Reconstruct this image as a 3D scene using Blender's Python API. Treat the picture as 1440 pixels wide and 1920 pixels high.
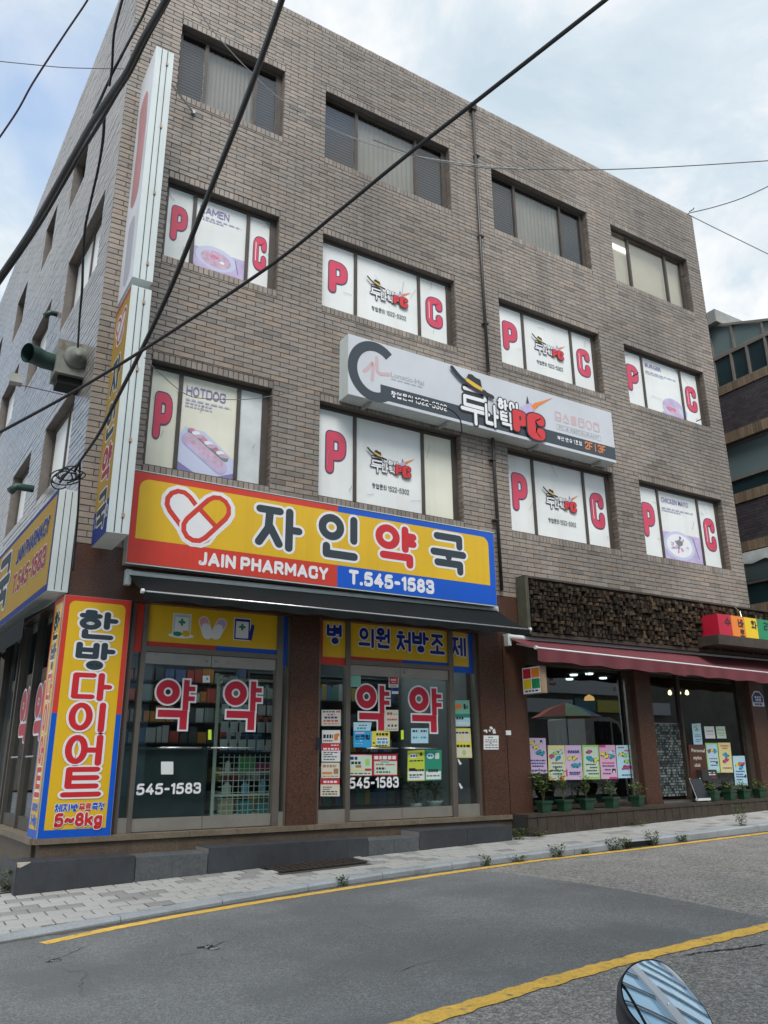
import bpy, math, random
from mathutils import Vector, Matrix
random.seed(11)
R = math.radians
sc = bpy.context.scene
for o in list(bpy.data.objects): bpy.data.objects.remove(o)
col = sc.collection

# ------------------------------------------------------------------ camera
FPX = 1476.77                       # focal length in pixels of a 1440 x 1920 picture
YAW, PITCH, ROLL = R(31.4625), R(17.6302), R(-0.4304)
CAM = Vector((0, -10, 0))           # z = 0 is the eye level, y = 0 the brick front
def cam_axes():
    ca, sa, cb, sb = math.cos(YAW), math.sin(YAW), math.cos(PITCH), math.sin(PITCH)
    fw = Vector((sa*cb, ca*cb, sb)); rt = Vector((ca, -sa, 0)); up = rt.cross(fw)
    cr, sr = math.cos(ROLL), math.sin(ROLL)
    return cr*rt + sr*up, -sr*rt + cr*up, fw
RT, UP, FW = cam_axes()
cd = bpy.data.cameras.new('camera'); cam = bpy.data.objects.new('camera', cd); col.objects.link(cam)
cd.sensor_fit = 'VERTICAL'; cd.sensor_height = 36; cd.lens = FPX/1920*36
cd.clip_start = 0.05; cd.clip_end = 600
cam.matrix_world = Matrix(((RT.x, UP.x, -FW.x, CAM.x), (RT.y, UP.y, -FW.y, CAM.y), (RT.z, UP.z, -FW.z, CAM.z), (0, 0, 0, 1)))
sc.camera = cam

# ------------------------------------------------------------------ sky, sun, exposure
SUN_EL, SUN_AZ = R(52), R(205)      # azimuth clockwise from +y: from behind the camera's left shoulder
w = bpy.data.worlds.new('World'); sc.world = w; w.use_nodes = True
nt = w.node_tree; N = nt.nodes; L = nt.links; N.clear()
def nn(t, **k):
    n = N.new(t)
    for a, b in k.items(): setattr(n, a, b)
    return n
out = nn('ShaderNodeOutputWorld'); bg = nn('ShaderNodeBackground'); bg.inputs[1].default_value = 0.088
sky = nn('ShaderNodeTexSky', sky_type='NISHITA', sun_disc=False, sun_elevation=SUN_EL, sun_rotation=SUN_AZ)
tc = nn('ShaderNodeTexCoord'); sep = nn('ShaderNodeSeparateXYZ'); L.new(tc.outputs['Generated'], sep.inputs[0])
zz = nn('ShaderNodeMath', operation='MAXIMUM'); L.new(sep.outputs[2], zz.inputs[0]); zz.inputs[1].default_value = 0.02
za = nn('ShaderNodeMath', operation='ADD'); L.new(zz.outputs[0], za.inputs[0]); za.inputs[1].default_value = 0.22
dv = nn('ShaderNodeVectorMath', operation='DIVIDE'); cb = nn('ShaderNodeCombineXYZ')
for i in range(3): L.new(za.outputs[0], cb.inputs[i])
L.new(tc.outputs['Generated'], dv.inputs[0]); L.new(cb.outputs[0], dv.inputs[1])
def noise(scale, detail, rough, dist=0.0, off=(0, 0, 0)):
    mp = nn('ShaderNodeMapping'); mp.inputs['Location'].default_value = off; L.new(dv.outputs[0], mp.inputs[0])
    n = nn('ShaderNodeTexNoise'); L.new(mp.outputs[0], n.inputs['Vector'])
    n.inputs['Scale'].default_value = scale; n.inputs['Detail'].default_value = detail
    n.inputs['Roughness'].default_value = rough; n.inputs['Distortion'].default_value = dist
    return n
def ramp(src, stops):
    r = nn('ShaderNodeValToRGB'); L.new(src, r.inputs[0]); e = r.color_ramp.elements
    while len(e) < len(stops): e.new(0.5)
    for q, (p, c) in zip(e, stops): q.position = p; q.color = c if len(c) == 4 else (*c, 1)
    return r
n1 = noise(3.1, 9, 0.58, 0.6, (9.4, 5.2, 0)); n2 = noise(1.1, 4, 0.55, 0.25, (0.5, 10.8, 0))
shade = ramp(n1.outputs[0], [(0.36, (3.0, 3.6, 4.1)), (0.47, (3.55, 4.05, 4.45)), (0.53, (4.15, 4.45, 4.7)), (0.61, (4.9, 5.0, 5.1))])
gap = ramp(n2.outputs[0], [(0.36, (0.30, 0.30, 0.30)), (0.47, (1, 1, 1))])
mx = nn('ShaderNodeMixRGB'); L.new(gap.outputs[0], mx.inputs[0]); L.new(shade.outputs[0], mx.inputs[2])
sk2 = nn('ShaderNodeMixRGB', blend_type='MULTIPLY'); sk2.inputs[0].default_value = 1; L.new(sky.outputs[0], sk2.inputs[1]); sk2.inputs[2].default_value = (1.7, 1.75, 1.65, 1)
L.new(sk2.outputs[0], mx.inputs[1]); L.new(mx.outputs[0], bg.inputs[0]); L.new(bg.outputs[0], out.inputs[0])
sd = bpy.data.lights.new('sun', 'SUN'); sd.energy = 1.5; sd.angle = R(28); sd.color = (1, 0.97, 0.92)
sun = bpy.data.objects.new('sun', sd); col.objects.link(sun)
sdir = Vector((math.sin(SUN_AZ)*math.cos(SUN_EL), math.cos(SUN_AZ)*math.cos(SUN_EL), math.sin(SUN_EL)))
sun.rotation_euler = (-sdir).to_track_quat('-Z', 'Y').to_euler(); sun.location = (0, -20, 30)
vs = sc.view_settings; vs.view_transform = 'Standard'; vs.look = 'None'; vs.gamma = 1; vs.use_curve_mapping = False
vs.exposure = 1.2

# ------------------------------------------------------------------ measuring helpers (a photo pixel to a point on a real surface)
def ray(px, py): return RT*((px-720)/FPX) - UP*((py-960)/FPX) + FW
def fp(px, py, Y=0.0):
    d = ray(px, py); return CAM + d*((Y-CAM.y)/d.y)
def road_z(x, y=0): return -1.36 + 0.0225*x
def pave_z(x, y=-0.5): return -1.303 + 0.028*x + 0.02*(y+0.5)
def fr(px, py, dz=0.0):
    d = ray(px, py); k = (-1.36+dz+0.0225*CAM.x-CAM.z)/(d.z-0.0225*d.x); return CAM + d*k
def fd(px, py, dist):
    d = ray(px, py); return CAM + d.normalized()*dist
XL, XR = 1.62, 15.145               # building edges
TH = R(3); DL = Vector((-math.sin(TH), math.cos(TH), 0)); NL = Vector((-math.cos(TH), -math.sin(TH), 0))  # left side: run and outward normal
def LP(s, z, d=0.0): return Vector((XL, 0, 0)) + DL*s + NL*d + Vector((0, 0, z))
def fl(px, py, off=0.0):
    d = ray(px, py); P0 = Vector((XL, 0, 0)) + NL*off
    k = NL.dot(P0-CAM)/NL.dot(d); P = CAM + d*k; return (P-P0).dot(DL), P.z
def FPT(x, z, d=0.0): return Vector((x, -d, z))

# ------------------------------------------------------------------ materials
def S(r, g, b):
    f = lambda c: (c/255/12.92) if c/255 <= 0.04045 else ((c/255+0.055)/1.055)**2.4
    return (f(r), f(g), f(b))
MATS = {}
def mat(name, c, rough=0.6, nz=None, bump=None, metal=0.0, tint=False, emit=0.0, spec=0.5, dirt=None, streak=None, coat=0.0):
    if name in MATS: return MATS[name]
    m = bpy.data.materials.new(name); m.use_nodes = True; t = m.node_tree; b = t.nodes['Principled BSDF']
    b.inputs['Roughness'].default_value = rough; b.inputs['Metallic'].default_value = metal
    b.inputs['Specular IOR Level'].default_value = spec
    if coat: b.inputs['Coat Weight'].default_value = coat; b.inputs['Coat Roughness'].default_value = 0.15
    tcn = t.nodes.new('ShaderNodeTexCoord'); cur = None
    rgb = t.nodes.new('ShaderNodeRGB'); rgb.outputs[0].default_value = (*c, 1); cur = rgb.outputs[0]
    def mul(cur, src, lo, hi, p0=0.3, p1=0.7):
        mr = t.nodes.new('ShaderNodeMapRange'); t.links.new(src, mr.inputs[0])
        mr.inputs[1].default_value = p0; mr.inputs[2].default_value = p1; mr.inputs[3].default_value = lo; mr.inputs[4].default_value = hi
        mm = t.nodes.new('ShaderNodeMixRGB'); mm.blend_type = 'MULTIPLY'; mm.inputs[0].default_value = 1
        t.links.new(cur, mm.inputs[1]); t.links.new(mr.outputs[0], mm.inputs[2]); return mm.outputs[0]
    def nzn(scale, detail=4, vec=None, rough=0.55):
        n = t.nodes.new('ShaderNodeTexNoise'); n.inputs['Scale'].default_value = scale; n.inputs['Detail'].default_value = detail; n.inputs['Roughness'].default_value = rough
        t.links.new(vec or tcn.outputs['Object'], n.inputs['Vector']); return n.outputs[0]
    if tint:
        a = t.nodes.new('ShaderNodeAttribute'); a.attribute_name = 'tint'
        mm = t.nodes.new('ShaderNodeMixRGB'); mm.blend_type = 'MULTIPLY'; mm.inputs[0].default_value = 1
        t.links.new(cur, mm.inputs[1]); t.links.new(a.outputs['Color'], mm.inputs[2]); cur = mm.outputs[0]
    if nz:
        for q_ in (nz if isinstance(nz, list) else [nz]): cur = mul(cur, nzn(q_[0]), *q_[1:])
    if streak:      # rain marks running down: (scale, colour, amount)
        mp = t.nodes.new('ShaderNodeMapping'); mp.inputs['Scale'].default_value = (streak[0], streak[0], streak[0]*0.06)
        t.links.new(tcn.outputs['Object'], mp.inputs[0]); s_ = nzn(1.0, 5, mp.outputs[0], 0.65)
        mr = t.nodes.new('ShaderNodeMapRange'); t.links.new(s_, mr.inputs[0]); mr.inputs[1].default_value = 0.5; mr.inputs[2].default_value = 0.75; mr.inputs[4].default_value = streak[2]
        mm = t.nodes.new('ShaderNodeMixRGB'); t.links.new(mr.outputs[0], mm.inputs[0]); t.links.new(cur, mm.inputs[1]); mm.inputs[2].default_value = (*streak[1], 1); cur = mm.outputs[0]
    if dirt:        # blotches: (scale, colour, threshold, amount)
        s_ = nzn(dirt[0], 6, None, 0.65); mr = t.nodes.new('ShaderNodeMapRange'); t.links.new(s_, mr.inputs[0])
        mr.inputs[1].default_value = dirt[2]; mr.inputs[2].default_value = dirt[2]+0.12; mr.inputs[4].default_value = dirt[3]
        mm = t.nodes.new('ShaderNodeMixRGB'); t.links.new(mr.outputs[0], mm.inputs[0]); t.links.new(cur, mm.inputs[1]); mm.inputs[2].default_value = (*dirt[1], 1); cur = mm.outputs[0]
    t.links.new(cur, b.inputs['Base Color'])
    if emit: t.links.new(cur, b.inputs['Emission Color']); b.inputs['Emission Strength'].default_value = emit
    if bump:
        bn = t.nodes.new('ShaderNodeBump'); bn.inputs['Strength'].default_value = bump[1]; bn.inputs['Distance'].default_value = bump[2]
        t.links.new(nzn(bump[0], 5), bn.inputs['Height']); t.links.new(bn.outputs[0], b.inputs['Normal'])
    MATS[name] = m; return m
def glass(name, tintc=(0.8, 0.86, 0.86), ior=1.5, rough=0.0, boost=0.0):
    if name in MATS: return MATS[name]
    m = bpy.data.materials.new(name); m.use_nodes = True; t = m.node_tree; t.nodes.clear()
    o = t.nodes.new('ShaderNodeOutputMaterial'); mx_ = t.nodes.new('ShaderNodeMixShader'); tr = t.nodes.new('ShaderNodeBsdfTransparent'); gl = t.nodes.new('ShaderNodeBsdfGlossy')
    ge = t.nodes.new('ShaderNodeNewGeometry'); dt = t.nodes.new('ShaderNodeVectorMath'); dt.operation = 'DOT_PRODUCT'; t.links.new(ge.outputs['Incoming'], dt.inputs[0]); t.links.new(ge.outputs['Normal'], dt.inputs[1])
    def mth(op, a, b=None):
        m_ = t.nodes.new('ShaderNodeMath'); m_.operation = op; t.links.new(a, m_.inputs[0])
        if b is not None: m_.inputs[1].default_value = b
        return m_
    q = mth('ABSOLUTE', dt.outputs['Value']); q1 = t.nodes.new('ShaderNodeMath'); q1.operation = 'SUBTRACT'; q1.inputs[0].default_value = 1; t.links.new(q.outputs[0], q1.inputs[1])
    q2 = mth('POWER', q1.outputs[0], 5); q3 = mth('MULTIPLY', q2.outputs[0], 0.95); ad = mth('ADD', q3.outputs[0], 0.03+boost)
    tr.inputs[0].default_value = (*tintc, 1); gl.inputs['Roughness'].default_value = rough; gl.inputs[0].default_value = (0.95, 0.97, 1, 1)
    t.links.new(ad.outputs[0], mx_.inputs[0]); t.links.new(tr.outputs[0], mx_.inputs[1]); t.links.new(gl.outputs[0], mx_.inputs[2]); t.links.new(mx_.outputs[0], o.inputs[0])
    MATS[name] = m; return m

# ------------------------------------------------------------------ mesh builder
WL = {}
class MB:
    def __init__(s): s.v = []; s.f = []; s.m = []; s.t = []; s.use_t = False
    def add(s, vs_, fs, mi=0, tint=None):
        b = len(s.v); s.v += [Vector(p) for p in vs_]
        for f in fs: s.f.append([i+b for i in f]); s.m.append(mi); s.t.append(tint or (1, 1, 1))
        if tint: s.use_t = True
        return s
    def quad(s, a, b, c, d, mi=0, tint=None): return s.add([a, b, c, d], [(0, 1, 2, 3)], mi, tint)
    def box(s, a, b, mi=0, tint=None):
        (x0, y0, z0), (x1, y1, z1) = a, b
        return s.add([(x0, y0, z0), (x1, y0, z0), (x1, y1, z0), (x0, y1, z0), (x0, y0, z1), (x1, y0, z1), (x1, y1, z1), (x0, y1, z1)],
                     [(3, 2, 1, 0), (4, 5, 6, 7), (0, 1, 5, 4), (1, 2, 6, 5), (2, 3, 7, 6), (3, 0, 4, 7)], mi, tint)
    def obox(s, c, ux, uy, uz, mi=0, tint=None):
        c, ux, uy, uz = map(Vector, (c, ux, uy, uz))
        P = [c+ux*i+uy*j+uz*k for k in (-1, 1) for i, j in ((-1, -1), (1, -1), (1, 1), (-1, 1))]
        return s.add(P, [(3, 2, 1, 0), (4, 5, 6, 7), (0, 1, 5, 4), (1, 2, 6, 5), (2, 3, 7, 6), (3, 0, 4, 7)], mi, tint)
    def prism(s, pts, ext, mi=0, tint=None):
        ext = Vector(ext); a = [Vector(p) for p in pts]; n = len(a)
        return s.add(a+[p+ext for p in a], [tuple(range(n))[::-1], tuple(range(n, 2*n))]+[(i, (i+1) % n, n+(i+1) % n, n+i) for i in range(n)], mi, tint)
    def tube(s, path, r, n=8, mi=0, caps=True):
        path = [Vector(p) for p in path]; rr = r if isinstance(r, (list, tuple)) else [r]*len(path); b = []; fs = []; up = None
        for i, p in enumerate(path):
            d = (path[min(i+1, len(path)-1)]-path[max(i-1, 0)]).normalized()
            a = up if up is not None else Vector((0.3, 0.1, 1))
            if abs(a.normalized().dot(d)) > 0.98: a = Vector((1, 0.2, 0))
            x = (a - d*a.dot(d)).normalized(); y = d.cross(x); up = x
            for k in range(n): b.append(p+(x*math.cos(2*math.pi*k/n)+y*math.sin(2*math.pi*k/n))*rr[i])
        for i in range(len(path)-1):
            for k in range(n): fs.append((i*n+k, i*n+(k+1) % n, (i+1)*n+(k+1) % n, (i+1)*n+k))
        if caps: fs += [tuple(range(n))[::-1], tuple((len(path)-1)*n+k for k in range(n))]
        return s.add(b, fs, mi)
    def lathe(s, c, prof, n=16, mi=0, axis=None):
        c = Vector(c); z = Vector(axis or (0, 0, 1)).normalized(); x = z.orthogonal().normalized(); y = z.cross(x); b = []; fs = []
        for r, h in prof:
            for k in range(n): b.append(c+z*h+(x*math.cos(2*math.pi*k/n)+y*math.sin(2*math.pi*k/n))*r)
        for i in range(len(prof)-1):
            for k in range(n): fs.append((i*n+k, i*n+(k+1) % n, (i+1)*n+(k+1) % n, (i+1)*n+k))
        fs += [tuple(range(n))[::-1], tuple((len(prof)-1)*n+k for k in range(n))]
        return s.add(b, fs, mi)
    def mesh(s, name, mats, org, smooth=False):
        me = bpy.data.meshes.new(name); me.from_pydata([tuple(p-org) for p in s.v], [], s.f)
        for m_ in (mats if isinstance(mats, (list, tuple)) else [mats]): me.materials.append(m_)
        me.polygons.foreach_set('material_index', s.m)
        if smooth: me.polygons.foreach_set('use_smooth', [True]*len(s.f))
        if s.use_t:
            a = me.color_attributes.new('tint', 'FLOAT_COLOR', 'CORNER'); dat = []
            for f, t_ in zip(s.f, s.t): dat += [t_[0], t_[1], t_[2], 1.0]*len(f)
            a.data.foreach_set('color', dat)
        me.update(); return me
    def build(s, name, mats, parent=None, smooth=False, label=None, cat=None, group=None, kind=None):
        if parent is not None: org = WL[parent.name]
        else:
            xs = [p.x for p in s.v]; ys = [p.y for p in s.v]; zs = [p.z for p in s.v]
            org = Vector(((min(xs)+max(xs))/2, (min(ys)+max(ys))/2, min(zs)))
            if kind == 'structure': org = Vector((0, 0, 0))
        o = bpy.data.objects.new(name, s.mesh(name, mats, org, smooth)); col.objects.link(o)
        if parent is not None: o.parent = parent
        else: o.location = org
        WL[o.name] = org; tag(o, label, cat, group, kind); return o
def tag(o, label=None, cat=None, group=None, kind=None):
    for k, v_ in (('label', label), ('category', cat), ('group', group), ('kind', kind)):
        if v_: o[k] = v_
def thing(name, label, cat, loc, group=None, kind=None):
    o = bpy.data.objects.new(name, None); o.empty_display_size = 0.1; col.objects.link(o); o.location = loc
    WL[o.name] = Vector(loc); tag(o, label, cat, group, kind); return o
def inst(name, me, parent, loc):    # an object on shared mesh data; loc in the world
    o = bpy.data.objects.new(name, me); col.objects.link(o); o.parent = parent; o.location = Vector(loc)-WL[parent.name]; WL[o.name] = Vector(loc); return o

# ------------------------------------------------------------------ lettering: strokes turned into flat ribbons
class Fr:
    def __init__(s, O, u, v): s.O = Vector(O); s.u = Vector(u); s.v = Vector(v); s.n = s.u.normalized().cross(s.v.normalized())
    def at(s, x, y, h=0.0): return s.O + s.u*x + s.v*y + s.n*h
def front(x, z, Y): return Fr((x, Y, z), (1, 0, 0), (0, 0, 1))
def rounded(pts, r, closed):
    if r <= 0: return pts
    P = [Vector((p[0], p[1])) for p in pts]; n = len(P); o = []
    for i in range(n):
        if not closed and i in (0, n-1): o.append(P[i]); continue
        a, b, c = P[i-1], P[i], P[(i+1) % n]; la = (a-b).length; lc = (c-b).length; q = min(r, la*0.5, lc*0.5)
        p0 = b+(a-b)*(q/la); p1 = b+(c-b)*(q/lc)
        if abs((a-b).normalized().dot((c-b).normalized())+1) < 1e-3: o.append(b); continue
        for k in range(6): t = k/5; o.append(p0*(1-t)**2 + b*2*t*(1-t) + p1*t*t)
    return o
def ribbon(pts, hw, closed=False, cap=True):
    P = [Vector((p[0], p[1])) for p in pts]; Q = [P[0]]
    for p in P[1:]:
        if (p-Q[-1]).length > 1e-5: Q.append(p)
    if closed and (Q[0]-Q[-1]).length < 1e-5: Q.pop()
    P = Q; n = len(P); Lf = []; Rt = []
    for i in range(n):
        a = P[i-1] if (i > 0 or closed) else None; c = P[(i+1) % n] if (i < n-1 or closed) else None
        d0 = (P[i]-a).normalized() if a is not None else None; d1 = (c-P[i]).normalized() if c is not None else None
        d = ((d0 or d1)+(d1 or d0)); d = d.normalized() if d.length > 1e-6 else (d0 or d1)
        nr = Vector((-d.y, d.x)); k = 1.0
        if d0 and d1: k = 1/max(0.45, nr.dot(Vector((-d0.y, d0.x))))
        Lf.append(P[i]+nr*hw*k); Rt.append(P[i]-nr*hw*k)
    vs_ = Lf+Rt; fs = [(i, n+i, n+(i+1) % n, (i+1) % n) for i in range(n if closed else n-1)]
    if cap and not closed:
        for i, sg in ((0, -1), (n-1, 1)):
            d = ((P[1]-P[0]) if i == 0 else (P[-1]-P[-2])).normalized(); nr = Vector((-d.y, d.x)); ids = []
            for k in range(1, 6):
                a = math.pi*k/6; vs_.append(P[i]+nr*hw*math.cos(a)+d*sg*hw*math.sin(a)); ids.append(len(vs_)-1)
            fs.append(tuple([i]+ids+[n+i]))
    return vs_, fs
def arc(cx, cy, rx, ry=None, a0=0, a1=360, n=24):
    ry = rx if ry is None else ry
    return [(cx+rx*math.cos(R(a0+(a1-a0)*k/n)), cy+ry*math.sin(R(a0+(a1-a0)*k/n))) for k in range(n+(0 if a1-a0 == 360 else 1))]
CHO = 'ㄱㄲㄴㄷㄸㄹㅁㅂㅃㅅㅆㅇㅈㅉㅊㅋㅌㅍㅎ'
JUNG = 'ㅏㅐㅑㅒㅓㅔㅕㅖㅗㅘㅙㅚㅛㅜㅝㅞㅟㅠㅡㅢㅣ'
JONG = ' ㄱㄲㄳㄴㄵㄶㄷㄹㄺㄻㄼㄽㄾㄿㅀㅁㅂㅄㅅㅆㅇㅈㅊㅋㅌㅍㅎ'
def jamo(c):
    K = {'ㄱ': [[(0, 1), (1, 1), (1, 0)]], 'ㄴ': [[(0, 1), (0, 0), (1, 0)]], 'ㄷ': [[(1, 1), (0, 1), (0, 0), (1, 0)]],
         'ㄹ': [[(0, 1), (1, 1), (1, 0.5), (0, 0.5), (0, 0), (1, 0)]], 'ㅂ': [[(0, 1), (0, 0), (1, 0), (1, 1)], [(0, 0.55), (1, 0.55)]],
         'ㅅ': [[(0.5, 1), (0.45, 0.55), (0, 0)], [(0.5, 0.62), (1, 0)]], 'ㅈ': [[(0, 1), (1, 1)], [(0.5, 1), (0.45, 0.45), (0, 0)], [(0.52, 0.5), (1, 0)]],
         'ㅊ': [[(0.3, 1), (0.7, 1)], [(0, 0.74), (1, 0.74)], [(0.5, 0.74), (0.45, 0.35), (0, 0)], [(0.52, 0.38), (1, 0)]],
         'ㅋ': [[(0, 1), (1, 1), (1, 0)], [(0, 0.5), (1, 0.5)]], 'ㅌ': [[(1, 1), (0, 1), (0, 0), (1, 0)], [(0, 0.5), (1, 0.5)]]}
    if c in K: return [(p, False) for p in K[c]]
    if c == 'ㅁ': return [([(0, 0), (1, 0), (1, 1), (0, 1)], True)]
    if c == 'ㅇ': return [('O', 0.5, 0.5, 0.5, 0.5)]
    if c == 'ㅎ': return [([(0.32, 1.06), (0.68, 1.06)], False), ([(0, 0.80), (1, 0.80)], False), ('O', 0.5, 0.25, 0.46, 0.29)]
    V = {'ㅏ': [[(0.12, 1), (0.12, 0)], [(0.12, 0.5), (1.12, 0.5)]], 'ㅑ': [[(0.12, 1), (0.12, 0)], [(0.12, 0.68), (1.12, 0.68)], [(0.12, 0.32), (1.12, 0.32)]],
         'ㅓ': [[(0.8, 1), (0.8, 0)], [(0.8, 0.5), (0, 0.5)]], 'ㅕ': [[(0.8, 1), (0.8, 0)], [(0.8, 0.68), (0, 0.68)], [(0.8, 0.32), (0, 0.32)]],
         'ㅣ': [[(0.6, 1), (0.6, 0)]], 'ㅔ': [[(0.45, 1), (0.45, 0)], [(0.45, 0.5), (0, 0.5)], [(1, 1), (1, 0)]], 'ㅐ': [[(0.1, 1), (0.1, 0)], [(0.1, 0.5), (0.8, 0.5)], [(0.85, 1), (0.85, 0)]],
         'ㅗ': [[(0, 0), (1, 0)], [(0.5, 0), (0.5, 1)]], 'ㅛ': [[(0, 0), (1, 0)], [(0.3, 0), (0.3, 1)], [(0.7, 0), (0.7, 1)]],
         'ㅜ': [[(0, 1), (1, 1)], [(0.5, 1), (0.5, 0)]], 'ㅡ': [[(0, 0.5), (1, 0.5)]]}
    return [(p, False) for p in V[c]]
def place(c, x0, x1, y0, y1, hw):
    o = []; sx = (x1-x0)/2; sy = (y1-y0)/2; hx = min(hw, sx*0.98); hy = min(hw, sy*0.98)
    X = lambda t: x0+hx+(x1-x0-2*hx)*t; Y = lambda t: y0+hy+(y1-y0-2*hy)*t
    for s_ in jamo(c):
        if s_[0] == 'O':
            rx = (x1-x0-2*hx)*s_[3]; ry = (y1-y0-2*hy)*s_[4]; rx = min(rx, ry*1.6); o.append((arc(X(s_[1]), Y(s_[2]), max(rx, 0.01), max(ry, 0.01), n=22), True))
        else: o.append(([(X(a), Y(b)) for a, b in s_[0]], s_[1]))
    return o
def syllable(ch, hw):
    k = ord(ch)-0xAC00; l, v_, t_ = CHO[k//588], JUNG[(k//28) % 21], JONG[k % 28]; o = []; P = lambda *a: o.extend(place(*a, hw))
    if v_ in 'ㅏㅐㅑㅓㅔㅕㅣ':
        yb = 0.36 if t_ != ' ' else 0.0; wide = 0.52 if v_ in 'ㅔㅐ' else 0.60
        if v_ in 'ㅓㅕ': wide = 0.56
        P(l, 0.0, wide, max(yb+0.03, 0.06)-(0.05 if l == 'ㅎ' and t_ != ' ' else 0), 0.98 if l not in 'ㅊㅎ' else 1.0)
        P(v_, wide+(0.02 if v_ not in 'ㅓㅔㅕ' else -hw*1.2), 1.0, yb if t_ != ' ' else 0.0, 1.0)
        if t_ != ' ': P(t_, 0.10, 0.93, 0.0, 0.36-0.02)
    elif v_ in 'ㅗㅛㅜㅡ':
        if t_ == ' ':
            if v_ == 'ㅡ': P(l, 0.08, 0.92, 0.28, 1.0); P(v_, 0, 1, 0.0, 2*hw+0.02)
            elif v_ == 'ㅜ': P(l, 0.1, 0.9, 0.46, 1.0); P(v_, 0, 1, 0.0, 0.44)
            else: P(l, 0.1, 0.9, 0.40, 1.0); P(v_, 0, 1, 0.0, 0.46)
        else:
            P(l, 0.1, 0.9, 0.62, 1.0); P(v_, 0, 1, 0.33 if v_ != 'ㅡ' else 0.38, 0.60 if v_ != 'ㅡ' else 0.38+2*hw)
            P(t_, 0.1, 0.9, 0.0, 0.35)
    elif v_ == 'ㅢ':
        yb = 0.0; P(l, 0.05, 0.62, 0.40, 1.0); P('ㅡ', 0.0, 0.74, 0.10, 0.10+2*hw); P('ㅣ', 0.74, 1.0, 0, 1)
    elif v_ == 'ㅘ':
        P(l, 0.0, 0.62, 0.52, 1.0); P('ㅗ', 0.0, 0.66, 0.12, 0.5); P('ㅏ', 0.66, 1.0, 0, 1)
    elif v_ == 'ㅝ':
        P(l, 0.08, 0.60, 0.60, 1.0); P('ㅜ', 0.0, 0.68, 0.28, 0.58); P('ㅓ', 0.58, 1.0, 0.24, 1.0); P(t_, 0.14, 0.92, 0.0, 0.26)
    return o, 1.0
LAT = {'A': (.72, [[(0, 0), (.36, 1)], [(.36, 1), (.72, 0)], [(.15, .3), (.57, .3)]]), 'B': (.62, [[(0, 0), (0, 1)], [(0, 1), (.56, 1), (.56, .53), (0, .53)], [(0.02, .53), (.62, .53), (.62, 0), (0, 0)]]),
 'C': (.64, [[(.64, .7), (.64, 1), (0, 1), (0, 0), (.64, 0), (.64, .3)]]), 'D': (.64, [[(0, 0), (0, 1)], [(0, 1), (.64, 1), (.64, 0), (0, 0)]]), 'E': (.54, [[(.54, 1), (0, 1), (0, 0), (.54, 0)], [(0, .52), (.46, .52)]]),
 'F': (.54, [[(.54, 1), (0, 1), (0, 0)], [(0, .5), (.46, .5)]]), 'G': (.66, [[(.66, .75), (.66, 1), (0, 1), (0, 0), (.66, 0), (.66, .48), (.4, .48)]]), 'H': (.62, [[(0, 0), (0, 1)], [(.62, 0), (.62, 1)], [(0, .52), (.62, .52)]]),
 'I': (.02, [[(0.01, 0), (0.01, 1)]]), 'J': (.42, [[(.42, 1), (.42, 0), (0, 0), (0, .12)]]), 'K': (.6, [[(0, 0), (0, 1)], [(.56, 1), (.04, .48)], [(.18, .6), (.6, 0)]]),
 'M': (.8, [[(0, 0), (0, 1)], [(0, 1), (.4, .3)], [(.4, .3), (.8, 1)], [(.8, 1), (.8, 0)]]), 'N': (.64, [[(0, 0), (0, 1)], [(0, 1), (.64, 0)], [(.64, 0), (.64, 1)]]), 'O': (.7, [['O', .35, .5, .35, .5]]),
 'P': (.6, [[(0, 0), (0, 1)], [(0, 1), (.6, 1), (.6, .42), (0, .42)]]), 'R': (.62, [[(0, 0), (0, 1)], [(0, 1), (.58, 1), (.58, .46), (0, .46)], [(.3, .46), (.62, 0)]]), 'T': (.6, [[(0, 1), (.6, 1)], [(.3, 1), (.3, 0)]]),
 'U': (.62, [[(0, 1), (0, 0), (.62, 0), (.62, 1)]]), 'Y': (.64, [[(0, 1), (.32, .45)], [(.64, 1), (.32, .45)], [(.32, .45), (.32, 0)]]),
 '0': (.54, [['O', .27, .5, .27, .5]]), '1': (.22, [[(0, .84), (.2, 1), (.2, 0)]]), '2': (.52, [[(0, .76), (0, 1), (.52, 1), (.52, .56), (0, .16), (0, 0), (.54, 0)]]),
 '3': (.52, [[(0, .8), (0, 1), (.52, 1), (.52, .53), (.2, .53)], [(.2, .53), (.54, .53), (.54, 0), (0, 0), (0, .2)]]), '4': (.6, [[(.4, 1), (0, .27), (.6, .27)], [(.44, .55), (.44, 0)]]),
 '5': (.54, [[(.5, 1), (.04, 1), (.02, .55)], [(.02, .55), (.06, .6), (.54, .62), (.54, 0), (0, 0), (0, .16)]]), '8': (.54, [['O', .27, .76, .22, .24], ['O', .27, .26, .27, .26]]),
 '.': (.04, [[(.0, 0), (.03, 0)]]), '-': (.34, [[(.02, .47), (.32, .47)]]), '/': (.4, [[(0, -.05), (.4, 1.05)]]), '|': (.1, [[(.05, -.05), (.05, 1)]]), '·': (.2, [[(.08, .5), (.12, .5)]]),
 '~': (.6, [[(0, .36), (.08, .56), (.3, .5), (.36, .34), (.56, .36), (.62, .56)]]), 'k': (.5, [[(0, 0), (0, 1)], [(.46, .66), (.04, .3)], [(.16, .42), (.5, 0)]]), 'g': (.5, [['O', .24, .36, .24, .32], [(.48, .68), (.48, -.3), (.04, -.3), (.02, -.2)]])}
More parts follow.
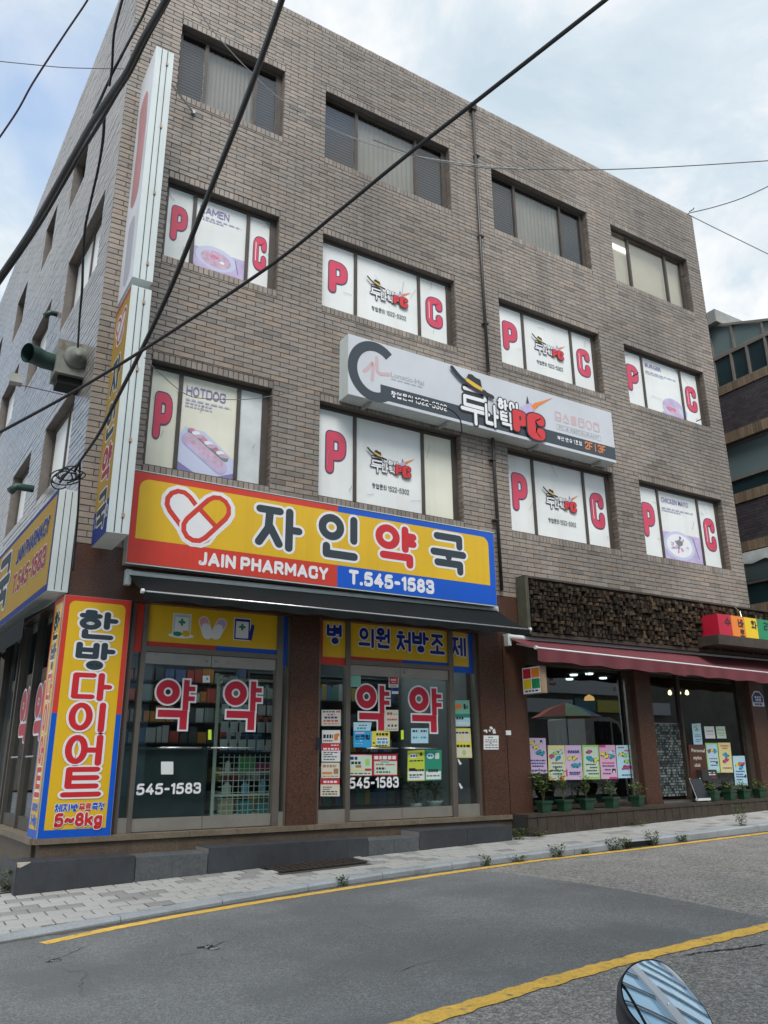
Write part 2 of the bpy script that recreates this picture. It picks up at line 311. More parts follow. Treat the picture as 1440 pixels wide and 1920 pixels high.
def split_corners(p, c):
    if c or len(p) < 3: return [(p, c)]
    o = []; cur = [Vector(p[0])]
    for i in range(1, len(p)-1):
        a, b, d = Vector(p[i-1]), Vector(p[i]), Vector(p[i+1]); cur.append(b)
        if (b-a).length > 1e-6 and (d-b).length > 1e-6 and (b-a).angle(d-b) > 0.42: o.append((cur, False)); cur = [b]
    cur.append(Vector(p[-1])); o.append((cur, False)); return o
def glyph(ch, hw, r=0.24):
    if ord(ch) >= 0xAC00: st, wd = syllable(ch, hw); return [q for p, c in st for q in split_corners(p, c)], wd
    wd, st = LAT[ch]; o = []
    fx = lambda x: x+hw; fy = lambda y: hw+y*(1-2*hw)
    for p in st:
        if p[0] == 'O': o.append((arc(fx(p[1]), fy(p[2]), p[3], p[4]*(1-2*hw), n=20), True))
        else: o += split_corners(rounded([(fx(a), fy(b)) for a, b in p], r if ch in 'BCDGJPRU235~g' else 0.0, False), False)
    return o, wd+2*hw
def width(s_, hw, gap):
    x = 0
    for ch in s_:
        x += (0.3 if ch == ' ' else glyph(ch, hw)[1]+gap)
    return x-gap
def write(mb_or_parent, s_, fr, x, y, h, hw=0.085, fill=0, line=None, ow=0.05, gap=0.08, sx=1.0, vertical=False, mats=None, base=0.002, name='letter', r=0.24, mirror=False, rot=0, wfit=None, round_cap=True, skew=0.0, step=0.00012):
    """s_ from lower left (x, y) in frame units, letter height h. Either one object per letter under a parent, or everything into one builder."""
    per = not isinstance(mb_or_parent, MB)
    if wfit: sx = wfit/(width(s_, hw, gap)*h)
    cx = 0.0; k = 0; objs = []
    total = sum(len(glyph(c, hw, r)[0]) for c in s_ if c != ' ')
    for i, ch in enumerate(s_):
        if ch == ' ': cx += 0.3; continue
        st, wd = glyph(ch, hw, r); mb = MB() if per else mb_or_parent
        for lay in ((0, 1) if line is not None else (1,)):
            for j, (p, c) in enumerate(st):
                rv, rf = ribbon(p, hw+(ow if lay == 0 else 0), c, True)
                hh = base+step*(k+j)+(0.0 if lay == 0 else (step*total+0.0008 if line is not None else 0))
                pts = []
                for q in rv:
                    gx, gy = (q.x+(0 if vertical else cx))*sx, q.y-(i*(1+gap) if vertical else 0)
                    gx += skew*gy
                    if rot: gx, gy = gx*math.cos(rot)-gy*math.sin(rot), gx*math.sin(rot)+gy*math.cos(rot)
                    pts.append(fr.at(x+gx*h, y+gy*h, hh))
                mb.add(pts, rf, line if lay == 0 else fill)
        k += len(st); cx += wd+gap
        if per: objs.append(mb.build(name, mats, mb_or_parent))
    return objs
def poly(mb, fr, pts, h, mi=0): mb.add([fr.at(a, b, h) for a, b in pts], [tuple(range(len(pts)))], mi)
def disc(mb, fr, cx, cy, rx, ry, h, mi=0, n=20, rot=0):
    pts = [(a*math.cos(rot)-b*math.sin(rot)+cx, a*math.sin(rot)+b*math.cos(rot)+cy) for a, b in arc(0, 0, rx, ry, n=n)]; poly(mb, fr, pts, h, mi)
def stroke(mb, fr, pts, hw, h, mi=0, closed=False, r=0, cap=True):
    v_, f_ = ribbon(rounded(pts, r, closed), hw, closed, cap); mb.add([fr.at(p.x, p.y, h) for p in v_], f_, mi)
def panel(mb, fr, x0, x1, y0, y1, h, mi=0): poly(mb, fr, [(x0, y0), (x1, y0), (x1, y1), (x0, y1)], h, mi)
def rrect(x0, x1, y0, y1, r, corners='abcd', n=6):
    o = []
    for cx, cy, sx, sy, a0, nm in ((x0, y0, 1, 1, 180, 'a'), (x1, y0, -1, 1, 270, 'b'), (x1, y1, -1, -1, 0, 'c'), (x0, y1, 1, -1, 90, 'd')):
        if nm in corners: o += arc(cx+sx*r, cy+sy*r, r, r, a0, a0+90, n)
        else: o.append((cx, cy))
    return o
def big_letter(mb, ch, fr, x, y, h, fill, line, sx=1.0, base=0.003, hw=0.105, ow=0.032, lit=None):
    """chunky condensed P or C about 0.57 wide per unit height"""
    a, b, c, t = hw, 0.57-hw, hw, 1-hw
    st = {'P': [[(a, t), (b, t), (b, 0.43), (a, 0.43)], [(a, c), (a, t)]], 'C': [[(b, 0.70), (b, t), (a, t), (a, c), (b, c), (b, 0.34)]]}[ch]
    for lay in (0, 1):
        for k, p in enumerate(st):
            v_, f_ = ribbon(rounded(p, 0.24 if ch == 'C' else 0.2, False), hw+(ow if lay == 0 else 0), False, True)
            mb.add([fr.at(x+q.x*h*sx, y+q.y*h, base+0.002*lay+0.0004*k) for q in v_], f_, line if lay == 0 else fill)
def thin_text(parent_mb, s_, fr, x, y, h, mi, hh=0.003, wfit=None, off=0.0):
    cu = bpy.data.curves.new('t', 'FONT'); cu.body = s_; cu.size = 1; cu.resolution_u = 2; cu.offset = off
    ob = bpy.data.objects.new('t', cu); col.objects.link(ob)
    me = bpy.data.meshes.new_from_object(ob.evaluated_get(bpy.context.evaluated_depsgraph_get()))
    vs_ = [v_.co for v_ in me.vertices]
    if vs_:
        w_ = max(p.x for p in vs_); k = h/0.72; sx = (wfit/w_) if wfit else k
        parent_mb.add([fr.at(x+p.x*sx, y+p.y*k, hh) for p in vs_], [tuple(p.vertices) for p in me.polygons], mi)
    bpy.data.objects.remove(ob); bpy.data.curves.remove(cu); bpy.data.meshes.remove(me)
def dash_text(mb, fr, x0, x1, y, h, hh, mi, words=5, rnd=random):
    """a line of print too small to read: word-length dashes"""
    x = x0
    while x < x1:
        L_ = min((x1-x0)/words*rnd.uniform(0.5, 1.0), x1-x); panel(mb, fr, x, x+L_, y, y+h, hh, mi); x += L_+(x1-x0)/words*0.25

# ================================================================== GROUND
asph_old = mat('asphalt_old', (0.255, 0.245, 0.232), 0.9, [(2.0, 0.85, 1.12), (26, 0.80, 1.2, .42, .58), (60, 0.68, 1.33, .42, .58), (150, 0.65, 1.35, .4, .6)], (160, 0.6, 0.006), spec=0.3)
asph_new = mat('asphalt_new', (0.172, 0.177, 0.178), 0.85, [(0.7, 0.86, 1.10, .4, .6), (30, 0.92, 1.08, .42, .58), (75, 0.78, 1.24, .42, .58), (200, 0.75, 1.25, .4, .6)], (200, 0.35, 0.004), spec=0.35, dirt=(0.9, (0.130, 0.136, 0.139), 0.50, 0.6))
crack_m = mat('crack', (0.018, 0.018, 0.018), 0.95)
yellow_m = mat('road_yellow', (0.82, 0.50, 0.085), 0.7, [(3, 0.85, 1.1), (60, 0.78, 1.18)], dirt=(15, (0.19, 0.165, 0.13), 0.555, 0.9))
conc = mat('concrete', (0.36, 0.36, 0.35), 0.85, [(3, 0.85, 1.1), (50, 0.9, 1.1)], (60, 0.3, 0.004))
g = MB(); xs = [-60, -20, -6, 0, 6, 12, 20, 32, 60]
for a, b in zip(xs[:-1], xs[1:]):
    g.quad((a, -60, road_z(a)), (b, -60, road_z(b)), (b, 60, road_z(b)), (a, 60, road_z(a)))
g.build('ground', asph_old, kind='structure')
# kerb line, from the photo
KP = [fr(*p) for p in [(0, 1768), (330, 1712), (520, 1680), (700, 1651), (900, 1624), (1100, 1600), (1440, 1558)]]
KX = [-8.0]+[p.x for p in KP]+[17.5, 24.0]; KY = [KP[0].y-1.2]+[p.y for p in KP]+[KP[-1].y-0.25, KP[-1].y-0.9]
def yk(x):
    for i in range(len(KX)-1):
        if x <= KX[i+1] or i == len(KX)-2:
            t_ = (x-KX[i])/(KX[i+1]-KX[i]); t_ = max(0, min(1, t_)); y = KY[i]+(KY[i+1]-KY[i])*t_; return y
kb = mat('kerb_granite', (0.33, 0.355, 0.375), 0.75, [(2.2, 0.85, 1.12), (60, 0.85, 1.15)], (70, 0.3, 0.004), dirt=(2.6, (0.16, 0.16, 0.15), 0.57, 0.6))
pv_base = mat('paver_bed', (0.06, 0.06, 0.056), 0.95, (30, 0.8, 1.1))
kerb_w = 0.17
def top_z(x, y):          # pavement surface, dropping a little to the kerb
    return -1.303+0.028*x+0.02*(y+0.5)
pav = thing('pavement', None, None, (0, 0, 0), kind='structure')
g = MB(); xs = [-8+0.5*i for i in range(65)]
for a, b in zip(xs[:-1], xs[1:]):
    ya, yb_ = yk(a)+0.02, yk(b)+0.02
    g.quad((a, ya, top_z(a, ya)-0.012), (b, yb_, top_z(b, yb_)-0.012), (b, 0.5, top_z(b, 0.5)-0.012), (a, 0.5, top_z(a, 0.5)-0.012))
pb = g.build('paving_bed', pv_base, pav)
pvm = mat('paver', (0.40, 0.40, 0.392), 0.85, [(5, 0.9, 1.08), (70, 0.86, 1.14)], (90, 0.3, 0.003), tint=True, dirt=(1.7, (0.22, 0.215, 0.2), 0.56, 0.45))
PW, PD = 0.243, 0.205
cand = []
row = 0; y = -0.30
rp = random.Random(5)
while y > -4.6:
    x = -7.5+(0.5*PW if row % 2 else 0)
    while x < 22:
        xc = x+PW/2; yi = min(yk(x), yk(x+PW)) ; yin = max(yk(x), yk(x+PW))+kerb_w
        if y-PD > yin-0.02 or (y-0.05 > yin):
            y0 = max(y-PD, yin+0.004)
            q = rp.random(); dark = (rp.random() < 0.12) or (row in (4, 5) and x < 2.6 and rp.random() < 0.6)
            t_ = (0.66 if dark else 0.98+0.10*(q-0.5)); tt = (t_*1.0, t_*0.985, t_*0.965)
            cand.append((xc, y, y0, tt, rp.uniform(-0.0025, 0.0025)))
        x += PW
    y -= PD; row += 1
cand = [c for c in cand if not (4.05 < c[0] < 5.35 and -0.95 < c[1] < -0.35)]
cand.sort(key=lambda c: (Vector((c[0], c[1], -1.3))-CAM).length + (50 if (c[0] < 0.2 or c[0] > 9) else 0))
def paver_box(mb, xc, y1, y0, tt, dz, ox=0, oy=0):
    x0, x1 = xc-PW/2+0.0065, xc+PW/2-0.0065; ya, yb_ = y0+0.006, y1-0.006
    P = [(x0-ox, ya-oy), (x1-ox, ya-oy), (x1-ox, yb_-oy), (x0-ox, yb_-oy)]
    if ox or oy: zt = [0.028*(p[0])+0.02*p[1]+dz for p in P]
    else: zt = [top_z(*p)+dz for p in P]
    c = 0.006; ins = [(P[0][0]+c, P[0][1]+c), (P[1][0]-c, P[1][1]+c), (P[2][0]-c, P[2][1]-c), (P[3][0]+c, P[3][1]-c)]
    v_ = [(p[0], p[1], z-0.02) for p, z in zip(P, zt)]+[(p[0], p[1], z-0.003) for p, z in zip(P, zt)]+[(p[0], p[1], z) for p, z in zip(ins, zt)]
    mb.add(v_, [(8, 9, 10, 11)]+[(i, (i+1) % 4, 4+(i+1) % 4, 4+i) for i in range(4)]+[(4+i, 4+(i+1) % 4, 8+(i+1) % 4, 8+i) for i in range(4)], 0, tt)
whole = [c for c in cand if abs((c[1]-c[2])-PD) < 1e-3][:300]; rest = [c for c in cand if c not in whole]
proto = {}
for c in whole:
    kk = (round(c[3][0], 1), int(c[4] > 0))
    if kk not in proto:
        mb = MB(); paver_box(mb, c[0], c[1], c[2], c[3], 0, c[0], c[1]-PD/2); proto[kk] = mb.mesh('paver', pvm, Vector((0, 0, 0)))
    inst('paver', proto[kk], pav, (c[0], c[1]-PD/2, top_z(c[0], c[1]-PD/2)+c[4]))
g = MB()
for c in rest: paver_box(g, *c)
g.build('small_pavers', pvm, pav, kind='stuff')
# kerb stones
x = -8.0; i = 0
while x < 23.5:
    Lk = 1.0; a, b = x+0.004, x+Lk-0.004; mb = MB()
    pa = [(a, yk(a)), (b, yk(b)), (b, yk(b)+kerb_w), (a, yk(a)+kerb_w)]
    zt = [top_z(p[0], yk(p[0])+kerb_w)+0.004 for p in pa]
    cz = 0.02; cy = 0.022
    lo = [(p[0], p[1], road_z(p[0])-0.08) for p in pa]; md = [(p[0], p[1], z-(cz if k < 2 else 0)) for k, (p, z) in enumerate(zip(pa, zt))]
    hi = [(p[0], p[1]+(cy if k < 2 else -0.002), z) for k, (p, z) in enumerate(zip(pa, zt))]
    mb.add(lo+md+hi, [(8, 9, 10, 11)]+[(k, (k+1) % 4, 4+(k+1) % 4, 4+k) for k in range(4)]+[(4+k, 4+(k+1) % 4, 8+(k+1) % 4, 8+k) for k in range(4)])
    mb.build('kerb_stone', kb, pav); x += Lk
# gutter of concrete below the kerb (right half) and the road surface
road = thing('road', None, None, (0, 0, 0), kind='structure')
g = MB(); X1 = 6.28
edge = [(-30, yk(-8)+0.3)]+[(x_, yk(x_)-0.002) for x_ in [-8, -4, 0, 1, 2, 3, 4, 5, 6]]+[*[(fr(*q).x, fr(*q).y) for q in ((930, 1636), (988, 1642), (1080, 1655), (1180, 1671), (1300, 1693), (1400, 1714), (1440, 1722))], (6.05, -5.72)]
pts = edge+[(4.5, -5.86), (3.4, -5.9), (2.6, -5.98), (1.2, -6.1), (-2, -6.5), (-30, -8)]
g.add([(p[0], p[1], road_z(p[0])+0.0022) for p in pts], [tuple(range(len(pts)))]); g.build('asphalt_patch', asph_new, road)
def ripple(n, a, rnd): return [rnd.uniform(-a, a) for _ in range(n)]
def line_mesh(pix, wd, name, rnd, rag=0.012, dz=0.0048):
    P = [fr(*p) for p in pix]; P.append(P[-1]+(P[-1]-P[-2]).normalized()*8); Q = []
    for a, b in zip(P[:-1], P[1:]):
        n = max(2, int((b-a).length/0.06))
        for k in range(n): Q.append(a+(b-a)*(k/n))
    Q.append(P[-1]); mb = MB(); v_ = []; fs = []
    for i_, p in enumerate(Q):
        d = (Q[min(i_+1, len(Q)-1)]-Q[max(i_-1, 0)]).normalized(); nr = Vector((-d.y, d.x, 0))
        for sgn in (1, -1):
            q = p+nr*sgn*(wd/2+rnd.uniform(-rag, rag)); v_.append((q.x, q.y, road_z(q.x)+dz))
    fs = [(2*k, 2*k+1, 2*k+3, 2*k+2) for k in range(len(Q)-1)]
    mb.add(v_, fs); return mb.build(name, yellow_m, road)
rl = random.Random(3)
line_mesh([(80, 1770), (200, 1744), (330, 1719), (480, 1693), (620, 1671), (830, 1639), (1000, 1615), (1200, 1592), (1440, 1562), (1700, 1530)], 0.125, 'yellow_line', rl, 0.006)
line_mesh([(620, 1966), (770, 1922), (880, 1887), (1000, 1850), (1120, 1816), (1250, 1783), (1440, 1738), (1700, 1680)], 0.15, 'yellow_line', rl, 0.014)
def crack(pix, wd, rnd, name='crack'):
    P = [fr(*p) for p in pix]; mb = MB(); Q = []
    for a, b in zip(P[:-1], P[1:]):
        n = max(2, int((b-a).length/0.03))
        for k in range(n): Q.append(a+(b-a)*(k/n)+Vector((rnd.uniform(-1, 1)*0.012, rnd.uniform(-1, 1)*0.012, 0)))
    v_ = []
    for i_, p in enumerate(Q):
        ww = wd*(0.25+0.75*math.sin(math.pi*min(1, (i_+0.5)/len(Q))))*rnd.uniform(0.5, 1.3)
        v_ += [(p.x-ww*0.3, p.y+ww, road_z(p.x)+0.0042), (p.x+ww*0.3, p.y-ww, road_z(p.x)+0.0042)]
    mb.add(v_, [(2*k, 2*k+1, 2*k+3, 2*k+2) for k in range(len(Q)-1)]); mb.build(name, crack_m, road)
rc = random.Random(9)
for pix, wd in (([(88, 1806), (100, 1800), (118, 1794)], 0.010), ([(100, 1812), (130, 1822), (165, 1822)], 0.005), ([(120, 1794), (150, 1780), (175, 1770)], 0.005), ([(165, 1822), (150, 1850), (158, 1880)], 0.003), ([(60, 1790), (84, 1800), (96, 1802)], 0.005),
                ([(372, 1768), (388, 1772), (392, 1782), (402, 1778)], 0.010), ([(330, 1792), (365, 1788), (385, 1786)], 0.005), ([(330, 1752), (350, 1760), (375, 1768)], 0.006), ([(395, 1784), (420, 1800), (450, 1808), (500, 1806)], 0.003), ([(300, 1748), (322, 1750), (334, 1755)], 0.004), ([(402, 1776), (420, 1766), (436, 1762)], 0.006),
                ([(740, 1824), (770, 1814), (800, 1806), (830, 1800)], 0.003), ([(1285, 1792), (1330, 1784), (1380, 1780), (1440, 1770)], 0.014), ([(1000, 1650), (1080, 1662), (1200, 1672)], 0.006),
                ([(640, 1720), (700, 1742), (760, 1750)], 0.004), ([(986, 1641), (1140, 1660), (1300, 1688), (1440, 1722)], 0.006)):
    crack(pix, wd, rc)
def pothole(px_, py_, w_, d_, rnd):
    c = fr(px_, py_); mb = MB(); pts = []
    for k in range(13):
        a = 2*math.pi*k/13; q = rnd.uniform(0.55, 1.15); pts.append((c.x+w_*q*math.cos(a), c.y+d_*q*math.sin(a), road_z(c.x)+0.0046))
    mb.add(pts, [tuple(range(13))]); mb.build('pothole', crack_m, road)
    for _ in range(7):
        a = rnd.uniform(0, 6.28); q = rnd.uniform(0, 0.8); r_ = rnd.uniform(0.005, 0.014); o_ = Vector((c.x+w_*q*math.cos(a), c.y+d_*q*math.sin(a), road_z(c.x)+0.004)); mb = MB(); mb.lathe(o_, [(r_, 0), (r_*0.8, r_*0.5), (0.0, r_*0.6)], 6); mb.build('stone_chip', asph_old, road)
for q in ((388, 1776, 0.085, 0.05), (402, 1781, 0.04, 0.03), (100, 1803, 0.06, 0.035)): pothole(*q, rc)
grit_m = mat('gutter_grit', (0.085, 0.078, 0.065), 0.95, [(30, 0.7, 1.3), (120, 0.6, 1.4, .4, .6)], (120, 0.5, 0.004))
mb = MB(); v_ = []; x = -2.0; n_ = 0
while x < 17: v_ += [(x, yk(x)-0.001, road_z(x)+0.0036), (x, yk(x)-0.05-0.09*rc.random()**2, road_z(x)+0.0034)]; x += 0.07; n_ += 1
mb.add(v_, [(2*k, 2*k+1, 2*k+3, 2*k+2) for k in range(n_-1)]); mb.build('gutter_grit', grit_m, road)
# drain grate in the pavement
dg = thing('drain_grate', 'rusty dark metal drain grate let into the grey pavement below the tiled step', 'drain grate', (4.7, -0.65, top_z(4.7, -0.65)-0.02))
iron = mat('rusty_iron', (0.055, 0.042, 0.034), 0.75, (30, 0.6, 1.4), metal=0.3)
black = mat('black_void', (0.006, 0.006, 0.006), 0.9)
fz = lambda x, y: top_z(x, y)+0.003
mb = MB(); x0, x1, y0, y1 = 4.10, 5.28, -0.93, -0.42
mb.quad(*[(a, b, fz(a, b)-0.006) for a, b in ((x0, y0), (x1, y0), (x1, y1), (x0, y1))]); mb.build('pit', black, dg)
mb = MB()
for a, b, c, d in ((x0, x1, y0, y0+0.03), (x0, x1, y1-0.03, y1), (x0, x0+0.03, y0+0.03, y1-0.03), (x1-0.03, x1, y0+0.03, y1-0.03)): mb.obox(((a+b)/2, (c+d)/2, fz((a+b)/2, (c+d)/2)), ((b-a)/2, 0, (b-a)/2*0.028), (0, (d-c)/2, (d-c)/2*0.02), (0, 0, 0.006))
mb.build('frame', iron, dg)
for k in range(13):
    x_ = x0+0.075+k*0.0855; mb = MB(); mb.obox((x_, (y0+y1)/2, fz(x_, (y0+y1)/2)), (0.013, 0, 0), (0, 0.225, 0.0045), (0, 0, 0.0055)); mb.build('bar', iron, dg)
for k in range(5):
    y_ = y0+0.085+k*0.085; mb = MB(); mb.obox(((x0+x1)/2, y_, fz((x0+x1)/2, y_)-0.001), (0.56, 0, 0.0157), (0, 0.013, 0), (0, 0, 0.0045)); mb.build('bar', iron, dg)
mb = MB(); mb.obox((5.36, -0.68, fz(5.36, -0.68)-0.004), (0.045, 0, 0.0012), (0, 0.27, 0.0054), (0, 0, 0.01)); mb.build('surround', conc, dg)
# alley surface beyond the corner
mb = MB(); mb.quad((-8, -0.28, top_z(-8, -0.28)+0.004), (1.36, -0.28, top_z(1.36, -0.28)+0.004), (0.2, 41, top_z(0, 0)+0.03), (-8, 41, top_z(-8, 0)+0.03)); mb.build('alley', asph_new, kind='structure')

# ================================================================== THE BRICK BUILDING
bld = thing('brick_building', 'four storey grey brown brick corner building with shops below and film covered windows', 'building', ((XL+XR)/2, 4, -1.2))
mortar = mat('mortar', (0.078, 0.070, 0.064), 0.95, (20, 0.8, 1.2))
BR = (0.240, 0.203, 0.173)
brick_m = mat('brick_face', BR, 0.48, [(0.3, 0.82, 1.15, .4, .6), (9, 0.85, 1.15), (120, 0.85, 1.15)], (60, 0.35, 0.004), tint=True, streak=(1.3, (0.095, 0.083, 0.074), 0.60), spec=0.55)
brick_side = mat('brick_glazed', (0.21, 0.195, 0.187), 0.30, [(0.35, 0.85, 1.12, .4, .6), (9, 0.85, 1.15)], (60, 0.25, 0.003), tint=True, spec=0.7)
reveal_m = mat('shaded_brick_reveal', (0.125, 0.108, 0.096), 0.7, [(9, 0.85, 1.15)], (60, 0.35, 0.004))  # brick colour darkened to hold the shade inside the openings
granite = mat('red_granite', (0.078, 0.038, 0.026), 0.28, [(1.5, 0.85, 1.12), (55, 0.45, 1.65), (140, 0.6, 1.4)], spec=0.5)
plinth_m = mat('brown_granite_plinth', (0.115, 0.082, 0.055), 0.55, [(1.5, 0.8, 1.1), (60, 0.6, 1.35)], streak=(3, (0.05, 0.035, 0.025), 0.7))
sill_m = mat('pale_stone_sill', (0.20, 0.158, 0.11), 0.6, [(2.5, 0.65, 1.1), (60, 0.8, 1.2)], dirt=(5, (0.10, 0.075, 0.05), 0.52, 0.7))
alu = mat('bronze_aluminium', (0.20, 0.175, 0.150), 0.38, (3, 0.9, 1.08), metal=0.55, spec=0.5)
alu_shade = mat('shaded_bronze_aluminium', (0.085, 0.075, 0.065), 0.5, (3, 0.85, 1.1), metal=0.4)  # bronze frame colour darkened for the dimmer alley side
alu_pale = mat('brushed_steel', (0.40, 0.37, 0.33), 0.35, [(4, 0.9, 1.08)], metal=0.6, dirt=(4, (0.2, 0.16, 0.12), 0.6, 0.4))
frame_m = mat('bronze_window_frame', (0.060, 0.048, 0.040), 0.5, (5, 0.8, 1.2))
seal_m = mat('dark_window_rebate', (0.012, 0.012, 0.013), 0.6)
steel = mat('steel', (0.55, 0.55, 0.55), 0.25, metal=0.9)
white_p = mat('white_paint', (0.72, 0.73, 0.72), 0.5, (4, 0.9, 1.05))
# window openings on the front: column (x0, x1), row (z0, z1)
COLX = [(2.37, 4.185), (4.975, 7.68), (8.72, 11.375), (12.11, 14.695)]
ROWZ = {4: (9.995, 11.44), 3: (7.063, 8.432), 2: (3.804, 5.361)}
ROWZC = {(4, 1): (10.04, 11.44)}
holes = []
for r_ in (4, 3, 2):
    for c_ in range(4):
        z0, z1 = ROWZC.get((r_, c_+1), ROWZ[r_]); holes.append((COLX[c_][0], COLX[c_][1], z0, z1, r_, c_+1))
ZB, ZT = 2.62, 12.89
def grid_wall(mb, u0, u1, z0, z1, hs, P, d, dr, mi=0, mr=1):
    us = sorted({u0, u1, *[h[0] for h in hs], *[h[1] for h in hs]}); zs = sorted({z0, z1, *[h[2] for h in hs], *[h[3] for h in hs]})
    for a, b in zip(us[:-1], us[1:]):
        for c, e in zip(zs[:-1], zs[1:]):
            um, zm = (a+b)/2, (c+e)/2
            if any(h[0] < um < h[1] and h[2] < zm < h[3] for h in hs): continue
            mb.quad(P(a, c, d), P(b, c, d), P(b, e, d), P(a, e, d), mi)
    for h in hs:
        a, b, c, e = h[:4]
        for p, q in (((a, c), (a, e)), ((a, e), (b, e)), ((b, e), (b, c)), ((b, c), (a, c))):
            mb.quad(P(p[0], p[1], d), P(q[0], q[1], d), P(q[0], q[1], dr), P(p[0], p[1], dr), mr)
CH, BL, JT = 0.0822, 0.296, 0.0098
SOLD = 0.122; SW = 0.0775
def brick_piece(u0, u1, z0, z1, rnd, lo=0.88, hi=1.12):
    t_ = rnd.uniform(lo, hi); wm = rnd.uniform(-0.028, 0.034)
    if rnd.random() < 0.05: t_ *= 0.72
    if rnd.random() < 0.03: wm += 0.07
    return (u0, u1, z0, z1, (t_*(1+wm), t_, t_*(1-wm)), rnd.uniform(-0.0025, 0.0025))
def courses(u0, u1, z0, z1, hs, rnd):
    out_ = []; n = int(round((z1-SOLD-z0)/CH)); ch = (z1-SOLD-z0)/n
    H = [(h[0]-0.0, h[1]+0.0, h[2]-SOLD, h[3]+SOLD) for h in hs]
    for k in range(n):
        a, b = z0+k*ch, z0+(k+1)*ch; u = u0-(BL/2 if k % 2 else 0)
        cuts = []
        for h in H:
            if h[3] <= a+0.001 or h[2] >= b-0.001: continue
            cuts.append(h)
        while u < u1:
            p, q = max(u, u0), min(u+BL, u1); u += BL
            if q-p < 0.03: continue
            segs = [(p, q, a, b)]
            for h in cuts:
                ns = []
                for (s0, s1, s2, s3) in segs:
                    if s1 <= h[0] or s0 >= h[1]: ns.append((s0, s1, s2, s3)); continue
                    if s0 < h[0]: ns.append((s0, h[0], s2, s3))
                    if s1 > h[1]: ns.append((h[1], s1, s2, s3))
                    m0, m1 = max(s0, h[0]), min(s1, h[1])
                    if h[2]-s2 > 0.018: ns.append((m0, m1, s2, h[2]))
                    if s3-h[3] > 0.018: ns.append((m0, m1, h[3], s3))
                segs = ns
            for s_ in segs:
                if s_[1]-s_[0] > 0.025: out_.append(brick_piece(s_[0]+JT/2, s_[1]-JT/2, s_[2]+JT/2*0.9, s_[3]-JT/2*0.9, rnd))
    rows = [(u0, u1, z1-SOLD, z1)]
    for h in hs: rows += [(h[0], h[1], h[2]-SOLD, h[2]), (h[0], h[1], h[3], h[3]+SOLD)]
    for (a, b, c, e) in rows:
        m = max(1, int(round((b-a)/SW))); sw = (b-a)/m
        for k in range(m): out_.append(brick_piece(a+k*sw+JT/2, a+(k+1)*sw-JT/2, c+JT/2*0.7, e-JT/2*0.7, rnd, 0.9, 1.2))
    return out_
def brick_geo(mb, P, br, depth=0.012):
    a, b, c, e, tt, j = br; d = j; k = 0.0035
    v_ = [P(a, c, -depth), P(b, c, -depth), P(b, e, -depth), P(a, e, -depth), P(a, c, d-k), P(b, c, d-k), P(b, e, d-k), P(a, e, d-k), P(a+k, c+k, d), P(b-k, c+k, d), P(b-k, e-k, d), P(a+k, e-k, d)]
    mb.add(v_, [(8, 9, 10, 11)]+[(i, (i+1) % 4, 4+(i+1) % 4, 4+i) for i in range(4)]+[(4+i, 4+(i+1) % 4, 8+(i+1) % 4, 8+i) for i in range(4)], 0, tt)
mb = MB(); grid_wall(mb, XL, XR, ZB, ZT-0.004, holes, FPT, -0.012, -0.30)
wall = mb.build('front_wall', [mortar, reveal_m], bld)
rb = random.Random(21)
bricks = courses(XL, XR, ZB, ZT, holes, rb)
full = [b for b in bricks if abs((b[1]-b[0])-(BL-JT)) < 0.002 and abs(b[3]-b[2]-0.0722) < 0.004]
hidden = lambda b: (2.15 < b[0] < 8.3 and b[2] < 3.72) or (b[1] < 2.2 and b[2] < 9.5) or (5.2 < b[0] < 11.5 and 5.45 < b[2] < 6.6) or (b[0] > 8.7 and b[2] < 3.05)
full = [b for b in full if not hidden(b)]
full.sort(key=lambda b: (Vector((b[0], 0, b[2]))-CAM).length*(1+0.35*b[0]/10)); single = set(id(b) for b in full[:300])
protos = []
for k in range(14):
    mb = MB(); b = brick_piece(0, BL-JT, 0, full[0][3]-full[0][2], rb); brick_geo(mb, FPT, b); protos.append(mb.mesh('brick', brick_m, Vector((0, 0, 0))))
for b in full[:300]: inst('brick', rb.choice(protos), wall, (b[0], 0, b[2]))
g = MB()
for b in bricks:
    if id(b) not in single: brick_geo(g, FPT, b)
# brick returns on the right jambs of the openings, tinted darker for the shade there
for h in holes:
    n = int((h[3]-h[2])/CH)
    for k in range(n):
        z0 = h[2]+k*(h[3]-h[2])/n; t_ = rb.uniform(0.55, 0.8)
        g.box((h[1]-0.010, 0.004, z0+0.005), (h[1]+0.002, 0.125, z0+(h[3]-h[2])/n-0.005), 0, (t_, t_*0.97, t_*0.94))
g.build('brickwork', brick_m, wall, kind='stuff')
# left side wall
LH = [(0.60, 2.85, 6.95, 8.30, 3, 1), (4.05, 5.80, 7.05, 8.25, 3, 2), (7.1, 9.2, 7.0, 8.3, 3, 3), (0.95, 2.92, 3.95, 5.20, 2, 1), (4.0, 5.65, 4.0, 5.2, 2, 2), (7.1, 9.1, 4.0, 5.2, 2, 3),
      (2.45, 3.60, 9.85, 10.95, 4, 1), (4.95, 5.95, 9.9, 10.95, 4, 2), (7.7, 8.9, 9.6, 10.7, 4, 3), (10.9, 12.2, 9.7, 10.8, 4, 4), (10.9, 12.6, 7.0, 8.2, 3, 4), (10.9, 12.6, 4.0, 5.2, 2, 4)]
LEN = 15.0
mb = MB(); grid_wall(mb, 0.0, LEN, ZB, ZT-0.004, LH, LP, -0.012, -0.26)
lwall = mb.build('side_wall', [mortar, reveal_m], bld)
g = MB()
for b in courses(0.0, LEN, ZB, ZT, LH, random.Random(4)): brick_geo(g, LP, b)
g.build('brickwork', brick_side, lwall, kind='stuff')
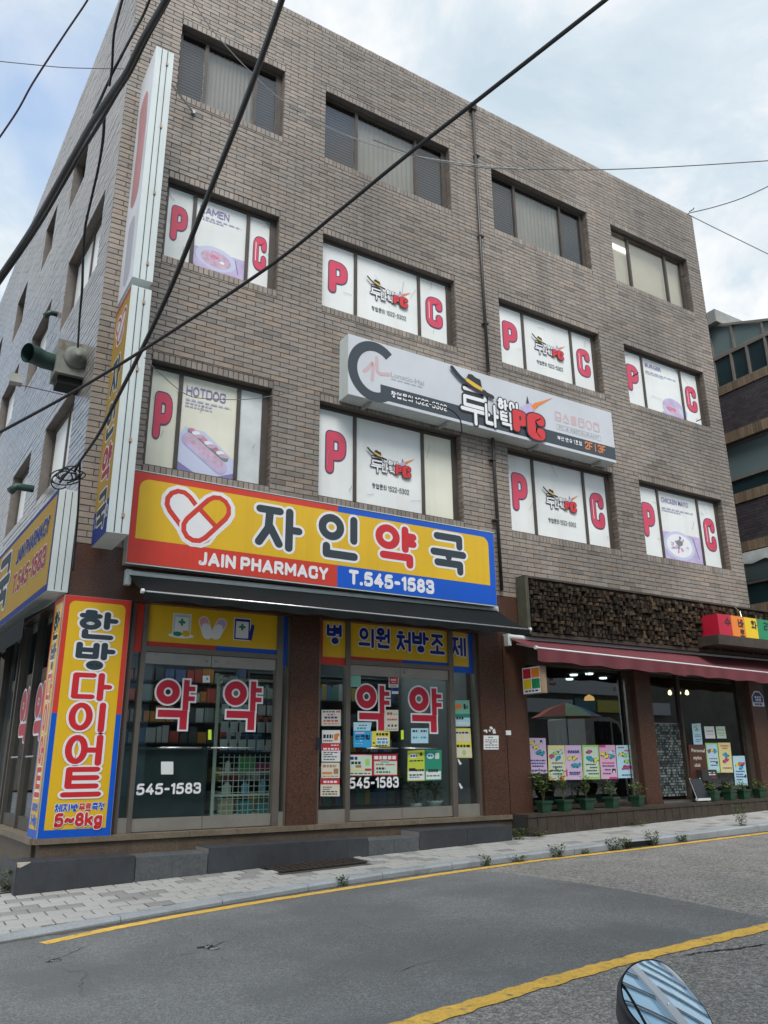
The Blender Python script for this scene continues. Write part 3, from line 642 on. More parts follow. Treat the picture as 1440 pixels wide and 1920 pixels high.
# the rest of the shell: right side, back, roof, floors
bl, br_ = LP(LEN, 0), Vector((XR, LEN, 0))
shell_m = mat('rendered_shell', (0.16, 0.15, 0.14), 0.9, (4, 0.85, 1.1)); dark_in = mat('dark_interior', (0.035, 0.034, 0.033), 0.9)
mb = MB(); mb.quad((XR, 0.0, -1.2), (XR, LEN, -1.2), (XR, LEN, ZT), (XR, 0.0, ZT)); mb.build('right_wall', shell_m, bld)
mb = MB(); mb.quad((bl.x, bl.y, -1.2), (XR, LEN, -1.2), (XR, LEN, ZT), (bl.x, bl.y, ZT)); mb.build('rear_wall', shell_m, bld)
mb = MB(); mb.quad((XL+0.02, 0.03, ZT-0.5), (XR-0.02, 0.03, ZT-0.5), (XR-0.02, LEN-0.02, ZT-0.5), (bl.x+0.02, bl.y-0.02, ZT-0.5)); mb.build('roof', shell_m, bld)
for zf in (2.45, 3.3, 6.2, 9.2):
    mb = MB(); mb.quad((XL+0.03, 0.3, zf), (XR-0.03, 0.3, zf), (XR-0.03, LEN-0.05, zf), (bl.x+0.05, LEN-0.05, zf)); mb.build('floor_slab', dark_in, bld)
mb = MB(); mb.quad((XL+0.1, 4.5, -1.0), (XR-0.1, 4.5, -1.0), (XR-0.1, 4.5, ZT-0.6), (XL+0.1, 4.5, ZT-0.6)); mb.build('inner_wall', dark_in, bld)
# drainpipe
dp = mat('drainpipe_metal', (0.040, 0.034, 0.031), 0.5, (3, 0.8, 1.2), streak=(4, (0.09, 0.07, 0.055), 0.5))
mb = MB(); mb.tube([(8.275, -0.06, 12.6), (8.29, -0.06, 9), (8.32, -0.06, 6.7)], 0.030, 10); mb.tube([(8.32, -0.06, 6.7), (8.335, -0.06, 5.2), (8.36, -0.06, 2.7)], 0.030, 10)
pipe = mb.build('drainpipe', dp, bld, True)
for z_ in (11.5, 9.6, 7.7, 5.0, 3.9):
    mb = MB(); mb.box((8.26, -0.096, z_), (8.37, 0.0, z_+0.02)); mb.build('bracket', dp, pipe)
mb = MB(); mb.box((8.20, -0.11, 12.62), (8.34, -0.004, 12.76)); mb.build('hopper', dp, pipe)

# ------------------------------------------------------------------ windows
film_w = mat('white_window_film', (0.76, 0.775, 0.76), 0.32, [(1.2, 0.92, 1.05)], streak=(3, (0.55, 0.53, 0.45), 0.25), spec=0.5)
film_c = mat('cream_window_film', (0.76, 0.75, 0.63), 0.32, [(1.2, 0.9, 1.05)], streak=(3, (0.5, 0.47, 0.36), 0.3), spec=0.5)
film_g = mat('grey_frosted_film', (0.58, 0.61, 0.61), 0.35, [(2.5, 0.8, 1.12)], dirt=(7, (0.22, 0.22, 0.2), 0.66, 0.6))
pinkred = mat('print_raspberry', (0.60, 0.055, 0.105), 0.4, (1.5, 0.9, 1.08)); plum = mat('print_plum', (0.075, 0.05, 0.13), 0.4)
lilac = mat('print_lilac', (0.50, 0.42, 0.62), 0.4, (6, 0.85, 1.1)); pale_blue = mat('print_pale_blue', (0.52, 0.56, 0.72), 0.4); mauve = mat('print_mauve', (0.58, 0.40, 0.52), 0.4, (14, 0.75, 1.15))
rose = mat('print_rose', (0.62, 0.22, 0.33), 0.4, (20, 0.6, 1.2)); violet_t = mat('print_violet', (0.22, 0.19, 0.42), 0.4); violet_f = mat('print_faint_violet', (0.42, 0.41, 0.55), 0.4)
ink = mat('print_black', (0.018, 0.02, 0.024), 0.4); pwhite = mat('print_white', (0.78, 0.78, 0.80), 0.4); leafy = mat('print_sage', (0.16, 0.22, 0.2), 0.4)
charcoal = mat('print_charcoal', (0.040, 0.052, 0.064), 0.4); red_p = mat('print_red', (0.60, 0.035, 0.04), 0.4); orange_p = mat('print_orange', (0.75, 0.22, 0.04), 0.4); gold_p = mat('print_gold', (0.70, 0.42, 0.05), 0.4)
pane_dark = glass('window_pane', (0.82, 0.82, 0.81), 1.5, 0.02, 0.02)
curtain_m = mat('grey_curtain', (0.46, 0.45, 0.41), 0.85, (1.5, 0.9, 1.08)); lit_room_sheet = mat('lit_room_sheet', (0.72, 0.67, 0.55), 0.85, (1.5, 0.93, 1.04), emit=0.12); blind_m = mat('dark_blind', (0.10, 0.105, 0.11), 0.8)  # the beige one glows by itself, as the lit room behind the pane
LOGO_MATS = [charcoal, pwhite, ink, red_p, orange_p, gold_p, lilac]
crease_m = mat('film_crease', (0.26, 0.26, 0.25), 0.6)
def logo(mb, fr, x, y, s, m):
    """the PC cafe logo, about 1.0 s wide; m = material slots (dark, white, black, red, orange, gold, lilac)"""
    dk, wh, bk, rd, og, gd, li = m
    X = lambda a: x+a*s; Y = lambda b: y+b*s
    write(mb, '루', fr, X(-0.01), Y(-0.065), 0.37*s, 0.050, wh, bk, 0.05, sx=0.92, base=0.010)
    write(mb, '나', fr, X(0.27), Y(-0.04), 0.235*s, 0.085, wh, bk, 0.06, sx=0.66, base=0.019)
    write(mb, '틱', fr, X(0.452), Y(-0.02), 0.19*s, 0.080, wh, bk, 0.07, sx=0.78, base=0.014)
    write(mb, '하이', fr, X(0.425), Y(0.165), 0.115*s, 0.11, wh, bk, 0.10, sx=1.05, gap=0.12, base=0.022)
    stroke(mb, fr, [(X(0.74), Y(0.22)), (X(0.88), Y(0.30))], 0.045*s, 0.006, li, cap=False); stroke(mb, fr, [(X(0.87), Y(0.28)), (X(0.93), Y(0.335))], 0.025*s, 0.0064, og, cap=False); poly(mb, fr, [(X(0.91), Y(0.345)), (X(0.94), Y(0.315)), (X(1.15), Y(0.46))], 0.0068, og)
    poly(mb, fr, [(X(0.79), Y(0.31)), (X(0.83), Y(0.32)), (X(0.81), Y(0.40))], 0.0066, dk)
    big_letter(mb, 'P', fr, X(0.60), Y(-0.02), 0.225*s, rd, bk, 1.42, 0.026, 0.125, 0.05); big_letter(mb, 'C', fr, X(0.775), Y(-0.055), 0.275*s, rd, bk, 1.42, 0.031, 0.135, 0.045)
    stroke(mb, fr, [(X(-0.10), Y(0.45)), (X(0.0), Y(0.36)), (X(0.15), Y(0.305)), (X(0.36), Y(0.265))], 0.022*s, 0.036, bk, r=0.2)
    poly(mb, fr, [(X(0.045), Y(0.35)), (X(0.085), Y(0.435)), (X(0.13), Y(0.44)), (X(0.165), Y(0.42)), (X(0.225), Y(0.41)), (X(0.245), Y(0.30)), (X(0.15), Y(0.315))], 0.0364, bk)
    poly(mb, fr, [(X(0.05), Y(0.355)), (X(0.066), Y(0.388)), (X(0.24), Y(0.33)), (X(0.242), Y(0.295)), (X(0.15), Y(0.315))], 0.037, gd)
def food(mb, fr, kind, x0, x1, y0, H, m):
    """printed dish at the foot of a film: m = (pale blue, lilac, mauve, rose, violet, white, sage)"""
    pb_, li, mv, ro, vi, wh, sg = m; W = x1-x0; cx = (x0+x1)/2
    if kind == 'bowl':
        panel(mb, fr, x0, x1, y0, y0+H*0.30, 0.004, li); disc(mb, fr, cx-W*0.06, y0+H*0.20, W*0.40, H*0.16, 0.0044, pb_, rot=-0.1); disc(mb, fr, cx-W*0.06, y0+H*0.19, W*0.30, H*0.115, 0.0048, mv, rot=-0.1)
        disc(mb, fr, cx-W*0.10, y0+H*0.22, W*0.08, H*0.03, 0.0052, ro); disc(mb, fr, cx+W*0.06, y0+H*0.17, W*0.05, H*0.02, 0.0052, wh)
        stroke(mb, fr, [(x1-W*0.18, y0+H*0.26), (x1-W*0.12, y0+H*0.08)], W*0.012, 0.005, vi)
    if kind == 'hotdog':
        poly(mb, fr, [(x0, y0), (x1, y0), (x1, y0+H*0.20), (x0+W*0.45, y0+H*0.44), (x0+W*0.1, y0+H*0.46), (x0, y0+H*0.36)], 0.004, pb_); poly(mb, fr, [(x0, y0), (x0+W*0.3, y0), (x0, y0+H*0.09)], 0.0044, vi); poly(mb, fr, [(x1-W*0.3, y0), (x1, y0), (x1, y0+H*0.06)], 0.0044, vi)
        stroke(mb, fr, [(x0+W*0.20, y0+H*0.42), (x0+W*0.84, y0+H*0.20)], W*0.06, 0.0048, sg)
        for k in range(9):
            t_ = k/8; disc(mb, fr, x0+W*(0.22+0.6*t_), y0+H*(0.435-0.21*t_), W*(0.055+0.02*(k % 3)), H*0.022, 0.0052+k*0.0002, (ro, wh, mv)[k % 3], 12)
        stroke(mb, fr, [(x0+W*0.17, y0+H*0.33), (x0+W*0.76, y0+H*0.10)], W*0.125, 0.0075, li); stroke(mb, fr, [(x0+W*0.19, y0+H*0.35), (x0+W*0.74, y0+H*0.135)], W*0.07, 0.0078, mv)
    if kind == 'burger':
        disc(mb, fr, x0+W*0.78, y0+H*0.16, W*0.34, H*0.15, 0.004, pb_); poly(mb, fr, [(x0+W*0.45, y0+H*0.2)]+[(x0+W*(0.72+0.28*math.cos(R(a))), y0+H*(0.2+0.16*math.sin(R(a)))) for a in range(180, -1, -20)], 0.0044, li)
        poly(mb, fr, [(x0+W*0.45, y0+H*0.2), (x0+W*0.8, y0+H*0.22), (x1-W*0.02, y0+H*0.05), (x0+W*0.6, y0+H*0.08)], 0.0048, mv); disc(mb, fr, x0+W*0.66, y0+H*0.15, W*0.14, H*0.04, 0.0052, ro)
        poly(mb, fr, [(x0+W*0.4, y0+H*0.06), (x1, y0+H*0.06), (x1, y0), (x0+W*0.5, y0)], 0.0055, li)
    if kind == 'plate':
        panel(mb, fr, x0, x1, y0, y0+H*0.40, 0.004, li); disc(mb, fr, cx-W*0.08, y0+H*0.22, W*0.40, H*0.21, 0.0044, pb_); disc(mb, fr, cx-W*0.08, y0+H*0.22, W*0.33, H*0.17, 0.0047, wh)
        rr = random.Random(3)
        for k in range(22):
            a = rr.uniform(0, 6.28); q = rr.uniform(0, 1)**0.6; disc(mb, fr, cx-W*0.08+W*0.22*q*math.cos(a), y0+H*0.23+H*0.11*q*math.sin(a), W*rr.uniform(0.02, 0.05), H*0.015, 0.005+k*0.00015, (ro, mv, wh, vi, li)[k % 5], 8, a)
        disc(mb, fr, cx-W*0.08, y0+H*0.26, W*0.09, H*0.045, 0.0088, sg, 9); stroke(mb, fr, [(x1-W*0.2, y0+H*0.36), (x1-W*0.1, y0+H*0.08)], W*0.015, 0.005, vi)
SPEC = {(3, 1): ('P', ('RAMEN', 'bowl', film_w), 'C', film_w), (3, 2): ('P', 'logo', 'C', film_w), (3, 3): ('P', 'logo', 'C', film_w), (3, 4): ('P', ('BURGER', 'burger', film_w), 'C', film_w),
        (2, 1): ('P', ('HOTDOG', 'hotdog', film_c), None, film_c), (2, 2): ('P', 'logo', None, film_w), (2, 3): ('P', 'logo', 'C', film_w), (2, 4): ('P', ('CHICKEN MAYO', 'plate', film_w), 'C', film_w)}
def bars(mb, x0, x1, z0, z1, muls, yf, dep, fw=0.05, mw=0.055):
    mb.box((x0, yf, z0), (x0+fw, yf+dep, z1)); mb.box((x1-fw*2.0, yf, z0), (x1, yf+dep, z1)); mb.box((x0+fw, yf, z0), (x1-fw*2.0, yf+dep, z0+fw)); mb.box((x0+fw, yf, z1-fw*1.1), (x1-fw*2.0, yf+dep, z1))
    for m in muls: mb.box((m-mw/2, yf-0.006, z0+fw), (m+mw/2, yf+dep-0.004, z1-fw*1.1))
for (x0, x1, z0, z1, r_, c_) in holes:
    W_, H_ = x1-x0, z1-z0; m1, m2 = x0+W_*0.255, x0+W_*0.735
    yf = 0.125; mb = MB(); bars(mb, x0+0.004, x1-0.012, z0+0.004, z1-0.004, (m1, m2), yf, 0.06)
    wn = mb.build('window', frame_m, bld)
    cells = [(x0+0.054, m1-0.028), (m1+0.028, m2-0.028), (m2+0.028, x1-0.112)]; za, zb_ = z0+0.054, z1-0.062
    if r_ == 4:
        for k, (a, b) in enumerate(cells):
            mb = MB(); mb.box((a, yf+0.026, za), (b, yf+0.034, zb_)); mb.build('pane', pane_dark, wn)
        if c_ == 4:
            mb = MB(); mb.quad((x0, 0.28, z0), (x1, 0.28, z0), (x1, 0.28, z1), (x0, 0.28, z1)); mb.build('blind', lit_room_sheet, wn)  # glowing sheet standing in for the lit beige room and ceiling
            mb = MB(); mb.obox((x0+0.55, 0.26, z1-0.28), (0.3, 0, 0.0), (0, 0.005, 0), (0.02, 0, 0.06)); mb.build('lamp', mat('lit_tube', (0.95, 0.95, 0.9), 0.5, emit=1.2), wn)
        else:
            mb = MB(); n = 26; a, b = m1-0.02, m2+0.02
            for k in range(n):
                u0, u1 = a+(b-a)*k/n, a+(b-a)*(k+1)/n; ya, yb_ = 0.21+0.018*(k % 2), 0.21+0.018*((k+1) % 2)
                mb.quad((u0, ya, za), (u1, yb_, za), (u1, yb_, zb_), (u0, ya, zb_))
            mb.build('curtain', curtain_m, wn)
            for a, b in (cells[0], cells[2]):
                mb = MB()
                for k in range(22):
                    z_ = za+(zb_-za)*k/22; mb.obox(((a+b)/2, 0.22, z_+0.03), ((b-a)/2+0.02, 0, 0), (0, 0.004, 0.02), (0, 0.0006, 0.006))
                mb.build('blind', blind_m, wn)
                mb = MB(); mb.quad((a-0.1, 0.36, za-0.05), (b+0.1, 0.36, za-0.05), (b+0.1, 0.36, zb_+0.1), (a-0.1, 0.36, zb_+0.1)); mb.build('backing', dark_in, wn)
        continue
    sp = SPEC[(r_, c_)]; rf_ = random.Random(r_*7+c_)
    for k, (a, b) in enumerate(cells):
        item = sp[k]; fm = sp[3]
        mb = MB(); n = 6
        y_ = yf+0.02
        wob = [rf_.uniform(0, 0.006) for _ in range(n+1)]
        for q in range(n): mb.quad((a, y_+wob[q], za+(zb_-za)*q/n), (b, y_+wob[q]*0.5, za+(zb_-za)*q/n), (b, y_+wob[q+1]*0.5, za+(zb_-za)*(q+1)/n), (a, y_+wob[q+1], za+(zb_-za)*(q+1)/n))
        fr_ = front(a, za, y_-0.001); w_, h_ = b-a, zb_-za; ms = None
        if item in ('P', 'C'):
            ms = [fm, pinkred, plum]
            hh = 0.48*h_; ww = min(0.62*w_, 0.34); xx = (w_-ww)/2 if item == 'P' else (w_-ww)/2+0.02; yy = (0.28 if item == 'P' else 0.25)*h_
            a_ = 0.33; big_letter(mb, item, fr_, xx, yy, hh, 1, 2, ww/(0.57*hh))
            if item == 'C': stroke(mb, fr_, [(xx+ww*0.16, yy+hh*0.25), (xx+ww*0.16, yy+hh*0.8)], 0.006, 0.011, 0)
        elif item == 'logo':
            ms = [fm]+LOGO_MATS; lw = 0.60*w_; logo(mb, fr_, w_*0.22, h_*0.42, lw, [1, 2, 3, 4, 5, 6, 7])
            write(mb, '창업문의 1522-5302', fr_, w_*0.24, h_*0.20, 0.085, 0.07, 1, gap=0.14, wfit=w_*0.56)
        elif item:
            ms = [item[2], pale_blue, lilac, mauve, rose, violet_t, pwhite, leafy, violet_f]
            food(mb, fr_, item[1], 0, w_, 0.004, h_, [1, 2, 3, 4, 5, 6, 7]); wd = {'RAMEN': 0.58, 'BURGER': 0.44, 'HOTDOG': 0.72, 'CHICKEN MAYO': 0.72}[item[0]]
            if item[0] in ('RAMEN', 'HOTDOG'): write(mb, item[0], fr_, w_*0.07, h_*0.80, 0.105*h_, 0.075, 5, wfit=w_*wd, round_cap=False)
            else: thin_text(mb, item[0], fr_, w_*0.07, h_*0.84, 0.075*h_, 5, 0.004, wfit=w_*wd, off=0.012)
            for q in range(3 if item[0] == 'HOTDOG' else 2): dash_text(mb, fr_, w_*0.07, w_*(0.9 if q < 1 else 0.55), h_*(0.745-q*0.036), h_*0.018, 0.004, 8, 7, rf_)
        else: ms = [film_g if c_ == 1 else film_c]
        ms.append(crease_m)
        for q in range(rf_.randint(1, 3)):
            xa_, ya_ = rf_.uniform(0.05, 0.9)*w_, rf_.uniform(0.1, 0.95)*h_; an = rf_.choice([0.1, -0.25, 1.4, 1.2, 2.2])+rf_.uniform(-0.2, 0.2); L_ = rf_.uniform(0.12, 0.45)*min(w_, 0.9)
            pts_ = [(min(max(xa_+L_*t_*math.cos(an)+rf_.uniform(-.008, .008), 0.01), w_-0.01), min(max(ya_+L_*t_*math.sin(an)+rf_.uniform(-.008, .008), 0.01), h_-0.01)) for t_ in (0, 0.35, 0.7, 1)]
            stroke(mb, fr_, pts_, rf_.uniform(0.0022, 0.004), 0.012+0.0003*q, len(ms)-1)
        if rf_.random() < 0.4: cz_ = rf_.choice([0, 1]); poly(mb, fr_, [(w_-0.002, h_-0.002), (w_-0.10, h_-0.002), (w_-0.03, h_-0.06), (w_-0.002, h_-0.13)] if cz_ else [(0.002, 0.002), (0.09, 0.002), (0.03, 0.05), (0.002, 0.10)], 0.0125, len(ms)-1)
        mb.build('film', ms, wn)
        mb = MB(); mb.box((a, y_+0.012, za), (b, y_+0.016, zb_)); mb.build('pane', seal_m, wn)
# windows of the left side
for (s0, s1, z0, z1, r_, c_) in LH:
    mb = MB()
    for a, b, c, e in ((s0, s0+0.06, z0, z1), (s1-0.06, s1, z0, z1), (s0+0.06, s1-0.06, z0, z0+0.05), (s0+0.06, s1-0.06, z1-0.06, z1), ((s0+s1)/2-0.03, (s0+s1)/2+0.03, z0+0.05, z1-0.06)):
        mb.obox(LP((a+b)/2, (c+e)/2, -0.17), DL*((b-a)/2), NL*0.03, (0, 0, (e-c)/2))
    wn = mb.build('window', frame_m, bld)
    for a, b in ((s0+0.06, (s0+s1)/2-0.03), ((s0+s1)/2+0.03, s1-0.06)):
        mb = MB(); mb.quad(LP(a, z0+0.05, -0.165), LP(b, z0+0.05, -0.165), LP(b, z1-0.06, -0.165), LP(a, z1-0.06, -0.165))
        mb.build('film' if r_ < 4 else 'pane', film_w if r_ < 4 else pane_dark, wn)
        if r_ == 4: mb = MB(); mb.quad(LP(a, z0+0.05, -0.24), LP(b, z0+0.05, -0.24), LP(b, z1-0.06, -0.24), LP(a, z1-0.06, -0.24)); mb.build('backing', dark_in, wn)

# ================================================================== GROUND FLOOR, PHARMACY
def bx(name, a, b, m, parent, **k): mb = MB(); mb.box(a, b); return mb.build(name, m, parent, **k)
SZ = -0.775                                     # top of the pale sill
bx('granite_band', (XL, 0.0, 1.96), (XR, 0.3, 2.615), granite, bld)
bx('corner_pier', (XL, 0.0, SZ), (2.42, 0.45, 1.957), granite, bld)
bx('pilaster', (4.60, -0.012, SZ), (5.03, 0.35, 1.957), granite, bld)
bx('pier', (7.86, -0.012, SZ), (8.335, 0.35, 1.957), granite, bld)
bx('pier', (8.345, -0.02, -1.1), (8.80, 0.35, 1.957), granite, bld)
bx('plinth', (XL, -0.03, -1.4), (8.34, 0.5, SZ-0.07), plinth_m, bld)
xe = XL-0.03
for a, b in ((XL-0.06, 3.30), (3.30, 4.98), (4.98, 6.60), (6.60, 8.34)): bx('sill_slab', (a+0.003, -0.062, SZ-0.062), (b-0.003, 0.5, SZ), sill_m, bld)
GY = 0.11
gl_shop = glass('shop_glass', (0.78, 0.84, 0.83), 1.5, 0.0, 0.012)
fx = lambda px, py=1550, Y=0.10: fp(px, py, Y).x
mull = [(fx(208), fx(218)), (fx(235), fx(244)), (fx(506), fx(518)), (fx(527), fx(538))], [(fx(587), fx(593)), (fx(644), fx(652.5)), (fx(848), fx(857)), (fx(898), fx(906))]
TZ0, TZ1 = 1.42, 1.955
def shopfront(mu, names):
    for a, b in mu: bx('mullion', (a, 0.05, SZ+0.002), (b, 0.16, TZ1), alu, bld)
    (a0, a1), (b0, b1), (c0, c1), (d0, d1) = mu
    bx('transom_bar', (b1, 0.052, 1.355), (c0, 0.158, 1.42), alu, bld)
    for (u0, u1) in ((a1, b0), (c1, d0)):       # fixed side lights
        bx('kick_panel', (u0, 0.06, SZ+0.002), (u1, 0.15, SZ+0.17), alu_pale, bld)
        bx('side_light', (u0, GY, SZ+0.17), (u1, GY+0.008, TZ0-0.0), gl_shop, bld)
    mid = fx(377 if names == 1 else 752.5); doors = []
    for u0, u1 in ((b1+0.006, mid-0.004), (mid+0.004, c0-0.006)):
        mb = MB(); mb.box((u0, 0.075, SZ+0.012), (u1, 0.135, SZ+0.155)); dr = mb.build('door', alu_pale, bld); bx('top_rail', (u0, 0.075, 1.205), (u1, 0.135, 1.35), alu_pale, dr); bx('pane', (u0, GY-0.003, SZ+0.155), (u1, GY+0.007, 1.205), gl_shop, dr); doors.append(dr)
        mb = MB(); mb.lathe((u1-0.06 if u0 < mid-0.01 else u0+0.06, 0.072, 1.28), [(0.0, 0), (0.018, 0.0), (0.018, 0.012), (0.0, 0.012)], 10, axis=(0, -1, 0)); mb.build('lock', steel, dr)
        hz = fp(325, 1402, 0.06).z; w0, w1 = (u0+(u1-u0)*0.30, u0+(u1-u0)*0.92) if u0 < mid-0.01 else (u0+(u1-u0)*0.05, u0+(u1-u0)*0.70)
        mb = MB(); mb.tube([(w0, 0.05, hz), (w1, 0.05, hz)], 0.012, 8); mb.tube([(w0+0.02, 0.05, hz), (w0+0.02, GY, hz)], 0.008, 6); mb.tube([(w1-0.02, 0.05, hz), (w1-0.02, GY, hz)], 0.008, 6); mb.build('handle', steel, dr, True)
    return doors
dA = shopfront(mull[0], 1); dB = shopfront(mull[1], 2)
# vinyl lettering on the door glass
vin = [mat('vinyl_crimson', (0.50, 0.022, 0.045), 0.35), mat('vinyl_white', (0.78, 0.78, 0.80), 0.35)]
def pxbox(x0, y0, x1, y1, Y): a = fp(x0, y1, Y); b = fp(x1, y0, Y); return a.x, b.x, a.z, b.z
def yak(dr, box):
    x0, x1, z0, z1 = pxbox(*box, GY-0.005); H = z1-z0; W_ = x1-x0; f = front(x0, z0, GY-0.005); mb = MB(); ow = 0.035*H; P = []
    P += [(arc(0.30*W_, 0.725*H, 0.195*W_, 0.195*W_, n=28), 0.088*W_, True, True)]
    P += [([(0.745*W_, 0.97*H), (0.745*W_, 0.385*H)], 0.070*W_, False, False), ([(0.80*W_, 0.80*H), (0.965*W_, 0.80*H)], 0.045*H, False, False), ([(0.80*W_, 0.61*H), (0.965*W_, 0.61*H)], 0.045*H, False, False)]
    P += [([(0.09*W_, 0.315*H), (0.80*W_, 0.315*H)], 0.068*H, False, False), ([(0.715*W_, 0.38*H), (0.715*W_, 0.02*H)], 0.088*W_, False, False)]
    for lay in (1, 0):
        for k, (pts, hw, cl, cp) in enumerate(P):
            if not cl and lay == 1:
                a, b = Vector(pts[0]), Vector(pts[1]); d = (b-a).normalized()*ow; pts = [tuple(a-d), tuple(b+d)]
            v_, f_ = ribbon(pts, hw+(ow if lay else 0), cl, False); mb.add([f.at(p.x, p.y, 0.001+0.0003*k+(0.0 if lay else 0.0028)) for p in v_], f_, lay)
    mb.build('lettering', vin, dr)
yak(dA[0], (286, 1273, 370, 1369)); yak(dA[1], (416, 1276, 494, 1370)); yak(dB[0], (667, 1284, 732, 1371)); yak(dB[1], (767, 1289, 829, 1374))
def phone(dr, box):
    x0, x1, z0, z1 = pxbox(*box, GY-0.005); mb = MB(); write(mb, '545-1583', front(x0, z0, GY-0.005), 0, 0, z1-z0, 0.10, 1, wfit=x1-x0, gap=0.10); mb.build('lettering', vin, dr)
phone(dA[0], (255, 1467, 377, 1491)); phone(dB[0], (655, 1456, 747, 1479))
# printed transom films above the doors
yel = mat('sign_yellow', (0.75, 0.46, 0.018), 0.35, (0.8, 0.92, 1.05), streak=(5, (0.50, 0.29, 0.02), 0.30)); sred = mat('sign_red', (0.62, 0.048, 0.028), 0.35, (1.2, 0.9, 1.05), streak=(5, (0.40, 0.05, 0.035), 0.35)); sblue = mat('sign_blue', (0.004, 0.095, 0.55), 0.35, (1.2, 0.94, 1.04))
sdark = mat('sign_slate', (0.035, 0.05, 0.062), 0.35); swhite = mat('sign_white', (0.78, 0.78, 0.80), 0.35); sbright = mat('sign_crimson', (0.58, 0.025, 0.03), 0.35); navy = mat('sign_navy', (0.012, 0.03, 0.25), 0.35)
mint = mat('print_mint', (0.42, 0.60, 0.52), 0.4); green_p = mat('print_green', (0.02, 0.25, 0.12), 0.4); pink_p = mat('print_pink', (0.72, 0.36, 0.38), 0.4); paper = mat('paper_white', (0.74, 0.75, 0.74), 0.6, (3, 0.93, 1.04))
TF = [yel, sred, sblue, swhite, navy, mint, green_p, pink_p, lilac, ink]
(a0, a1), (b0, b1), (c0, c1), (d0, d1) = mull[0]
mb = MB(); f = front(0, 0, 0.09)
panel(mb, f, b1, c0, TZ0+0.0, TZ1, 0, 0); xm = b1+(c0-b1)*0.515
panel(mb, f, b1, xm, TZ0, TZ0+0.065, 0.001, 1); panel(mb, f, xm, c0, TZ0, TZ0+0.065, 0.001, 2); panel(mb, f, a1, b0, TZ0-0.08, TZ1, 0.001, 1); panel(mb, f, c1, d0, TZ0-0.15, TZ1, 0.001, 2)
ic = lambda px, py: (fp(px, py, 0.09).x, fp(px, py, 0.09).z)
def icon_rect(cx, cz, w_, h_, m1, m2):
    panel(mb, f, cx-w_/2-0.012, cx+w_/2+0.012, cz-h_/2-0.012, cz+h_/2+0.012, 0.0015, 3); panel(mb, f, cx-w_/2, cx+w_/2, cz-h_/2, cz+h_/2, 0.002, m1); panel(mb, f, cx-w_/2+0.02, cx+w_/2-0.02, cz-h_/2+0.02, cz+h_/2-0.035, 0.0025, m2)
    panel(mb, f, cx-0.045, cx+0.045, cz+0.015, cz+0.045, 0.003, 6); panel(mb, f, cx-0.015, cx+0.015, cz-0.015, cz+0.075, 0.0035, 6)
cx, cz = ic(341, 1171); icon_rect(cx, cz, 0.22, 0.26, 5, 3); disc(mb, f, cx+0.0, cz-0.145, 0.17, 0.035, 0.0038, 3); disc(mb, f, cx-0.05, cz-0.125, 0.06, 0.03, 0.0042, 6); disc(mb, f, cx+0.06, cz-0.115, 0.055, 0.04, 0.0044, 0)
cx, cz = ic(398, 1178)
for dx, rt, m_ in ((-0.09, 0.35, 7), (0.09, -0.45, 8)):
    for q, (hw_, mm, z_) in enumerate(((0.072, 3, 0.0015), (0.06, m_, 0.0022))):
        dxx, dyy = -math.sin(rt)*0.085, math.cos(rt)*0.085
        stroke(mb, f, [(cx+dx-dxx, cz-dyy), (cx+dx+dxx, cz+dyy)], hw_, z_+(0.0004 if dx > 0 else 0), mm)
    stroke(mb, f, [(cx+dx-dxx, cz-dyy), (cx+dx, cz)], 0.06, 0.003+(0.0004 if dx > 0 else 0), 3, cap=True)
cx, cz = ic(454, 1180); icon_rect(cx, cz, 0.22, 0.28, 4, 3); stroke(mb, f, [(cx+0.12, cz-0.12), (cx+0.15, cz+0.05)], 0.025, 0.004, 4)
mb.build('transom_film', TF, bld)
(a0, a1), (b0, b1), (c0, c1), (d0, d1) = mull[1]
mb = MB()
z0 = TZ0-0.02
for u0, u1, lo in ((a1, b0, 1), (b1, c0, 1), (c1, d0, 2)): panel(mb, f, u0, u1, z0 if u0 == b1 else z0-0.07, TZ1, 0, 0)
panel(mb, f, a1, a1+0.05, z0-0.07, TZ1, 0.001, 1); panel(mb, f, a1+0.05, b0, z0-0.07, z0+0.04, 0.001, 1); xm = b1+(c0-b1)*0.52
panel(mb, f, b1, xm, z0, z0+0.07, 0.001, 1); panel(mb, f, xm, c0, z0, z0+0.07, 0.001, 2); panel(mb, f, c1, d0, z0-0.07, z0+0.03, 0.001, 2); panel(mb, f, d0-0.08, d0, z0+0.03, TZ1, 0.001, 2)
for s_, px0, px1, y0, y1 in (('병', 612, 643, 1173, 1208), ('·', 653, 666, 1178, 1212), ('의', 672, 702, 1180, 1215), ('원', 704, 732, 1180, 1216), ('처', 743, 772, 1186, 1222), ('방', 773, 803, 1187, 1224), ('조', 806, 833, 1192, 1227), ('제', 846, 873, 1197, 1231)):
    x0, x1, za, zb_ = pxbox(px0, y0, px1, y1, 0.09)
    write(mb, s_, f, x0, za+0.01, (zb_-za), 0.085, 4, 3, 0.05, sx=(x1-x0)/(zb_-za), base=0.002)
mb.build('transom_film', TF, bld)
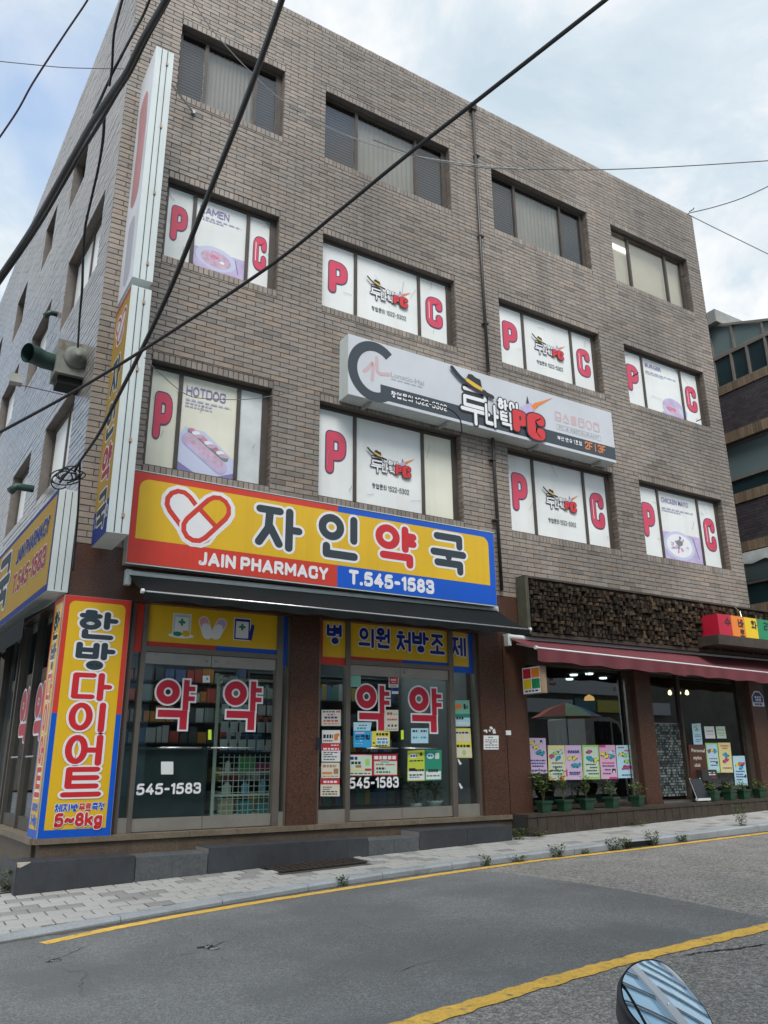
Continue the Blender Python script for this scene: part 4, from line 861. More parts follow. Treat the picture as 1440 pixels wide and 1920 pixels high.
# pharmacy interior
room = mat('shop_wall', (0.22, 0.23, 0.23), 0.8, (2, 0.9, 1.05)); floor_t = mat('shop_floor', (0.16, 0.155, 0.145), 0.35, (3, 0.9, 1.05))
mb = MB(); mb.quad((XL+0.1, 0.3, SZ+0.004), (8.4, 0.3, SZ+0.004), (8.4, 4.2, SZ+0.004), (XL+0.1, 4.2, SZ+0.004)); mb.build('shop_floor', floor_t, bld)
mb = MB(); mb.quad((XL+0.2, 0.32, 2.2), (8.4, 0.32, 2.2), (8.4, 4.2, 2.2), (XL+0.2, 4.2, 2.2)); mb.build('shop_ceiling', room, bld)
mb = MB(); mb.quad((XL-0.1, 3.6, SZ), (8.4, 3.6, SZ), (8.4, 3.6, 2.2), (XL-0.1, 3.6, 2.2)); mb.build('shop_rear_wall', mat('shop_rear', (0.045, 0.06, 0.07), 0.8, (3, 0.7, 1.3)), bld)
mb = MB(); mb.quad((8.42, 0.3, -1), (8.42, 4.4, -1), (8.42, 4.4, 2.3), (8.42, 0.3, 2.3)); mb.build('party_wall', room, bld)
tube_m = mat('fluorescent_tube', (0.85, 0.93, 1.0), 0.5, emit=15.0)
for k, (x_, y_) in enumerate(((3.6, 1.3), (4.6, 1.5), (3.35, 2.7), (6.5, 1.6), (7.4, 2.6))):
    t_ = thing('ceiling_light', ('lit ceiling tube behind the left leaf of the first pharmacy doors, near the glass', 'lit ceiling tube behind the right leaf of the first pharmacy doors', 'lit ceiling tube deep inside behind the first pharmacy doors', 'lit ceiling tube behind the left leaf of the second pharmacy doors', 'lit ceiling tube deep inside behind the second pharmacy doors')[k], 'ceiling light', (x_, y_, 2.1), 'ceiling lights inside the pharmacy')
    mb = MB(); mb.box((x_-0.05, y_-0.6, 2.15), (x_+0.05, y_+0.6, 2.197)); mb.build('housing', white_p, t_); mb = MB(); mb.tube([(x_, y_-0.56, 2.125), (x_, y_+0.56, 2.125)], 0.02, 8); mb.build('tube', tube_m, t_)
# wire display rack behind the right hand door
rack_m = mat('cream_wire', (0.72, 0.76, 0.66), 0.5); RY = 0.75
rk0, rk1 = fp(398, 1500, RY).x, fp(503, 1500, RY).x+0.25
rk = thing('display_rack', 'cream wire display rack hung with white packets behind the pharmacy door glass', 'display rack', ((rk0+rk1)/2, RY, SZ))
ztop = fp(410, 1270, RY).z; zsh = [fp(400, y, RY).z for y in (1527, 1490, 1447)]
mb = MB()
for x_ in (rk0, rk1): mb.box((x_-0.018, RY-0.02, SZ+0.005), (x_+0.018, RY+0.02, ztop))
mb.box((rk0+0.018, RY-0.018, ztop-0.035), (rk1-0.018, RY+0.018, ztop)); mb.build('post', rack_m, rk)
for z_ in zsh: bx('shelf', (rk0+0.019, RY-0.18, z_-0.022), (rk1-0.019, RY+0.016, z_), rack_m, rk)
mb = MB()
x_ = rk0+0.06
while x_ < rk1: mb.box((x_-0.004, RY-0.19, zsh[0]), (x_+0.004, RY-0.184, zsh[2]+0.22)); x_ += 0.075
z_ = zsh[0]+0.05
while z_ < zsh[2]+0.22: mb.box((rk0, RY-0.197, z_-0.004), (rk1, RY-0.191, z_+0.004)); z_ += 0.075
mb.build('wire_mesh', rack_m, rk, kind='stuff')
pk_m = [mat('packet_white', (0.76, 0.80, 0.78), 0.5, (20, 0.8, 1.1)), mat('packet_dark', (0.06, 0.07, 0.08), 0.5)]
mb = MB(); mb.box((-0.052, -0.006, -0.14), (0.052, 0.006, 0.0)); mb.box((-0.035, -0.005, 0.0), (0.035, 0.005, 0.045), 1); pk = mb.mesh('packet', pk_m, Vector((0, 0, 0)))
ORD = ('one', 'two', 'three', 'four', 'five', 'six', 'seven', 'eight', 'nine', 'ten')
PKG = 'white packets hanging on the display rack'; pn = 0
for r_ in range(5):
    for c_ in range(8):
        x_ = rk0+0.10+c_*0.135; z_ = zsh[2]+0.42+r_*0.235
        if x_ > rk1-0.05 or z_ > ztop-0.05: continue
        o = bpy.data.objects.new('packet', pk); col.objects.link(o); o.location = (x_, RY-0.05, z_); tag(o, f'white packet on the cream rack, row {ORD[r_]} from below, column {ORD[c_]} from the left', 'packet', PKG); WL[o.name] = Vector(o.location)
goods = random.Random(8)
GC = [((0.45, 0.05, 0.18), 'pink carton'), ((0.05, 0.32, 0.36), 'teal carton'), ((0.55, 0.45, 0.30), 'tan carton'), ((0.22, 0.42, 0.62), 'blue canister'), ((0.6, 0.62, 0.6), 'white bottle'), ((0.12, 0.40, 0.16), 'green carton')]
for zi, items in ((0, (2, 1, 1, 4)), (1, (4, 3, 3, 5)), (2, (4, 5, 0, 4))):
    for k, ci in enumerate(items):
        c_, nm = GC[ci]; x_ = rk0+0.16+k*0.26; wd = goods.uniform(0.07, 0.12); ht = goods.uniform(0.10, 0.19); z_ = zsh[zi]
        m_ = mat('goods_'+nm.replace(' ', '_'), c_, 0.5); mb = MB()
        if 'bottle' in nm or 'canister' in nm: mb.lathe((x_, RY-0.09, z_), [(wd*0.55, 0), (wd*0.55, ht*0.8), (wd*0.3, ht*0.92), (wd*0.3, ht*1.1)], 12); kd = nm.split()[1]
        else: mb.box((x_-wd, RY-0.16, z_), (x_+wd, RY-0.02, z_+ht)); mb.box((x_-wd*1.005, RY-0.1605, z_+ht*0.3), (x_+wd*1.005, RY-0.0195, z_+ht*0.5)); kd = 'carton'
        mb.build(kd, m_, label=f'{nm} on the {("bottom", "middle", "top")[zi]} shelf of the wire rack, place {("one", "two", "three", "four")[k]} from the left', cat=kd, group='goods on the wire rack shelves')
# counter and dark shelving deeper in, two pale pots by the second door
mb = MB(); mb.box((2.5, 2.3, SZ+0.005), (4.3, 2.7, 0.2)); mb.box((2.45, 2.25, 0.2), (4.35, 2.75, 0.24)); mb.build('counter', mat('counter_teal', (0.12, 0.17, 0.18), 0.5, (3, 0.8, 1.2)), label='grey counter standing deep inside behind the left pharmacy door', cat='counter')
sh = thing('medicine_shelf', 'tall dark shelf unit full of small boxes deep inside the pharmacy', 'shelf unit', (6.6, 3.2, SZ))
mb = MB()
for z_ in (-0.75, -0.3, 0.15, 0.6, 1.05, 1.5): mb.box((4.6, 3.1, z_), (8.3, 3.5, z_+0.03))
mb.build('shelf', mat('shelf_dark', (0.07, 0.085, 0.09), 0.6), sh)
mb = MB(); gr = random.Random(2)
for z_ in (-0.72, -0.27, 0.18, 0.63, 1.08):
    x_ = 4.65
    while x_ < 8.2:
        w_ = gr.uniform(0.06, 0.2); h_ = gr.uniform(0.1, 0.3); t_ = gr.choice([(0.5, 0.5, 0.5), (0.1, 0.2, 0.35), (0.4, 0.1, 0.1), (0.1, 0.25, 0.2), (0.45, 0.35, 0.1), (0.12, 0.12, 0.14)]); mb.box((x_, 3.05, z_), (x_+w_*0.9, 3.3, z_+h_), 0, t_); x_ += w_
mb.build('small_boxes', mat('box_print', (0.7, 0.7, 0.7), 0.6, tint=True), sh, kind='stuff')
sh2 = thing('product_shelf', 'dark shelf unit with red, orange and white boxes behind the first left pharmacy door', 'shelf unit', (3.6, 2.4, SZ))
mb = MB()
for z_ in (0.30, 0.62, 0.94, 1.26): mb.box((3.0, 3.0, z_), (5.2, 3.3, z_+0.025))
mb.box((2.98, 3.0, SZ+0.01), (3.01, 3.3, 1.6)); mb.box((5.19, 3.0, SZ+0.01), (5.22, 3.3, 1.6)); mb.build('shelf', MATS['shelf_dark'], sh2)
mb = MB()
for z_ in (0.325, 0.645, 0.965, 1.285):
    x_ = 3.03
    while x_ < 5.1:
        w_ = gr.uniform(0.07, 0.22); h_ = gr.uniform(0.12, 0.27); t_ = gr.choice([(0.5, 0.08, 0.06), (0.6, 0.25, 0.05), (0.55, 0.55, 0.55), (0.1, 0.16, 0.3), (0.08, 0.09, 0.1), (0.25, 0.3, 0.3)]); mb.box((x_, 2.95, z_), (x_+w_*0.88, 3.2, z_+h_), 0, t_); x_ += w_
mb.build('small_boxes', MATS['box_print'], sh2, kind='stuff')
leaf_m = mat('leaf_green', (0.055, 0.115, 0.028), 0.5, [(8, 0.6, 1.4)], tint=True); stem_m = mat('plant_stem', (0.10, 0.085, 0.04), 0.7); soil_m = mat('potting_soil', (0.03, 0.02, 0.014), 0.95)
def foliage(mb, c, r, h, n, rnd, size=0.05, droop=0.2, col_=(0.7, 1.4), warm=0.0):
    for _ in range(n):
        a = rnd.uniform(0, 6.283); q = r*math.sqrt(rnd.random()); t_ = rnd.random(); p = Vector(c)+Vector((math.cos(a)*q*(0.5+0.6*t_), math.sin(a)*q*(0.5+0.6*t_), h*t_))
        d = Vector((math.cos(a)+rnd.uniform(-.6, .6), math.sin(a)+rnd.uniform(-.6, .6), rnd.uniform(-droop, 0.8))).normalized(); s_ = size*rnd.uniform(0.6, 1.3); sd_ = d.cross(Vector((rnd.uniform(-.4, .4), rnd.uniform(-.4, .4), 1))).normalized()*s_*0.28; nn_ = d.cross(sd_).normalized()*s_*0.08
        k = rnd.uniform(*col_); wv = rnd.uniform(0, warm)
        mb.add([p, p+d*s_*0.5+sd_+nn_, p+d*s_, p+d*s_*0.5-sd_+nn_], [(0, 1, 2), (0, 2, 3)], 0, (k*(1+wv*1.5), k*(1+wv*0.5), k*(1-wv*0.3)))
pale_pot = mat('pale_green_pot', (0.50, 0.56, 0.53), 0.45, (3, 0.93, 1.04))
for k, (px, py, wpx, hpx, lb) in enumerate(((781, 1516, 25, 24, 'pale tapered plant pot standing behind the second pharmacy door, left and shorter'), (816, 1513, 32, 27, 'pale flared plant pot with rim behind the second pharmacy door, right and wider'))):
    p = fp(px, py, 0.36); sc_ = (p-CAM).dot(FW)/FPX; r_ = wpx*sc_/2; h_ = hpx*sc_
    t_ = thing('potted_plant', lb, 'plant pot', (p.x, 0.36, SZ+0.006)); mb = MB(); z_ = SZ+0.006
    mb.lathe((p.x, 0.36, z_), [(r_*0.72, 0), (r_*0.86, h_*0.85), (r_*(1.0 if k else 0.9), h_), (r_*0.8, h_), (r_*0.76, h_*0.9)], 20); mb.build('pot', pale_pot, t_, True)
    rr = random.Random(k); mb = MB()
    for _ in range(9): a = rr.uniform(0, 6.28); mb.tube([(p.x, 0.36, z_+h_*0.9), (p.x+0.05*math.cos(a), 0.36+0.05*math.sin(a), z_+h_+0.2), (p.x+0.16*math.cos(a), 0.36+0.14*math.sin(a)+0.05, z_+h_+0.3)], [0.006, 0.005, 0.001], 5)
    mb.build('stem', stem_m, t_)
    mb = MB(); foliage(mb, (p.x, 0.40, z_+h_), 0.16, 0.42, 130, rr, 0.09); mb.build('foliage', leaf_m, t_)

# ---- side shopfront along the alley
mb = MB()
mb.obox(LP(7.6, -1.12, -0.22), DL*7.4, NL*0.25, (0, 0, 0.27)); mb.build('side_plinth', plinth_m, bld)
mb = MB(); mb.obox(LP(7.6, SZ-0.034, -0.2), DL*7.55, NL*0.28, (0, 0, 0.034)); mb.build('side_sill', sill_m, bld)
mb = MB(); mb.obox(LP(7.5, 2.29, -0.15), DL*7.49, NL*0.148, (0, 0, 0.325)); mb.build('side_band', granite, bld)
smull = [0.55, 0.78, 1.75, 2.72, 2.95, 4.1, 5.3, 6.5, 8.5]
for s_ in smull: mb = MB(); mb.obox(LP(s_, 0.59, -0.10), DL*0.03, NL*0.05, (0, 0, 1.365)); mb.build('side_mullion', alu_shade, bld)
mb = MB(); mb.obox(LP(0.27, 0.59, -0.16), DL*0.25, NL*0.155, (0, 0, 1.365)); mb.build('side_pier', granite, bld)
for a, b in zip(smull[:-1], smull[1:]):
    mb = MB(); mb.obox(LP((a+b)/2, 0.59, -0.11), DL*((b-a)/2-0.031), NL*0.004, (0, 0, 1.36)); pn_ = mb.build('side_glass', gl_shop, bld)
    mb = MB(); mb.obox(LP((a+b)/2, SZ+0.08, -0.10), DL*((b-a)/2-0.031), NL*0.02, (0, 0, 0.075)); mb.build('side_kick_panel', alu_shade, bld)
    if 0.7 < a < 2:
        fr_ = Fr(LP((a+b)/2+0.30, 0.30, -0.10), -DL, (0, 0, 1)); mb = MB(); write(mb, '약', fr_, 0, 0, 0.72, 0.11, 0, 1, 0.04, sx=0.8); mb.build('lettering', vin, pn_)
        mb = MB(); mb.tube([LP(a+0.25, 0.1, -0.05), LP(b-0.25, 0.1, -0.05)], 0.012, 8); mb.build('handle', steel, pn_)
for s_ in (2.9, 8.9):
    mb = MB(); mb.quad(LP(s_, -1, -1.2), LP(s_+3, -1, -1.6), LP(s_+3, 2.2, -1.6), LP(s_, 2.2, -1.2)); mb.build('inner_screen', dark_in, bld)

# ---- tiled step in front of the pharmacy
st = thing('tiled_step', 'low dark grey tiled step with uneven sections running below the pharmacy front', 'step', (4.7, -0.3, -1.25))
tile_d = mat('slate_tile', (0.052, 0.055, 0.062), 0.42, [(2, 0.85, 1.15), (14, 0.9, 1.1)], spec=0.4); tile_l = mat('grey_stone_tile', (0.088, 0.095, 0.10), 0.6, [(2, 0.8, 1.2), (25, 0.75, 1.25)], (40, 0.2, 0.003)); grout = mat('grout', (0.22, 0.21, 0.20), 0.9)
secs = [(35, 255, -0.966, 4, tile_d), (256, 390, -0.985, 2, tile_l), (391, 690, -0.932, 7, tile_d), (691, 786, -0.965, 2, tile_l), (787, 962, -0.886, 2, tile_d)]
YS = -0.5
for (p0, p1, zt, n, m_) in secs:
    xa, xb = fp(p0, 1600, YS).x, fp(p1, 1600, YS).x
    mb = MB(); mb.box((xa+0.004, YS+0.008, -1.5), (xb-0.004, -0.031, zt-0.008)); mb.build('core', grout, st)
    for k in range(n):
        u0, u1 = xa+(xb-xa)*k/n+0.003, xa+(xb-xa)*(k+1)/n-0.003
        mb = MB(); mb.box((u0, YS, top_z((u0+u1)/2, YS)-0.06), (u1, YS+0.007, zt)); mb.box((u0, YS+0.0075, zt-0.007), (u1, -0.032, zt)); mb.build('tile', m_, st)
xa = fp(35, 1600, YS).x
mb = MB(); mb.box((xa-0.006, YS+0.003, -1.5), (xa+0.002, 0.6, -0.968)); mb.build('end_tile', tile_d, st)
mb = MB(); mb.prism([(xa+0.0, YS-0.003, -0.962), (xa+0.13, YS-0.003, -0.962), (xa+0.03, YS-0.003, -1.01), (xa, YS-0.003, -1.0)], (0, 0.05, 0.0)); mb.build('broken_corner', mat('bare_plaster', (0.5, 0.45, 0.36), 0.9, (20, 0.8, 1.1)), st)

# ================================================================== SIGNS
sheet = mat('sign_aluminium', (0.60, 0.66, 0.66), 0.42, [(2, 0.93, 1.04)], streak=(6, (0.36, 0.37, 0.34), 0.35)); sheet_dk = mat('sign_tray_metal', (0.32, 0.33, 0.32), 0.5, (3, 0.85, 1.1))
SM = [yel, sred, sblue, swhite, sdark, sbright]
# main pharmacy board
Y0 = -0.20; sx0, sx1, sz0, sz1 = 2.225, 8.13, 2.395, 3.62
ps = thing('pharmacy_sign', 'long yellow, red and blue pharmacy signboard with a pill heart above the black awning', 'signboard', (5.2, -0.1, sz0))
bx('tray', (sx0, Y0+0.006, sz0), (sx1, -0.006, sz1), sheet_dk, ps)
mb = MB(); f = front(0, 0, Y0); xs_ = 5.20
panel(mb, f, sx0+0.008, xs_, sz0+0.008, sz1-0.008, 0.0, 1); panel(mb, f, xs_, sx1-0.008, sz0+0.008, sz1-0.008, 0.0, 2)
zl, zr = 2.71, 2.745
poly(mb, f, [(2.31, zl)]+[(8.005, zl+0.02)]+rrect(2.31, 8.005, 3.0, 3.525, 0.13, 'cd')[2:], 0.001, 0) if False else poly(mb, f, rrect(2.31, 8.005, zl+0.01, 3.525, 0.13, 'cd'), 0.001, 0)
mb.build('face', SM, ps)
mb = MB()       # pills forming a heart
def pill(o, fillm, z_, whole):
    pass
cxl, czl, rr_ = 2.845, 3.265, 0.175; cxr, czr = 3.355, 3.265; tip = (3.10, 2.945)
stroke(mb, f, [(2.845, 3.265), (3.12, 2.955)], 0.255, 0.002, 3); stroke(mb, f, [(3.365, 3.265), (3.08, 2.955)], 0.255, 0.0022, 3)
lw = 0.038
stroke(mb, f, [(cxl, czl), (3.13, 2.95)], 0.205, 0.0026, 1); stroke(mb, f, [(cxl, czl), (3.13, 2.95)], 0.205-0.068, 0.0030, 3)
poly(mb, f, [(2.965, 3.40), (3.06, 3.36), (3.14, 3.44), (3.02, 3.52)], 0.0031, 3) if False else None
stroke(mb, f, [(cxr, czr), (3.085, 2.96)], 0.232, 0.0034, 3); stroke(mb, f, [(cxr, czr), (3.085, 2.96)], 0.205, 0.0038, 1)
stroke(mb, f, [(cxr, czr), (3.085, 2.96)], 0.205-0.068, 0.0042, 3)
dx_, dz_ = (cxr-3.085), (czr-2.96); q = math.hypot(dx_, dz_); dx_, dz_ = dx_/q, dz_/q; mxx, mzz = 3.235, 3.128
v_, f_ = ribbon([(mxx, mzz), (cxr, czr)], 0.137, False, True); mb.add([f.at(p.x, p.y, 0.0046) for p in v_], f_, 0)
stroke(mb, f, [(mxx-dx_*0.20, mzz-dz_*0.20), (mxx-dx_*0.0, mzz-dz_*0.0)], 0.137, 0.0049, 3, cap=False)
stroke(mb, f, [(mxx+dz_*0.150, mzz-dx_*0.150), (mxx-dz_*0.150, mzz+dx_*0.150)], 0.033, 0.0053, 1, cap=False)
mb.build('emblem', SM, ps)
H_ = 0.605
write(ps, '자', f, 3.915, 2.815, 0.635, 0.085, 4, 3, 0.055, sx=1.10, mats=SM)
write(ps, '인', f, 4.885, 2.815, 0.675, 0.088, 4, 3, 0.052, sx=1.04, mats=SM)
write(ps, '약', f, 5.84, 2.815, 0.66, 0.088, 5, 3, 0.052, sx=1.10, mats=SM)
write(ps, '국', f, 6.84, 2.815, 0.66, 0.088, 4, 3, 0.052, sx=1.06, mats=SM)
write(ps, 'JAIN PHARMACY', f, 3.15, 2.475, 0.185, 0.125, 3, mats=SM, wfit=1.90, gap=0.10)
write(ps, 'T.545-1583', f, 5.39, 2.46, 0.22, 0.125, 3, mats=SM, wfit=1.50, gap=0.09)
for z_ in (sz0-0.012, sz1+0.001): bx('edge_trim', (sx0-0.004, Y0-0.006, z_), (sx1+0.004, Y0+0.02, z_+0.011), sheet, ps)

# PC cafe board on the second storey
Y0 = -0.30; X0, X1, Z0, Z1 = 5.30, 11.165, 5.425, 6.485
pc = thing('internet_cafe_sign', 'long white and charcoal internet cafe signboard with a hat emblem across the second storey', 'signboard', (8.2, -0.15, Z0))
bx('tray', (X0, Y0+0.006, Z0), (X1, -0.006, Z1), sheet, pc)
PM = [mat('sign_face_white', (0.56, 0.58, 0.62), 0.4, [(1.3, 0.93, 1.04)], streak=(4, (0.5, 0.5, 0.5), 0.25)), charcoal, pwhite, ink, red_p, orange_p, gold_p, lilac, mauve, mat('print_grey', (0.36, 0.36, 0.38), 0.4), mat('print_dusty_pink', (0.55, 0.40, 0.42), 0.4)]
W_, H_ = X1-X0, Z1-Z0; f = front(X0, Z0, Y0); mb = MB(); U = lambda a: a*W_; V = lambda b: b*H_
panel(mb, f, 0.006, W_-0.006, 0.006, H_-0.006, 0, 0); panel(mb, f, U(0.10), W_-0.006, V(0.055), V(0.30), 0.001, 1)
v_, f_ = ribbon(arc(U(0.082), V(0.485), 0.405, 0.445, 48, 318, 40), 0.085, False, False); mb.add([f.at(p.x, p.y, 0.0016) for p in v_], f_, 1)
for pts in ([(U(0.049), V(0.45)), (U(0.060), V(0.50)), (U(0.073), V(0.62)), (U(0.078), V(0.60)), (U(0.074), V(0.34))], [(U(0.088), V(0.73)), (U(0.090), V(0.50)), (U(0.098), V(0.47)), (U(0.127), V(0.50))]): stroke(mb, f, pts, 0.03, 0.002+0.0004*(pts[0][0] > U(0.08)), 10, r=0.05)
mb.build('face', PM, pc)
mb = MB(); thin_text(mb, 'Lunatic-Hai', f, U(0.132), V(0.475), 0.095, 9, 0.003, wfit=U(0.112), off=0.004); dash_text(mb, f, U(0.135), U(0.238), V(0.43), 0.02, 0.003, 9, 5)
write(mb, '창업문의 1522-5302', f, U(0.134), V(0.135), 0.115, 0.075, 2, gap=0.16, wfit=U(0.186))
mb.build('lettering', PM, pc)
mb = MB(); logo(mb, f, U(0.372), V(0.135), 1.86, [1, 2, 3, 4, 5, 6, 7]); mb.build('emblem', PM, pc)
mb = MB()
for k in range(6):
    x_ = U(0.743)+k*U(0.0335); zq = V(0.53); hh = V(0.155)
    if k in (0, 3, 5): stroke(mb, f, [(x_, zq), (x_+U(0.022), zq), (x_+U(0.022), zq+hh), (x_, zq+hh)], 0.014, 0.003, 10, True, 0.02); stroke(mb, f, [(x_+U(0.004), zq+hh*(0.35+0.1*k)), (x_+U(0.018), zq+hh*(0.35+0.1*k))], 0.010, 0.0032, 10)
    elif k == 1: stroke(mb, f, [(x_, zq), (x_+U(0.022), zq)], 0.014, 0.003, 10); stroke(mb, f, [(x_+U(0.011), zq+hh), (x_, zq+0.05)], 0.014, 0.0032, 10); stroke(mb, f, [(x_+U(0.011), zq+hh*0.8), (x_+U(0.022), zq+0.05)], 0.014, 0.0034, 10)
    elif k == 2: panel(mb, f, x_, x_+U(0.022), zq-0.01, zq+hh+0.01, 0.003, 10)
    else: stroke(mb, f, arc(x_+U(0.011), zq+hh/2, U(0.012), hh/2), 0.014, 0.003, 10, True)
stroke(mb, f, [(U(0.745), V(0.36)), (U(0.938), V(0.36)), (U(0.938), V(0.455)), (U(0.745), V(0.455))], 0.004, 0.002, 9, True)
thin_text(mb, 'PC & RESTAURANT', f, U(0.752), V(0.38), 0.062, 9, 0.003, wfit=U(0.178), off=0.01)
write(mb, '부산 반송 1호점', f, U(0.744), V(0.16), 0.085, 0.07, 2, gap=0.16, wfit=U(0.104))
write(mb, '2F | 3F', f, U(0.862), V(0.125), 0.155, 0.075, 5, wfit=U(0.092), round_cap=False)
mb.build('lettering', PM, pc)
for x_ in (X0+0.4, X0+1.9, X0+3.9, X1-0.4): bx('bracket', (x_, Y0+0.05, Z0-0.05), (x_+0.05, -0.004, Z0-0.001), sheet_dk, pc)

SM_SHADE = [mat('shaded_sign_yellow', (0.30, 0.185, 0.028), 0.7, (1.2, 0.9, 1.05), spec=0.15), mat('shaded_navy', (0.012, 0.025, 0.15), 0.7, spec=0.15), mat('shaded_red', (0.30, 0.035, 0.03), 0.7, spec=0.15), mat('shaded_white', (0.42, 0.42, 0.42), 0.7, spec=0.15), mat('shaded_slate', (0.03, 0.04, 0.05), 0.7, spec=0.15), mat('shaded_crimson', (0.24, 0.025, 0.04), 0.7, spec=0.15)]  # sign colours with the shade of the side faces put into them
# two projecting upright signs at the corner
VX0, VX1, VYF, VYB = 1.795, 2.045, -1.0, -0.2
def upright(name, label, z0, z1, faces, extra):
    t_ = thing(name, label, 'projecting sign', ((VX0+VX1)/2, -0.6, z0))
    mb = MB(); mb.box((VX0+0.004, VYF+0.006, z0), (VX1, VYB, z1))
    mb.build('cabinet', sheet, t_)
    mb = MB()
    for x_ in (0.085, 0.165): mb.box((VX0+x_-0.004, VYF+0.002, z0+0.01), (VX0+x_+0.004, VYF+0.0055, z1-0.01))
    mb.build('groove', seal_m, t_)
    mb = MB(); mb.box((VX0-0.002, VYF, z0-0.002), (VX0+0.075, VYF+0.0058, z1+0.002)); mb.box((VX0+0.095, VYF+0.001, z0), (VX0+0.155, VYF+0.0058, z1)); mb.box((VX0+0.175, VYF, z0), (VX1+0.002, VYF+0.0058, z1)); mb.build('front_trim', sheet, t_)
    for k in range(4):
        z_ = z0+(z1-z0)*(0.06+0.29*k); mb = MB(); mb.box((VX0+0.15, VYF-0.012, z_), (VX0+0.18, VYF-0.001, z_+0.05)); mb.build('clip', mat('rusted_clip', (0.40, 0.28, 0.20), 0.6, (30, 0.7, 1.2)), t_)
    mb = MB()
    for z_ in (z0+0.4, z1-0.4): mb.tube([(VX0+0.12, VYB, z_), (VX0+0.12, 0.0, z_)], 0.025, 6)
    mb.build('arm', sheet_dk, t_)
    ff = Fr((VX0, VYB, z0), (0, -1, 0), (0, 0, 1)); mb = MB(); W2, H2 = VYB-VYF, z1-z0
    faces(t_, ff, W2, H2); return t_
def f_low(t_, ff, W2, H2):
    mb = MB(); panel(mb, ff, 0, W2, 0, H2, 0.001, 0); panel(mb, ff, 0, W2, 0, 0.42, 0.002, 1); panel(mb, ff, 0, W2, H2-0.06, H2, 0.002, 2); mb.build('face', SM_SHADE, t_)
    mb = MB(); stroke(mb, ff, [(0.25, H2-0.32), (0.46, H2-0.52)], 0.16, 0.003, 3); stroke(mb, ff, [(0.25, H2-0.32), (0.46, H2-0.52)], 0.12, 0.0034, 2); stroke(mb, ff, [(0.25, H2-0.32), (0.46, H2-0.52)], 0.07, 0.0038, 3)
    stroke(mb, ff, [(0.55, H2-0.32), (0.36, H2-0.52)], 0.15, 0.0042, 3); stroke(mb, ff, [(0.55, H2-0.32), (0.36, H2-0.52)], 0.12, 0.0046, 2); stroke(mb, ff, [(0.55, H2-0.32), (0.36, H2-0.52)], 0.07, 0.005, 3); mb.build('emblem', SM_SHADE, t_)
    for k, (c_, m_) in enumerate((('자', 4), ('인', 4), ('약', 5), ('국', 4))): write(t_, c_, ff, 0.15, H2-1.34-k*0.60, 0.50, 0.085, m_, 3, 0.05, mats=SM_SHADE)
    write(t_, 'T.545-1583', ff, 0.04, 0.20, 0.15, 0.09, 3, mats=SM_SHADE, wfit=W2-0.08)
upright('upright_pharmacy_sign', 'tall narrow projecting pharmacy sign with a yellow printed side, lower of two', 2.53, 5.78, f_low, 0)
upm = [mat('faded_sign_face', (0.55, 0.56, 0.60), 0.4, [(0.7, 0.75, 1.15)], streak=(2, (0.34, 0.33, 0.36), 0.5)), mat('faded_red', (0.36, 0.10, 0.11), 0.4, (1, 0.7, 1.2)), mat('faded_grey', (0.28, 0.28, 0.33), 0.4)]
def f_up(t_, ff, W2, H2):
    mb = MB(); panel(mb, ff, 0, W2, 0, H2, 0.001, 0); stroke(mb, ff, [(0.35, H2-0.7), (0.42, H2-1.2), (0.38, H2-2.2)], 0.22, 0.002, 1); stroke(mb, ff, [(0.4, H2-2.8), (0.4, H2-3.5)], 0.18, 0.002, 2); mb.build('face', upm, t_)
upright('upright_faded_sign', 'tall projecting sign cabinet with a faded print and grooved white edge, upper of two', 5.90, 9.68, f_up, 0)
mb = MB(); a_, b_ = fp(315, 150, -0.8), fp(362, 210, -0.015); mb.tube([a_, b_], 0.014, 6); mb.tube([b_+Vector((0, 0.014, 0)), b_-Vector((0, 0.02, 0))], 0.035, 8); mb.build('sign_brace', steel, label='thin steel brace rod tying the upper projecting sign to the brick wall', cat='brace')

# diet banner wrapped round the corner
bn = thing('corner_banner', 'tall yellow banner board with black and red letters wrapped round the corner pier', 'banner board', (2.0, -0.03, -0.8))
BX0, BX1, BZ0, BZ1 = 1.585, 2.375, -0.805, 1.95
bx('board', (BX0, -0.058, BZ0), (BX1, -0.005, BZ1), sheet_dk, bn)
f = front(0, 0, -0.06); mb = MB(); zmid = 0.57
panel(mb, f, BX0+0.006, BX1-0.004, zmid, BZ1-0.004, 0, 1); panel(mb, f, BX0+0.006, BX1-0.004, BZ0+0.004, zmid, 0, 2); poly(mb, f, rrect(BX0+0.065, BX1-0.065, BZ0+0.115, BZ1-0.065, 0.07, 'cd'), 0.001, 0); mb.build('face', SM, bn)
CW = 0.45
for c_, m_, za, zb_ in (('한', 4, 1.44, 1.78), ('방', 4, 1.075, 1.405), ('다', 5, 0.715, 1.045), ('이', 5, 0.355, 0.70), ('어', 5, -0.015, 0.335), ('트', 5, -0.355, -0.025)):
    write(bn, c_, f, 1.775, za, zb_-za, 0.084, m_, 3, 0.06, sx=CW/(zb_-za), mats=SM, base=0.003+0.004*(za < 0.5))
write(bn, '체지방', f, 1.735, -0.505, 0.085, 0.085, 2, 3, 0.06, mats=SM, wfit=0.255, gap=0.03); write(bn, '무료', f, 1.995, -0.505, 0.085, 0.085, 5, 3, 0.06, mats=SM, wfit=0.135, gap=0.03); write(bn, '측정', f, 2.135, -0.50, 0.085, 0.085, 2, 3, 0.06, mats=SM, wfit=0.145, gap=0.03)
write(bn, '5~8kg', f, 1.745, -0.665, 0.15, 0.12, 5, 3, 0.06, mats=SM, wfit=0.52, gap=0.06, base=0.009)
ff = Fr(LP(0.46, 0, 0.036), -DL, (0, 0, 1)); W2 = 0.495
